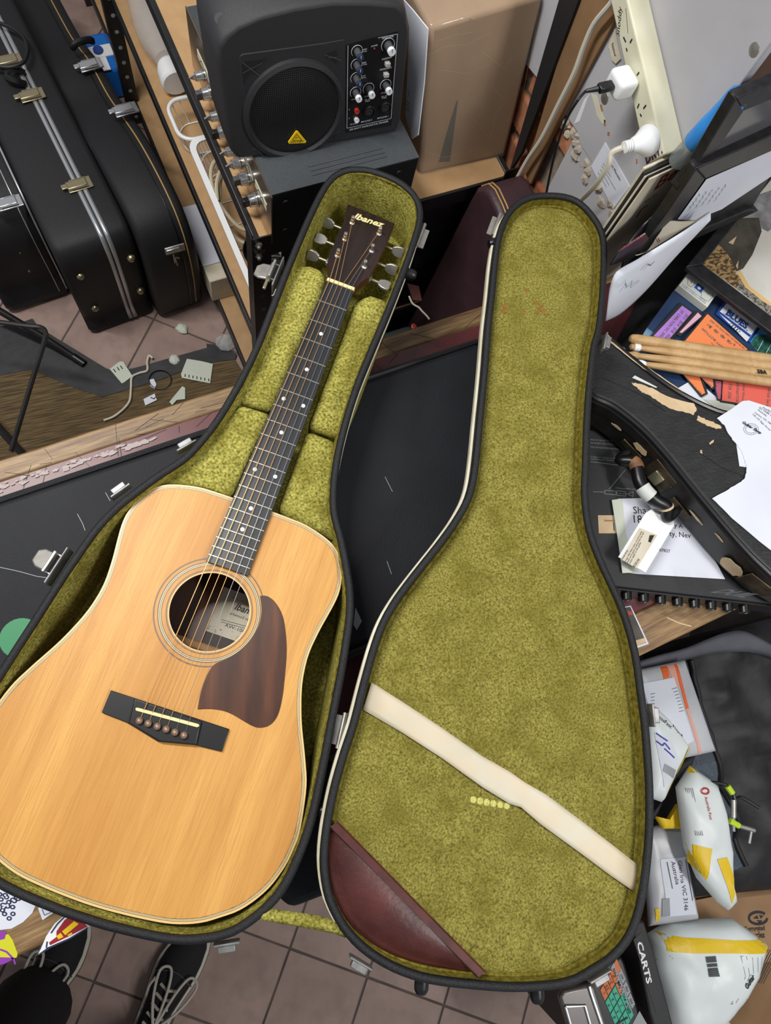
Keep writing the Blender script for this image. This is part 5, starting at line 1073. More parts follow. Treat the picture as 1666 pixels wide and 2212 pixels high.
# worn old guitar case lying across the unit
ZW, TW = 1.008, 0.082
wc = thing('worn_case', W(1560, 1040, ZW - TW), 'worn old black guitar case with taped handle lying on the papers', 'guitar case')
wpx = [(1262, 770), (1290, 728), (1318, 728), (1360, 762), (1415, 806), (1475, 846), (1550, 882), (1640, 905), (1760, 960), (1840, 1080), (1800, 1290), (1700, 1268), (1640, 1222), (1590, 1170), (1540, 1112), (1490, 1052), (1440, 990), (1385, 930), (1325, 882), (1275, 856), (1258, 810)]
T0 = resample(spline([W(x, y, ZW) for x, y in wpx], 5), 150); T0 = [Vector((p.x, p.y, 0)) for p in T0]
obj('body', MB().loft([setz(inset(T0, 0.006), ZW - TW), setz(inset(T0, 0.001), ZW - TW + 0.006), setz(inset(T0, 0.001), ZW - 0.030), setz(inset(T0, -0.001), ZW - 0.029), setz(inset(T0, -0.001), ZW - 0.008), setz(inset(T0, 0.003), ZW - 0.003), setz(inset(T0, 0.010), ZW)], cap0=True, cap1=True), 'case_side', wc, ang=30)
obj('lid_skin', MB().loft([setz(inset(T0, 0.010), ZW + 0.0002), setz(inset(T0, 0.012), ZW + 0.0012)], cap0=True, cap1=True), 'case_old', wc, smooth=False)
obj('edge_bead', MB().tube(setz(inset(T0, 0.004), ZW - 0.002), 0.005, 8, closed=True), 'vinyl_black', wc)
obj('seam_bead', MB().tube(setz(inset(T0, -0.0015), ZW - 0.030), 0.0022, 6, closed=True), 'wear', wc) if False else None
ZK2 = ZW + 0.0014
def ragged(pts, amp=2.2, per=5, closed=True):
    out = []; n = len(pts)
    for i in range(n if closed else n - 1):
        a, b = pts[i], pts[(i + 1) % n]
        for k in range(per): t = k / per; out.append((a[0] + (b[0] - a[0]) * t + random.uniform(-amp, amp), a[1] + (b[1] - a[1]) * t + random.uniform(-amp, amp) * 0.7))
    return out
for q in ([(1364, 826), (1385, 830), (1408, 838), (1440, 856), (1500, 872), (1506, 886), (1498, 896), (1480, 890), (1450, 884), (1420, 866), (1400, 852), (1388, 848), (1380, 840)], [(1508, 898), (1530, 908), (1556, 918), (1560, 926), (1548, 926), (1526, 918), (1506, 908)], [(1533, 955), (1542, 950), (1540, 956), (1534, 960)], [(1512, 972), (1516, 972), (1518, 980), (1514, 978)]):
    patch('worn_patch', ragged(q, 1.6), ZK2, 'wear', wc)
patch('worn_edge', ragged([(1312, 722), (1322, 730), (1350, 752), (1372, 772), (1398, 792), (1436, 818), (1478, 846), (1474, 850), (1440, 828), (1390, 796), (1350, 764), (1316, 738)], 1.0, 4), ZK2, 'wear', wc)
patch('tape_piece', [(1366, 816), (1372, 811), (1420, 836), (1418, 838)], ZK2 + 0.0004, 'tape_white', wc)
strokes('crease', [[(1512, 978), (1560, 1010), (1610, 1030)], [(1300, 815), (1380, 850), (1440, 890)]], ZK2, 'case_side', wc, 0.001)
# worn spots and hardware along the visible side wall (facing the camera)
def side_pt(px, py, z, off=0.002):
    p = W(px, py, z); q = min(T0, key=lambda t: (t - Vector((p.x, p.y, 0))).length); i = T0.index(q); t = (T0[(i + 1) % len(T0)] - T0[i - 1]).normalized(); nn = Vector((t.y, -t.x, 0))
    c = sum(T0, Vector()) / len(T0)
    if nn.dot(q - c) < 0: nn = -nn
    return Vector((q.x, q.y, z)) + nn * off, t, nn
def side_plate(name, px, py, z, l, h, m, par=wc, th=0.003):
    c, t, nn = side_pt(px, py, z, th / 2); return obj(name, MB().box(c, (l, th, h), (t, nn, Vector((0, 0, 1)))), m, par, bevel=0.001)
for px, py, z, l, h in ((1400, 960, 0.975, 0.03, 0.016), (1600, 1200, 0.955, 0.045, 0.034), (1455, 1035, 0.972, 0.018, 0.006), (1520, 1110, 0.972, 0.03, 0.005), (1560, 1150, 0.985, 0.02, 0.004), (1345, 900, 0.975, 0.02, 0.006)):
    c, t, nn = side_pt(px, py, z, 0.0016); n = 14
    obj('worn_patch', MB().prism([c + t * (l / 2 * math.cos(6.283 * k / n) * random.uniform(0.75, 1.15)) + Vector((0, 0, h / 2 * math.sin(6.283 * k / n) * random.uniform(0.75, 1.15))) for k in range(n)], nn * 0.0006), 'wear', wc, smooth=False)
for px, py, z in ((1385, 945, 0.955), (1485, 1085, 0.955)): side_plate('handle_plate', px, py, z, 0.042, 0.014, 'old_brass')
lk = side_plate('lock', 1440, 1015, 0.966, 0.05, 0.05, 'old_brass'); side_plate('lock_tongue', 1440, 1015, 0.960, 0.02, 0.03, 'brass_dull', lk, 0.007); side_plate('lock', 1650, 1240, 0.966, 0.05, 0.04, 'old_brass')
hs = [side_pt(1388, 950, 0.955, 0.004)[0], side_pt(1388, 950, 0.953, 0.03)[0], W(1372, 1000, 0.965), W(1384, 1045, 0.968), W(1412, 1078, 0.968), W(1440, 1094, 0.965), side_pt(1482, 1082, 0.953, 0.03)[0], side_pt(1482, 1082, 0.955, 0.004)[0]]
HS = spline(hs, 6, False); nh = len(HS)
hdl = obj('handle', MB().tube(HS, [0.004 + 0.007 * math.sin(math.pi * k / (nh - 1)) ** 0.4 for k in range(nh)], 10), 'rubber', wc)
def wrap(k0, k1, m, nm='tape_wrap'): obj(nm, MB().tube(HS[k0:k1], [0.0052 + 0.007 * math.sin(math.pi * k / (nh - 1)) ** 0.4 for k in range(k0, k1)], 10), m, hdl)
wrap(11, 15, 'leather_brown', 'leather_wrap'); wrap(19, 24, 'tape_white'); wrap(30, 32, 'wear', 'cord_wrap')
tagc = tag(slab('price_tag', [(1336, 1203), (1395, 1108), (1411, 1098), (1453, 1117), (1457, 1134), (1395, 1237)], 0.9465, 0.0012, 'white'), 'white hanging price tag on the worn case handle', 'tag')
patch('sticker', [(1342, 1208), (1382, 1140), (1420, 1156), (1376, 1228)], 0.9465, 'paper_warm', tagc)
for s, a, b in (('$250.00', (1371, 1226), (1383, 1209)), ('Suzuki M-30', (1345, 1209), (1358, 1190)), ('vintage 1960s Made in Japan, very good quality', (1352, 1214), (1388, 1148)), ('build and in good condition but has had', (1357, 1216), (1392, 1151)), ('some repair to the guitar', (1362, 1218), (1386, 1172))):
    text('lettering', s, a, b, 0.9471, 'ink', tagc)
patch('shop_stamp', [(1401, 1170), (1404, 1156), (1414, 1156), (1406, 1172)], 0.9471, 'ink', tagc)
# torn white paper bag over the case
tp_ = tag(slab('torn_paper', ragged([(1549, 903), (1580, 884), (1604, 866), (1618, 865), (1700, 892), (1860, 1000), (1860, 1340), (1700, 1215), (1640, 1168), (1581, 1119), (1562, 1099), (1540, 1076)], 0.5, 3, False) + ragged([(1540, 1076), (1574, 1057), (1598, 1043), (1608, 1034), (1614, 1016), (1610, 995), (1604, 976), (1589, 957), (1578, 942), (1565, 918), (1549, 903)], 1.2, 4, False), ZW + 0.0042, 0.0012, 'paper'), 'torn white paper bag spread over the worn black case', 'paper')
PZ = ZW + 0.0042
for s, a, b in (('145-147 Elgin Street', (1664, 931), (1626, 896)), ('Carlton, VIC 3083', (1668, 919), (1630, 892)), ('Australia', (1656, 900), (1637, 886)), ('03 9348 1194', (1676, 906), (1640, 882)), ('shop@com.au', (1678, 898), (1648, 881))):
    text('lettering', s, b, a, PZ, 'ink_soft', tp_, flip=False)
ang2 = [k / 24 * 6.283 for k in range(25)]
strokes('stamp_ring', [[(1623 + 16 * math.cos(a), 927 + 12 * math.sin(a)) for a in ang2], [(1623 + 12 * math.cos(a), 927 + 8.5 * math.sin(a)) for a in ang2]], PZ, 'ink_soft', tp_, 0.0006)
text('lettering', 'Guitar Shop', (1604, 914), (1644, 938), lift(PZ, 0.0003), 'ink', tp_, 0.0005, 0.3, 0.03)
tag(slab('folded_slip', [(1591, 958), (1606, 978), (1612, 1009), (1598, 1007)], ZW + 0.0028, 0.0008, 'paper'), 'white folded slip poking out under the torn paper bag', 'paper')

# soft black cloth bundle carrying the cards, by the pier
cl_ = pillow('cloth_bundle', [W(1300, 800, ZC + 0.0006), W(1560, 900, ZC + 0.0006), W(1850, 640, ZC + 0.0006), W(1490, 430, ZC + 0.0006)], 0.068, 'cloth_black', None, 20, 0.010, 0.004, 3.0, 0.35)
tag(cl_, 'bundle of black cloth under the postcards and string packets', 'cloth')
CZ = 0.952
pcd = tag(slab('blue_poster', [(1488, 583), (1560, 612), (1690, 715), (1690, 850), (1570, 880), (1480, 870), (1400, 830), (1352, 800), (1362, 768), (1400, 705)], CZ, 0.0012, 'postcard'), 'dark blue printed card under matchbox and string packets', 'poster')
patch('sea_print', [(1352, 800), (1362, 768), (1398, 708), (1430, 732), (1400, 760), (1380, 790)], CZ, 'sea', pcd)
patch('sky_print', [(1620, 738), (1645, 708), (1690, 730), (1690, 762), (1640, 760)], CZ, 'blue', pcd); patch('tree_print', [(1622, 742), (1630, 728), (1645, 722), (1664, 724), (1690, 740), (1690, 770), (1640, 765)], CZ + 0.0003, 'leaf', pcd)
strokes('mast_print', [[(1637, 758), (1649, 736)], [(1656, 762), (1668, 740)]], CZ + 0.0006, 'paper', pcd, 0.0009)
wcard = tag(slab('white_card', [(1459, 842), (1500, 818), (1560, 868), (1600, 880), (1590, 900), (1540, 884)], CZ + 0.003, 0.001, 'paper'), 'plain white card under the drumsticks', 'card')
gcard = tag(slab('pale_card', [(1520, 862), (1570, 868), (1600, 880), (1592, 892), (1556, 888)], CZ + 0.0046, 0.001, 'paper_green'), 'pale green card beside the torn paper bag', 'card')
def packet(name, sleeve, inner, m, z, label, texts=()):
    o = thing(name, W(inner[0][0], inner[0][1], z), label, 'string packet', 'guitar string packets')
    slab('sleeve', sleeve, z, 0.0018, 'sheet_dark', o, bevel=0.0005); pt = patch('insert', inner, z, m, o)
    for s, a, b in texts: text('lettering', s, a, b, z + 0.0006, 'ink', o)
    cn = [(p[0], p[1]) for p in sleeve]; patch('clear_window', inner, z + 0.0012, 'film_thin', o)
packet('string_packet', [(1470, 653), (1502, 674), (1451, 736), (1404, 727)], [(1474, 660), (1495, 675), (1446, 733), (1412, 726)], 'purple', CZ + 0.004, 'purple guitar string packet left of the pink one', (('JAZZ LIGHT', (1477, 697), (1447, 731)), ('ST CARLTON VIC 3053', (1473, 669), (1424, 727)), ('.011  .014  .018  .028', (1484, 677), (1436, 730))))
packet('string_packet', [(1505, 669), (1522, 682), (1470, 726), (1462, 722)], [(1508, 675), (1516, 683), (1474, 719), (1468, 718)], 'pink', CZ + 0.0066, 'pale pink guitar string packet behind the orange one', ())
packet('string_packet', [(1527, 672), (1546, 690), (1622, 756), (1600, 765), (1470, 742), (1500, 708)], [(1529, 678), (1540, 688), (1616, 755), (1596, 760), (1479, 738)], 'orange', CZ + 0.009, 'bright orange guitar string packet behind the drumsticks', (('HEAVY BOTTOM', (1571, 756), (1520, 708)), ('.052  .042  .030  .017', (1583, 742), (1530, 698)), ('6   A   D   G   B', (1590, 744), (1534, 702)), ('146 ELGIN ST CARLTON VIC 3053', (1610, 752), (1536, 690)), ('Round wound', (1556, 757), (1538, 740))))
packet('string_packet', [(1468, 800), (1518, 812), (1530, 850), (1516, 858)], [(1474, 806), (1512, 815), (1524, 849), (1516, 853)], 'orange', CZ + 0.0068, 'orange guitar string packet in front of the drumsticks', (('1621 STRINGS', (1518, 851), (1486, 817)),))
packet('string_packet', [(1506, 806), (1545, 814), (1548, 836), (1540, 842)], [(1512, 812), (1540, 818), (1542, 834), (1538, 838)], 'orange_pale', CZ + 0.0085, 'small orange packet corner beside the magenta one', (('09C', (1538, 833), (1527, 824)),))
packet('string_packet', [(1538, 814), (1562, 818), (1562, 866), (1550, 864)], [(1543, 822), (1559, 824), (1557, 862), (1552, 862)], 'magenta', CZ + 0.0066, 'narrow magenta string packet in front of the drumsticks', ())
packet('string_packet', [(1560, 812), (1720, 840), (1720, 894), (1556, 868)], [(1563, 816), (1720, 845), (1720, 890), (1560, 865)], 'vermilion', CZ + 0.0066, 'vermilion red guitar string packet at the picture edge', (('RESONATOR', (1592, 822), (1590, 868)), ('Nickel Wound', (1606, 826), (1603, 868)), ('.026 .036', (1576, 826), (1573, 860)), ('Artist Series', (1660, 838), (1655, 882))))
# matchbox
MZ = CZ + 0.017
mx = thing('matchbox', W(1510, 624, CZ), 'white and blue matchbox lying against the picture frame', 'matchbox')
slab('box', [(1492, 584), (1552, 630.5), (1529, 663.5), (1467, 616)], MZ, 0.0165, 'match_card', mx, bevel=0.0008)
slab('striker', [(1467.5, 616.6), (1529, 663.9), (1528.6, 664.6), (1467, 617.2)], MZ - 0.003, 0.011, 'strike', mx)
patch('logo', [(1508, 611), (1522, 622), (1515, 633), (1500, 621)], MZ, 'match_blue', mx)
sc = W(1511, 622, MZ + 0.0009); obj('sunburst', MB().add([sc + Vector(((0.0042 if k % 2 else 0.0026) * math.cos(6.283 * k / 24), (0.0042 if k % 2 else 0.0026) * math.sin(6.283 * k / 24), 0)) for k in range(24)], [tuple(range(24))]), 'white', mx, smooth=False, fixn=False)
text('lettering', 'DOWNTOWNER', (1495, 598), (1540, 633), MZ, 'sticker_navy', mx); text('lettering', 'THE', (1514, 605), (1521, 610), MZ, 'sticker_navy', mx)
for k, (a, b) in enumerate((((1474, 614), (1525, 652)), ((1472, 617), (1524, 656)))): text('lettering', 'LA TROBE ST & EXHIBITION ST MELBOURNE', a, b, MZ, 'match_blue', mx)
strokes('ballpoint', [[(1487, 601), (1486, 615), (1493, 620), (1500, 616), (1502, 606), (1489, 600)], [(1516, 628), (1515, 642), (1530, 651), (1539, 643), (1541, 632)], [(1492, 606), (1494, 612), (1497, 606)], [(1526, 630), (1530, 636), (1534, 632)]], MZ, 'ink_soft', mx, 0.0005)
# football club card
bl_ = tag(slab('club_card', [(1566, 648), (1640, 700), (1620, 739), (1547, 678)], CZ + 0.0045, 0.0015, 'blue_dark'), 'white and blue football club card under the picture frame', 'card')
patch('field', [(1571, 654), (1637, 704), (1614, 738), (1553, 676)], CZ + 0.0045, 'paper', bl_); patch('stripe', [(1553, 676), (1556, 673), (1623, 724), (1620, 728)], CZ + 0.0049, 'blue_dark', bl_)
text('lettering', 'BLUES', (1568, 678), (1612, 711), CZ + 0.0049, 'blue_dark', bl_, 0.0005, 0, 0.05, 1.1); text('lettering', 'CARLTON FOOTBALL CLUB', (1562, 677), (1615, 716), CZ + 0.0049, 'ink', bl_)
strokes('crest', [[(1576 + 5 * k, 700 + 4 * k), (1582 + 5 * k, 698 + 4 * k), (1585 + 5 * k, 704 + 4 * k), (1578 + 5 * k, 706 + 4 * k), (1576 + 5 * k, 700 + 4 * k)] for k in range(4)], CZ + 0.0049, 'ink', bl_, 0.0008)
# four drumsticks
def stick(name, a, b, za, zb_, tip, label):
    A, B = W(a[0], a[1], za), W(b[0], b[1], zb_); d = (B - A).normalized(); t = thing(name, A + d * 0.2 - Vector((0, 0, 0.0085)), label, 'drumstick', 'drumsticks')
    L = 0.40
    if tip == 'butt': prof = [(0.0, 0), (0.005, 0.001), (0.0075, 0.004), (0.0088, 0.012), (0.0090, 0.05), (0.0088, L)]
    else: prof = [(0.0042, 0.010), (0.0046, 0.016), (0.0062, 0.05), (0.0078, 0.09), (0.0082, 0.13), (0.0082, L), (0, L + 0.004)]
    obj('shaft', MB().lathe(A, d, prof, 16), 'stick_wood', t)
    if tip != 'butt':
        pr = [(0, -0.002), (0.0045, 0.0), (0.0064, 0.006), (0.0066, 0.012), (0.0052, 0.018), (0, 0.018)] if tip != 'band' else [(0.006, 0.005), (0.0065, 0.008), (0.0065, 0.014), (0.0055, 0.016)]
        obj('tip', MB().lathe(A, d, pr, 14), 'nylon_tip' if tip in ('nylon', 'band') else 'stick_wood', t)
        if tip == 'band': obj('tip_end', MB().lathe(A, d, [(0, -0.004), (0.005, -0.001), (0.0055, 0.006), (0.004, 0.012)], 12), 'stick_wood', t)
    return t, A, d
SZ = CZ + 0.020
stick('drumstick', (1360, 731), (1666, 776), SZ + 0.004, SZ + 0.002, 'butt', 'drumstick with round butt end toward the case, nearest the matchbox')
stick('drumstick', (1364, 749), (1666, 792), SZ, SZ, 'band', 'second drumstick, its wooden tip ringed with white')
s3 = stick('drumstick', (1359, 766), (1666, 808), SZ, SZ, 'wood', 'third drumstick with plain wooden tip and size stamp')
stick('drumstick', (1372, 784), (1666, 826), SZ, SZ, 'nylon', 'drumstick with white nylon tip nearest the worn case')
text('stamp', '5BA', (1637, 806), (1658, 808), (s3[1] + Vector((0, 0, 0.0085)), Vector((0, 0, 1))), 'ink', s3[0], 0.0004, 0, 0.05)
# picture frame lying at the edge of view
FZ = 0.992
fr = thing('picture_frame', W(1600, 560, FZ - 0.02), 'black picture frame with a photo of gravel and pale fur at picture edge', 'picture frame')
A, B, D = (1482, 577), (1690, 322), (1790, 812); Cc = (1990, 560)
Ai, Bi, Di, Ci = (1519, 570.5), (1684, 366), (1784, 770), (1940, 565)
for q in ((A, B, Bi, Ai), (A, Ai, Di, D), (B, Cc, Ci, Bi), (D, Di, Ci, Cc)): slab('moulding', q, FZ, 0.010, 'frame_black', fr, bevel=0.002)
ph = slab('photo', (Ai, Bi, Ci, Di), FZ - 0.007, 0.003, 'fur_white', fr)
FP = FZ - 0.007
patch('gravel_print', [(1519, 570.5), (1556, 526), (1576, 534), (1592, 566), (1590, 590), (1604, 606), (1590, 622)], FP, 'pebble', ph); patch('gravel_print', [(1590, 622), (1604, 606), (1592, 588), (1620, 620), (1650, 650), (1690, 680), (1690, 700), (1660, 676)], FP, 'gravel', ph)
patch('dark_print', [(1554, 528), (1600, 471), (1640, 470), (1646, 500), (1626, 550), (1606, 580), (1592, 586), (1580, 560), (1570, 545)], FP + 0.0003, 'fur_dark', ph); patch('grey_print', [(1598, 474), (1640, 420), (1700, 400), (1700, 470), (1660, 500), (1640, 490)], FP + 0.0002, 'fur_grey', ph)
patch('ear_print', [(1574, 524), (1592, 510), (1584, 528)], FP + 0.0006, 'wear', ph); patch('ear_print', [(1590, 574), (1596, 562), (1594, 582)], FP + 0.0006, 'wear', ph); patch('rim_print', [(1592, 588), (1600, 584), (1620, 618), (1666, 654), (1690, 664), (1690, 674), (1650, 652), (1610, 620)], FP + 0.0005, 'binding', ph)
# framed pictures and records leaning by the pier
BPl = plane3(W(1505, 365, 1.25), W(1666, 293, 1.25), W(1400, 560, 1.02))
f2 = thing('leaning_frame', W(1450, 560, ZC), 'black framed handwritten letter leaning in front of the taller frame', 'picture frame')
for q in ([(1505, 365), (1720, 269), (1720, 304), (1524, 387)], [(1505, 365), (1524, 387), (1462, 474), (1404, 560), (1378, 545), (1440, 462)], [(1404, 560), (1416, 540), (1620, 452), (1640, 456)]): slab('moulding', q, BPl, 0.018, 'frame_black', f2, bevel=0.002)
slab('backing', [(1510, 372), (1720, 285), (1620, 456), (1410, 545)], lift(BPl, -0.010), 0.006, 'frame_black', f2)
lt = patch('letter', [(1526, 388), (1720, 303), (1680, 372), (1560, 452), (1500, 476), (1464, 474)], lift(BPl, -0.006), 'paper', f2)
wr_ = []
for i in range(5):
    x0, y0 = 1513 + i * 14, 419 - i * 5
    wr_.append([(x0 - k * 3.2 + (1.3 if k % 2 else -1.3), y0 + k * 4.6 + random.uniform(-1, 1)) for k in range(9)])
strokes('handwriting', wr_, lift(BPl, -0.005), 'ink_soft', f2, 0.0008)
APl = plane3(W(1592, 213, 1.36), W(1700, 165, 1.36), W(1505, 365, 1.235))
f1 = thing('leaning_frame', W(1560, 480, ZC), 'tall black frame with grey glass leaning behind the letter frame', 'picture frame')
for q in ([(1592, 213), (1720, 158), (1720, 194), (1608, 240)], [(1592, 213), (1608, 240), (1535, 346), (1480, 424), (1462, 410), (1502, 362)]): slab('moulding', q, APl, 0.016, 'frame_black', f1, bevel=0.002)
slab('glass', [(1604, 236), (1720, 190), (1720, 290), (1640, 380), (1480, 424)], lift(APl, -0.005), 0.005, 'glass_grey', f1)
# record sleeves
TL = W(1404, 388, 1.195); TR = W(1550, 290, 1.195); rd = (TR - TL); rd.z = 0; rd.y *= 0.5; rd.normalize(); rn = Vector((rd.y, -rd.x, 0))
if rn.dot(CAM - TL) < 0: rn = -rn
def lp(i, off, sh, dz, m, label, th=0.003):
    o = TL - rn * off + rd * sh; o.z = ZC + 0.025; h = 0.315 + dz
    t = thing('record_sleeve', o + rd * 0.15, label, 'record', 'record sleeves by the wall')
    obj('sleeve', MB().add([o, o + rd * 0.312, o + rd * 0.312 + Vector((0, 0, h)), o + Vector((0, 0, h)), o - rn * th, o + rd * 0.312 - rn * th, o + rd * 0.312 - rn * th + Vector((0, 0, h)), o - rn * th + Vector((0, 0, h))], [(0, 1, 2, 3), (5, 4, 7, 6), (4, 0, 3, 7), (1, 5, 6, 2), (3, 2, 6, 7), (4, 5, 1, 0)]), m, t, bevel=0.0006)
    return t
l1 = lp(0, 0.0, 0.0, 0.0, 'paper_warm', 'cream record sleeve with red lettering, frontmost of the records')
lp(1, 0.0035, -0.002, 0.003, 'vinyl_black', 'black record sleeve directly behind the red lettered one', 0.002); lp(2, 0.0062, -0.004, 0.0, 'paper_warm', 'third record sleeve from the front, worn cream spine'); lp(3, 0.0098, -0.006, 0.005, 'sheet_dark', 'dark record sleeve second from the back of the row', 0.004); lp(4, 0.0145, -0.004, 0.008, 'paper_warm', 'rearmost cream record sleeve against the wall', 0.004)
RPl = (TL.copy(), rn)
text('lettering', 'Ben', (1412, 412), (1482, 366), RPl, 'ink_red', l1, 0.0006, 0.25, 0.015, 1.2); text('lettering', 'W H', (1392, 440), (1418, 423), RPl, 'ink', l1); strokes('red_rule', [[(1375, 470), (1386, 452), (1400, 443)]], RPl, 'ink_red', l1, 0.004)
# sheets and a black bag leaning in front of the records
P1 = [W(x, y, z) for x, y, z in ((1342, 545, 1.08), (1380, 495, 1.11), (1426, 448, 1.14), (1488, 402, 1.17))]; P2 = [W(x, y, z) for x, y, z in ((1324, 630, 1.0), (1366, 570, 1.02), (1426, 520, 1.05), (1476, 470, 1.09))]
lbn = tag(obj('black_bag', MB().grid([[a.lerp(b, t) + Vector((0, 0, 0.01 * math.sin(t * 3.1) + 0.006 * math.sin(i * 2.3 + t * 5))) for t in [k / 8 for k in range(9)]] for i, (a, b) in enumerate(zip(spline(P1, 3, False), spline(P2, 3, False)))]), 'vinyl_black'), 'glossy black plastic bag in front of the record sleeves', 'bag'); lbn.modifiers.new('thickness', 'SOLIDIFY').thickness = 0.002
TPl = plane3(W(1440, 478, 1.125), W(1530, 458, 1.15), W(1380, 560, 1.06))
ts_ = tag(slab('torn_sleeve', ragged([(1441, 478), (1470, 479), (1502, 478), (1534, 459), (1470, 500), (1400, 545), (1374, 553), (1398, 546), (1410, 528), (1428, 500)], 0.7, 3), TPl, 0.0025, 'paper_warm'), 'torn cream record sleeve behind the curled white sheet', 'sleeve')
text('lettering', 'II', (1422, 524), (1427, 521), TPl, 'ink_red', ts_)
ds = tag(slab('dark_sleeve', [(1336, 545), (1350, 535), (1395, 505), (1402, 515), (1370, 555), (1318, 575)], plane3(W(1336, 545, 1.115), W(1400, 508, 1.14), W(1318, 580, 1.07)), 0.002, 'vinyl_black'), 'black sleeve with red lettering beside the curled white sheet', 'sleeve')
text('lettering', 'Starkie', (1344, 540), (1393, 509), plane3(W(1336, 545, 1.115), W(1400, 508, 1.14), W(1318, 580, 1.07)), 'red', ds, 0.0008, 0.2, 0.03)
lo_ = [W(x, y, z) for x, y, z in ((1306, 696, 0.95), (1340, 680, 0.955), (1385, 640, 0.968), (1430, 590, 0.99), (1485, 522, 1.04), (1534, 459, 1.13))]
hi_ = [W(x, y, z) for x, y, z in ((1316, 625, 1.04), (1332, 588, 1.07), (1375, 562, 1.09), (1420, 535, 1.105), (1480, 498, 1.125), (1536, 456, 1.14))]
cs = tag(obj('curled_sheet', MB().grid([[a.lerp(b, t) - Vector((0.008, 0.014, 0)) * math.sin(t * 3.14) for t in [k / 8 for k in range(9)]] for a, b in zip(spline(lo_, 4, False), spline(hi_, 4, False))]), 'paper'), 'large curled white sheet with green scribbles beside the lid', 'paper'); cs.modifiers.new('thickness', 'SOLIDIFY').thickness = 0.001
SPl = plane3(lo_[2], hi_[2], lo_[4])
strokes('scribble', [[(1338, 632), (1352, 612), (1354, 620), (1366, 606), (1362, 622), (1382, 606)], [(1390, 584), (1402, 570), (1406, 574), (1420, 558), (1416, 572)]], lift(SPl, 0.012), 'ink_green', cs, 0.0012)

# things fixed to the wall: card, power board, plugs, marker
bcd = tag(slab('business_card', [(1306.8, 308), (1360.6, 403), (1324.7, 451.4), (1277, 359)], PX(XW - 0.0014), 0.0012, 'paper'), 'pale business card stuck low on the plastered wall', 'card')
text('lettering', 'Robert Menzies', (1312, 344), (1339, 391), PX(XW - 0.0014), 'ink', bcd)
strokes('small_print', [[(1303, 352), (1320, 382)], [(1300, 358), (1330, 410)], [(1297, 366), (1316, 400)], [(1292, 372), (1310, 404)]], PX(XW - 0.0014), 'ink_soft', bcd, 0.0009)
pl2 = tag(slab('peeling_label', [(1314, 100), (1328, 62), (1332, 92), (1340, 128), (1330, 138), (1322, 130), (1318, 112)], PX(XW - 0.003), 0.002, 'paper_warm'), 'scrap of a peeled paper label above the power board', 'label')
text('lettering', 'histor', (1321, 96), (1328, 124), PX(XW - 0.003), 'ink', pl2)
XS = 0.792
ps = thing('power_board', ON(1396, 330, PX(XW)), 'long cream power board fixed to the wall with two plugs in', 'power board')
obj('body', MB().prism([ON(x, y, PX(XS)) for x, y in ((1292, -110), (1320.6, 12), (1396.5, 356), (1436, 335), (1356, 0), (1330, -110))], (XW - XS - 0.001, 0, 0)), 'cream_strip', ps, bevel=0.003, seg=3)
SPX = PX(XS)
strokes('cover_joint', [[ (1376, -40), (1386, 0), (1447, 331)]], PX(XS), 'ink_soft', ps, 0.0006) if False else None
for pts in ([(1347, 80), (1352, 91)], [(1361, 93), (1366, 84)], [(1353, 104), (1355, 111)], [(1376, 163), (1381, 156)], [(1377, 234), (1381, 224)], [(1390, 235), (1396, 227)], [(1383, 246), (1386, 252)]):
    strokes('socket_slot', [pts], SPX, 'ink', ps, 0.0024)
text('handwriting', 'Snoddy', (1338, 79), (1344, 14), SPX, 'ink', ps, 0.0006, 0.3, 0, 1.0); strokes('pen_line', [[(1352, 18), (1357, 72)]], SPX, 'ink', ps, 0.0008); text('handwriting', 'DRY.', (1397, 355), (1432, 330), SPX, 'ink_purple', ps, 0.0006, 0.1, 0.02, 1.3)
chg = thing('usb_charger', ON(1362, 172, SPX), 'small white cube charger plugged into the power board', 'charger')
cpos = ON(1364, 174, SPX); obj('body', MB().box(cpos + Vector((-0.0165, 0, 0)), (0.032, 0.038, 0.030)), 'white_plastic', chg, bevel=0.007, seg=4)
pe = cpos + Vector((-0.033, 0, 0))
uc = thing('usb_cable', pe + Vector((-0.02, 0, -0.01)), 'black charging cable hanging from the white charger', 'cable')
obj('plug', MB().box(pe + Vector((-0.0122, 0, 0)), (0.024, 0.013, 0.010)), 'rubber', uc, bevel=0.002)
obj('strain_relief', MB().tube([pe + Vector((-0.024, 0, 0)), pe + Vector((-0.04, 0.006, -0.006))], [0.004, 0.0026], 8), 'rubber', uc)
e0 = pe + Vector((-0.04, 0.006, -0.006))
obj('cable', MB().tube(spline([e0, ON(1250, 215, PX(0.70)), ON(1228, 250, PX(0.70)), ON(1212, 290, PX(0.71)), ON(1200, 330, PX(0.72)), ON(1190, 370, PX(0.73)), ON(1180, 420, PX(0.74))], 5, False), 0.0021, 7), 'cable_black', uc)
mp = thing('mains_plug', ON(1400, 300, SPX), 'round white mains plug with ribbed neck in the power board', 'plug')
mc = ON(1407, 302, SPX); obj('body', MB().lathe(mc, (-1, 0.05, -0.08), [(0.021, 0.0), (0.022, 0.004), (0.0215, 0.010), (0.017, 0.016), (0.012, 0.024), (0.010, 0.030), (0.009, 0.032)], 28), 'white_plastic', mp)
for k in range(4): obj('neck_rib', MB().lathe(mc + Vector((-1, 0.05, -0.08)).normalized() * (0.030 + k * 0.004), (-1, 0.05, -0.08), [(0.006, 0), (0.0085, 0.0006), (0.0085, 0.0026), (0.006, 0.003)], 16), 'white_plastic', mp)
m2 = mc + Vector((-0.047, 0.003, -0.004))
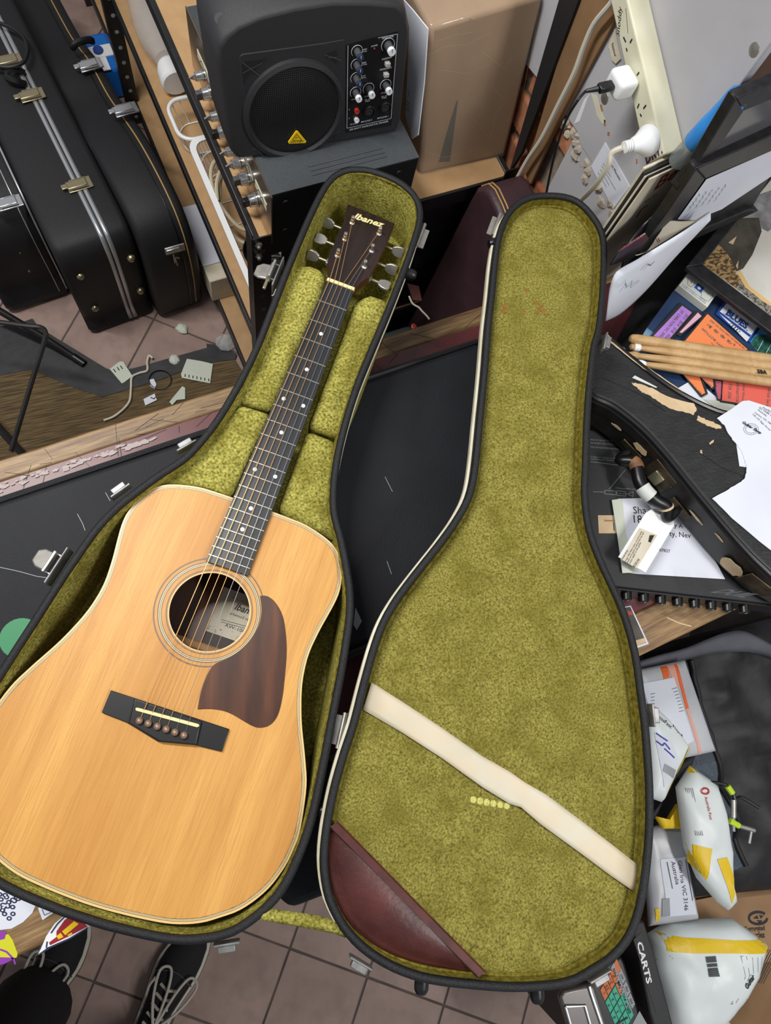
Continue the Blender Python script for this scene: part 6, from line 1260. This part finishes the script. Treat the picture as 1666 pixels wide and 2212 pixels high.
obj('cable', MB().tube(spline([m2, m2 + Vector((-0.010, 0.004, -0.012)), ON(1316, 355, PX(0.735)), ON(1296, 388, PX(0.74)), ON(1276, 412, PX(0.76)), ON(1255, 432, PX(0.79)), ON(1235, 446, PX(0.81))], 5, False), 0.0042, 8), 'cable_white', mp)
mk0, mk1 = ON(1462, 350, PX(0.813)), ON(1602, 202, PX(0.813)); md = (mk1 - mk0); ml = md.length; md.normalize()
mk = thing('big_marker', mk0, 'fat marker pen with a bright blue cap leaning on the wall', 'marker')
obj('barrel', MB().lathe(mk0, md, [(0.0125, 0), (0.0145, 0.004), (0.0150, ml * 0.38)], 24), 'grey_clear', mk)
obj('cap', MB().lathe(mk0 + md * ml * 0.30, md, [(0.0148, 0), (0.0162, 0.003), (0.0160, ml * 0.30), (0.0154, ml * 0.31), (0.0150, ml * 0.55), (0.0156, ml * 0.62), (0.0146, ml * 0.68), (0.010, ml * 0.72), (0, ml * 0.73)], 28), 'blue', mk)

# folded black bag showing between base and lid at the counter's near edge
fgb = tag(slab('folded_bag', [(590, 1660), (700, 1640), (860, 1700), (900, 1820), (868, 1868), (800, 1898), (700, 1938), (628, 1966), (560, 1900)], 0.905, 0.048, 'leatherette', bevel=0.012, seg=3), 'folded black padded bag poking out over the counter edge', 'bag')
# ================================================================== BELOW THE COUNTER, NEAR SIDE
# open black gig bag with grey lining
gbag = thing('gig_bag', W(1600, 1600, 0.0), 'large open black nylon gig bag with grey lining on the floor', 'bag')
o = pillow('bag_body', [W(1430, 1930, 0.26), W(1980, 1880, 0.26), W(1900, 1270, 0.36), W(1375, 1404, 0.36)], 0.05, 'nylon_black', gbag, 30, 0.034, 0.03, 5.0, 0.4)
o2 = obj('underside', MB().prism([Vector((p.x, p.y, 0.002)) for p in (W(1520, 1850, 0.20), W(1950, 1840, 0.20), W(1880, 1290, 0.36), W(1395, 1420, 0.36))], (0, 0, 0.2)), 'nylon_black', gbag, bevel=0.02)
bb = bvh_of(o)
drape(gpatch('grey_facing', [(1380, 1424), (1480, 1404), (1560, 1368), (1640, 1372)], 0.4, 'nylon_grey', gbag, 12, 4), bb, 0.004) if False else None
fe = spline([W(x, y, 0.455) for x, y in ((1370, 1432), (1420, 1416), (1480, 1400), (1530, 1380), (1570, 1366), (1610, 1364), (1660, 1388), (1700, 1410))], 5, False); fe2 = spline([W(x, y, 0.44) for x, y in ((1376, 1456), (1425, 1442), (1486, 1424), (1540, 1412), (1590, 1408), (1625, 1410), (1662, 1420), (1704, 1440))], 5, False)
fo = obj('top_facing', MB().grid([[a.lerp(b, t) + Vector((0, 0, 0.008 * math.sin(t * 3.14))) for t in (0, 0.25, 0.5, 0.75, 1)] for a, b in zip(fe, fe2)]), 'nylon_grey', gbag); fo.modifiers.new('thickness', 'SOLIDIFY').thickness = 0.004
lin_ = gpatch('lining_flap', [(1460, 1640), (1545, 1618), (1640, 1880), (1580, 1900)], 0.4, 'lining_grey', gbag, 8, 14); drape(lin_, bb, 0.006)
edg = [W(x, y, 0.4) for x, y in ((1478, 1428), (1500, 1490), (1524, 1560), (1546, 1622), (1575, 1700), (1600, 1770), (1640, 1880))]
ed = [];
for p in spline(edg, 5, False):
    hit = bb.ray_cast(Vector((p.x, p.y, 3)), Vector((0, 0, -1))); ed.append(Vector((p.x, p.y, (hit[0].z if hit[0] else 0.4) + 0.008)))
obj('edge_binding', MB().tube(ed, 0.006, 7), 'tolex_soft', gbag)
strp = []
for x, y in ((1500, 1640), (1470, 1662), (1445, 1700), (1425, 1745), (1400, 1775), (1370, 1790)):
    p = W(x, y, 0.43); strp.append(p)
sp_ = spline(strp, 5, False); obj('strap', MB().grid([[p + Vector((0.016, 0.012, 0)) * q for q in (-1, 0, 1)] for p in sp_]), 'tolex_soft', gbag).modifiers.new('thickness', 'SOLIDIFY').thickness = 0.004

# big cardboard box on the floor
BZ2 = 0.24
bxx = thing('cardboard_box', W(1600, 2100, 0), 'flattened brown cardboard box with printed recycling mark under the satchels', 'box')
bp4 = [W(1420, 1990, BZ2), W(1560, 1900, BZ2), W(1760, 1880, BZ2), W(1880, 2330, BZ2), W(1440, 2400, BZ2)]
obj('carton', MB().prism([Vector((p.x, p.y, BZ2)) for p in bp4], (0, 0, -BZ2 + 0.001)), 'cardboard_dark', bxx, bevel=0.006)
slab('flap', [(1585, 1825), (1640, 1812), (1672, 1930), (1590, 1940)], BZ2 + 0.022, 0.004, 'cardboard_dark', bxx, bevel=0.001); slab('flap', [(1500, 1945), (1600, 1925), (1760, 1925), (1760, 2060), (1600, 2090), (1490, 2040)], BZ2 + 0.012, 0.005, 'cardboard', bxx, bevel=0.001)
FLP = BZ2 + 0.012
a24 = [k / 26 * 6.283 for k in range(27)]
strokes('recycle_ring', [[(1638 + 20 * math.cos(a), 1983 + 13 * math.sin(a)) for a in a24[:24]]], FLP, 'ink', bxx, 0.0062)
for q in ([(1627, 1984), (1636, 1977), (1640, 1985)], [(1640, 1976), (1650, 1978), (1644, 1985)], [(1634, 1988), (1648, 1988), (1642, 1994)]): patch('recycle_arrow', q, FLP, 'ink', bxx)
text('lettering', 'Corrugated', (1609, 2012), (1653, 2009), FLP, 'ink', bxx, 0.0006, 0, 0.03, 1.3); text('lettering', 'Recycles', (1612, 2028), (1653, 2025), FLP, 'ink', bxx, 0.0006, 0, 0.03, 1.3)
strokes('bar_code', [[(1650 + k * 5, 2050 + k * 0.4), (1614 + k * 5, 2122 + k * 0.4)] for k in range(8)], FLP, 'ink', bxx, 0.0016)

# post satchels
def satchel(name, c4, z, h, label, m='satchel', wr=0.004, seed=0.0, n=18, edge=0.45):
    t = thing(name, (W(c4[0][0], c4[0][1], z) + W(c4[2][0], c4[2][1], z)) / 2, label, 'satchel', 'post satchels')
    o = cushion('bag', [W(p[0], p[1], z) for p in c4], h, m, t, wr, 0.003, seed, edge, 10, max(4, 40 // len(c4))); return t, bvh_of(o)
def dz(o, bv, h=0.0010): return drape(o, bv, h)
z = 0.47
t, bv = satchel('clear_satchel', [(1372, 1448), (1478, 1426), (1545, 1622), (1420, 1650)], z, 0.010, 'clear document satchel with orange stripes at the top of the bag', 'satchel_grey', 0.002, 1)
dz(gpatch('orange_stripe', [(1423, 1442), (1437, 1439), (1441, 1464), (1428, 1468)], z, 'bar_orange', t, 3, 6), bv); dz(gpatch('orange_stripe', [(1452, 1436), (1458, 1434), (1482, 1530), (1476, 1532)], z, 'bar_orange', t, 2, 14), bv); dz(gpatch('pink_stripe', [(1476, 1532), (1482, 1530), (1512, 1628), (1506, 1630)], z, 'bar_pink', t, 2, 14), bv); dz(gpatch('pink_panel', [(1437, 1439), (1452, 1436), (1463, 1484), (1452, 1486)], z, 'bar_pink', t, 4, 8), bv)
dz(gpatch('document', [(1376, 1478), (1450, 1464), (1492, 1600), (1420, 1640)], z, 'paper', t, 10, 14), bv, 0.0014)
dz(strokes('print', [[(1400 + k * 0.6, 1500 + k * 7), (1456 + k * 2, 1486 + k * 7)] for k in range(8)], z, 'ink_soft', t, 0.0012), bv, 0.0022)
z = 0.486
t, bv = satchel('prepaid_satchel', [(1392, 1520), (1414, 1526), (1446, 1556), (1487, 1612), (1470, 1650), (1448, 1690), (1428, 1732), (1400, 1722)], z, 0.018, 'white prepaid satchel with ruled address panel next to the lid', 'satchel', 0.005, 2)
t2 = [('ExpressFast', (1396, 1536), (1440, 1574)), ('Prepaid', (1445, 1570), (1470, 1592))]
for s, a, b in t2: dz(text('lettering', s, a, b, z, 'ink', t), bv, 0.0016)
dz(gpatch('address_panel', [(1404, 1580), (1440, 1600), (1456, 1640), (1424, 1700)], z, 'paper', t, 8, 8), bv, 0.0012)
dz(strokes('pen_marks', [[(1407, 1583), (1416, 1590), (1430, 1600)], [(1408, 1600), (1420, 1610), (1424, 1604), (1436, 1618)], [(1424, 1616), (1438, 1628), (1446, 1636)]], z, 'ink_blue', t, 0.003), bv, 0.002)
dz(gpatch('code_block', [(1424, 1648), (1450, 1662), (1444, 1680), (1420, 1664)], z, 'tile_grey', t, 4, 4), bv, 0.002); dz(gpatch('yellow_edge', [(1480, 1612), (1487, 1614), (1436, 1726), (1430, 1722)], z, 'yellow_satchel', t, 3, 12), bv, 0.002)
z = 0.43
t, bv = satchel('post_satchel', [(1459, 1700), (1489, 1654), (1540, 1688), (1562, 1750), (1576, 1840), (1577, 1930), (1584, 1952), (1572, 1966), (1548, 1948), (1504, 1896), (1476, 1830)], z, 0.030, 'white and yellow satchel with a red post logo in the bag', 'satchel', 0.006, 3)
t, bv = t, bv
dz(gpatch('yellow_corner', [(1484, 1662), (1490, 1653), (1502, 1668), (1480, 1668)], z, 'yellow_satchel', t, 4, 4), bv, 0.0014)
dz(gpatch('yellow_flash', [(1476, 1818), (1520, 1828), (1512, 1896), (1486, 1860)], z, 'yellow_satchel', t, 6, 8), bv, 0.0014); dz(gpatch('yellow_flash', [(1530, 1850), (1552, 1846), (1574, 1900), (1566, 1946)], z, 'yellow_satchel', t, 6, 8), bv, 0.0014)
dz(text('lettering', 'Australia Post', (1506, 1718), (1513, 1766), z, 'red', t, 0.0006, 0, 0.01, 1.15), bv, 0.0016)
cc2 = [(1508 + 8 * math.cos(a), 1706 + 6 * math.sin(a)) for a in a24]; dz(strokes('post_logo', [cc2], z, 'red', t, 0.004), bv, 0.0016)
dz(strokes('small_print', [[(1470 + k * 3.2, 1700), (1487 + k * 3.2, 1800)] for k in range(5)], z, 'ink_soft', t, 0.001), bv, 0.0016)
z = 0.36
t, bv = satchel('addressed_satchel', [(1388, 1792), (1466, 1768), (1506, 1985), (1400, 2000)], z, 0.020, 'grey white satchel with a large printed address label', 'satchel_grey', 0.004, 4)
dz(gpatch('address_label', [(1416, 1852), (1472, 1846), (1494, 1970), (1430, 1976)], z, 'paper', t, 8, 12), bv, 0.0012)
for s, a, b in (('Glen Iris VIC 3146', (1452, 1855), (1468, 1962)), ('Australia', (1438, 1857), (1448, 1906))): dz(text('lettering', s, a, b, z, 'ink', t, 0.0006, 0, 0.0, 1.0), bv, 0.002)
dz(strokes('blurred_lines', [[(1470, 1852), (1484, 1940)], [(1478, 1852), (1490, 1936)], [(1430, 1858), (1440, 1914)]], z, 'ink_soft', t, 0.0022), bv, 0.002)
dz(gpatch('code_block', [(1418, 1936), (1434, 1934), (1438, 1974), (1420, 1976)], z, 'tile_grey', t, 3, 5), bv, 0.002); dz(gpatch('yellow_tab', [(1405, 1957), (1413, 1956), (1416, 1984), (1407, 1985)], z, 'yellow_satchel', t, 3, 4), bv, 0.002)
t, bv = satchel('torn_satchel', [(1412, 1762), (1440, 1768), (1460, 1736), (1470, 1790), (1430, 1790)], 0.40, 0.012, 'yellow and white satchel corner under the post logo satchel', 'yellow_satchel', 0.004, 6)
z = 0.34
t, bv = satchel('padded_satchel', [(1398, 2016), (1442, 1988), (1578, 1982), (1644, 2028), (1626, 2100), (1590, 2160), (1545, 2212), (1450, 2240), (1432, 2160), (1408, 2080)], z, 0.055, 'large white satchel with yellow band and bar code on the cardboard box', 'satchel', 0.008, 8, 24, 0.35)
dz(gpatch('yellow_band', [(1412, 2008), (1634, 2020), (1630, 2044), (1418, 2040)], z, 'yellow_satchel', t, 24, 8), bv, 0.0014)
dz(strokes('bar_code', [[(1491 + k * 0.35, 2049 + k * 1.85), (1514 + k * 0.35, 2048 + k * 1.85)] for k in range(23) if k not in (7, 12)], z, 'ink', t, 0.0011), bv, 0.0018)
dz(strokes('form_lines', [[(1567, 2048), (1625, 2050)], [(1567, 2048), (1576, 2090), (1546, 2148)], [(1578, 2048), (1586, 2090), (1556, 2146)], [(1546, 2148), (1588, 2142)], [(1590, 2050), (1596, 2086)], [(1602, 2050), (1608, 2084)], [(1614, 2050), (1618, 2080)], [(1586, 2090), (1626, 2074)]], z, 'ink_soft', t, 0.0008), bv, 0.0018)
dz(text('lettering', 'Guitar', (1580, 2118), (1600, 2094), z, 'ink', t, 0.0006, 0, 0.04, 1.3), bv, 0.002); dz(strokes('crease_print', [[(1400, 2078), (1424, 2050)], [(1404, 2084), (1428, 2054)]], z, 'ink_soft', t, 0.0008), bv, 0.0018)
t, bv = satchel('bottom_satchel', [(1500, 2206), (1560, 2190), (1640, 2290), (1480, 2310)], 0.33, 0.03, 'white and yellow satchel at the lower edge of the picture', 'satchel', 0.005, 9)
dz(gpatch('yellow_band', [(1510, 2204), (1555, 2192), (1565, 2210), (1515, 2222)], 0.33, 'yellow_satchel', t, 6, 5), bv, 0.0014)

# shop scale with coloured keys, and the black box beside it
KZ = 0.46
scl = thing('shop_scale', W(1330, 2180, 0.0), 'black shop scale with a metal tray and coloured number keys', 'scale')
obj('stand', MB().prism([Vector((W(x, y, KZ).x, W(x, y, KZ).y, 0.001)) for x, y in ((1258, 2140), (1345, 2090), (1400, 2290), (1310, 2330))], (0, 0, KZ - 0.052)), 'sheet_dark', scl)
obj('body', MB().prism([W(x, y, KZ) for x, y in ((1262, 2128), (1318, 2078), (1343, 2064), (1352, 2082), (1416, 2300), (1300, 2340))], (0, 0, -0.05)), 'plastic_dark', scl, bevel=0.006, seg=3)
obj('tray', MB().prism([W(x, y, KZ + 0.02) for x, y in ((1208, 2152), (1218, 2140), (1278, 2126), (1286, 2130), (1340, 2300), (1262, 2330))], (0, 0, -0.018)), 'scale_metal', scl, bevel=0.006, seg=3)
obj('tray_ridge', MB().tube([W(x, y, KZ + 0.022) for x, y in ((1222, 2174), (1264, 2172), (1300, 2300))], 0.003, 6), 'steel_bright', scl); obj('tray_ridge', MB().tube([W(x, y, KZ + 0.022) for x, y in ((1273, 2130), (1276, 2142), (1330, 2300))], 0.0036, 6), 'steel_bright', scl)
obj('tray_ridge', MB().tube([W(x, y, KZ + 0.022) for x, y in ((1222, 2174), (1258, 2300))], 0.003, 6), 'steel_bright', scl)
def kp(x, y): return (1200 + x * 0.15606, 2000 + y * 0.15606)
KR, KC = (47, -80), (72, 168)
keys = []
rows = ['C S5 S1 P', '9 6 3 +', '8 5 2 .', '7 4 1 0']
for j, rw_ in enumerate(rows):
    for i, s in enumerate(rw_.split()): keys.append((675 + i * KR[0] + j * KC[0], 930 + i * KR[1] + j * KC[1], s, 'tile_orange' if (j == 0 or (j == 1 and i == 3)) else 'tile_green'))
for x, y, s in ((1010, 1130, 'M1'), (950, 960, 'M2'), (885, 790, 'M3'), (822, 622, 'M4'), (1052, 1040, 'M5'), (988, 872, 'M6'), (924, 700, 'M7')): keys.append((x, y, s, 'tile_grey'))
keys.append((862, 566, '', 'tile_orange'))
for x, y, s, m in keys:
    cs_ = [kp(x + sx * KR[0] * 0.46 + sy * KC[0] * 0.46, y + sx * KR[1] * 0.46 + sy * KC[1] * 0.46) for sx, sy in ((-1, -1), (1, -1), (1, 1), (-1, 1))]
    k = slab('key', cs_, KZ + 0.0016, 0.0016, m, scl, bevel=0.0006)
    if s:
        w = 0.085 if len(s) == 1 else 0.19
        text('lettering', s, kp(x + w * KC[0] + 17, y + w * KC[1] - 8), kp(x - w * KC[0] + 17, y - w * KC[1] - 8), KZ + 0.0016, 'ink', k, 0.0005)
gk = slab('grey_panel', [(1367, 2212), (1382, 2184), (1398, 2212), (1410, 2260), (1380, 2262)], KZ + 0.001, 0.001, 'tile_grey', scl)
cb2 = thing('long_black_box', W(1410, 2150, 0.0), 'narrow black box lettered in white beside the shop scale', 'box')
obj('body', MB().prism([Vector((p.x, p.y, 0.001)) for p in [W(x, y, 0.47) for x, y in ((1366, 1996), (1392, 1990), (1412, 2050), (1470, 2270), (1432, 2280), (1405, 2190))]], (0, 0, 0.468)), 'plastic_black', cb2, bevel=0.004)
slab('band', [(1369, 2030), (1386, 2014), (1429, 2176), (1417, 2188)], 0.4698, 0.0012, 'sheet_dark', cb2); text('lettering', 'CARTS', (1376, 2036), (1398, 2126), 0.4702, 'white', cb2, 0.0006, 0, 0.03, 0.66)
# patch lead with lime plugs
pl_ = thing('patch_lead', W(1575, 1760, 0.40), 'black patch lead with lime green sleeves on its plugs', 'cable')
obj('lead', MB().tube(spline([W(x, y, 0.44) for x, y in ((1535, 1690), (1558, 1692), (1572, 1698), (1584, 1714), (1590, 1735), (1600, 1722), (1640, 1745))], 5, False), 0.004, 7), 'cable_black', pl_)
obj('lime_sleeve', MB().tube([W(1572, 1698, 0.444), W(1583, 1714, 0.444)], 0.0065, 8), 'lime', pl_); obj('plug', MB().tube([W(1585, 1728, 0.444), W(1585, 1766, 0.444)], 0.006, 10), 'nickel', pl_); obj('plug_tip', MB().tube([W(1585, 1766, 0.444), W(1586, 1796, 0.444)], 0.003, 8), 'chrome', pl_)
obj('lime_sleeve', MB().tube([W(1577, 1773, 0.444), W(1597, 1784, 0.444)], 0.0065, 8), 'lime', pl_); obj('plug', MB().tube([W(1597, 1784, 0.444), W(1630, 1794, 0.444)], 0.005, 10), 'nickel', pl_); obj('plug_tip', MB().tube([W(1624, 1793, 0.444), W(1619, 1822, 0.444)], 0.003, 8), 'chrome', pl_)

# ================================================================== THE PERSON AT THE COUNTER (feet and trouser legs)
toe, heel = W(436, 2004, 0.03), W(300, 2282, 0.03)
ltoe, lheel = W(176, 1975, 0.03), W(40, 2200, 0.03)
pn_ = thing('person', ((toe + heel + ltoe + lheel) / 4) * Vector((1, 1, 0)) if False else Vector(((heel.x + lheel.x) / 2, (heel.y + lheel.y) / 2, 0)), 'person in black trousers and black canvas shoes standing at the counter', 'person')
def shoe(tp, hp, side):
    d = (hp - tp); d.z = 0; L = 0.295; d.normalize(); s = Vector((-d.y, d.x, 0)); o = Vector((tp.x, tp.y, 0))
    wl = [(0.0, 0.012), (0.012, 0.030), (0.035, 0.043), (0.07, 0.051), (0.10, 0.053), (0.14, 0.048), (0.18, 0.041), (0.22, 0.038), (0.26, 0.036), (0.285, 0.027), (0.295, 0.012)]
    bend = lambda y: side * 0.010 * math.sin(y / L * math.pi)
    outl = [o + d * y + s * (w + bend(y)) for y, w in wl] + [o + d * y + s * (-w + bend(y)) for y, w in reversed(wl)]
    outl = resample(spline(outl, 4), 90)
    sh_ = obj('shoe', MB().loft([[o + d * y + s * (bend(y) + (w - 0.006) * math.cos(a)) + Vector((0, 0, 0.022 + h * max(0, math.sin(a)) ** 0.8)) for a in [math.pi * k / 16 for k in range(17)]] for (y, w), h in zip(wl, (0.012, 0.026, 0.036, 0.042, 0.050, 0.062, 0.070, 0.074, 0.074, 0.070, 0.05))], close=False, cap0=True, cap1=True), 'shoe_canvas', pn_, ang=70)
    obj('sole', MB().loft([setz(inset(outl, 0.002), 0.001), setz(outl, 0.006), setz(outl, 0.026), setz(inset(outl, 0.003), 0.030)], cap0=True, cap1=True), 'shoe_white', sh_)
    obj('foxing_line', MB().tube(setz(inset(outl, -0.0006), 0.020), 0.0012, 5, closed=True), 'rubber', sh_)
    obj('toe_seam', MB().tube([o + d * (0.105 + 0.012 * math.cos(a * 2)) + s * (bend(0.1) + 0.047 * math.cos(a)) + Vector((0, 0, 0.0225 + 0.050 * max(0, math.sin(a)) ** 0.8)) for a in [math.pi * k / 14 for k in range(15)]], 0.0011, 5), 'knob_grey', sh_)
    obj('side_stripe', MB().tube(spline([o + d * y + s * (bend(y) + side * q) + Vector((0, 0, zz)) for y, q, zz in ((0.125, 0.036, 0.058), (0.145, 0.040, 0.050), (0.17, 0.036, 0.052), (0.20, 0.034, 0.050), (0.24, 0.033, 0.044))], 4, False), 0.0042, 7), 'shoe_white', sh_)
    for k in range(5):
        y = 0.125 + k * 0.018; h = 0.022 + 0.052 + k * 0.006
        obj('lace', MB().tube([o + d * y + s * (bend(y) + 0.020) + Vector((0, 0, h + 0.0)), o + d * (y + 0.004) + s * bend(y) + Vector((0, 0, h + 0.010)), o + d * y + s * (bend(y) - 0.020) + Vector((0, 0, h))], 0.0034, 6), 'lace', sh_)
    c = o + d * 0.20 + Vector((0, 0, 0.108))
    for q, a0 in ((0.032, 0.6), (-0.030, 0.2)):
        obj('lace_loop', MB().tube(spline([c, c - d * 0.05 + s * q + Vector((0, 0, -0.006)), c - d * 0.10 + s * q * 1.5 + Vector((0, 0, -0.028)), c - d * 0.112 + s * q * 0.8 + Vector((0, 0, -0.030)), c - d * 0.075 + s * q * 0.3 + Vector((0, 0, -0.014)), c], 5, False), 0.0032, 6), 'lace', sh_)
    return o, d
ro1 = shoe(toe, heel, -1); ro2_ = shoe(ltoe, lheel, 1)
def legrings(o, d, side):
    a = o + d * (0.20 if side < 0 else 0.275) + (Vector((0.02, -0.005, 0)) if side < 0 else Vector()); out = []
    for z, r, dx, dy in ((0.075, 0.072, 0, 0), (0.10, 0.074, 0, 0), (0.25, 0.076, 0.0, -0.01), (0.48, 0.080, 0.0, -0.03), (0.62, 0.088, 0.0, -0.05), (0.80, 0.098, side * 0.0, -0.07), (0.93, 0.105, side * 0.0, -0.09)):
        r = r * (1.16 if side < 0 else 1.0); c = Vector((a.x + dx, a.y + dy, z)); out.append([c + Vector((r * math.cos(t) * (1 + 0.04 * math.sin(z * 40 + t * 2)), r * math.sin(t), 0)) for t in [6.283 * k / 20 for k in range(20)]])
    return out
LR, RR = legrings(*ro2_, -1), legrings(*ro1, 1)
mb = MB(); mb.loft(LR, cap0=True, cap1=True); mb.loft(RR, cap0=True, cap1=True)
cL = sum(LR[-1], Vector()) / 20; cR = sum(RR[-1], Vector()) / 20; cm = (cL + cR) / 2; hx = (cR - cL).length / 2 + 0.10; ux = (cR - cL).normalized(); uy = Vector((-ux.y, ux.x, 0))
mb.loft([[Vector((cm.x, cm.y, zz)) + ux * (hx * k1 * math.cos(t)) + uy * (0.125 * k1 * math.sin(t)) for t in [6.283 * k / 24 for k in range(24)]] for zz, k1 in ((0.86, 0.72), (0.90, 0.95), (0.98, 1.0), (1.06, 0.92))], cap0=True, cap1=True)
obj('trousers', mb, 'denim', pn_, ang=70)
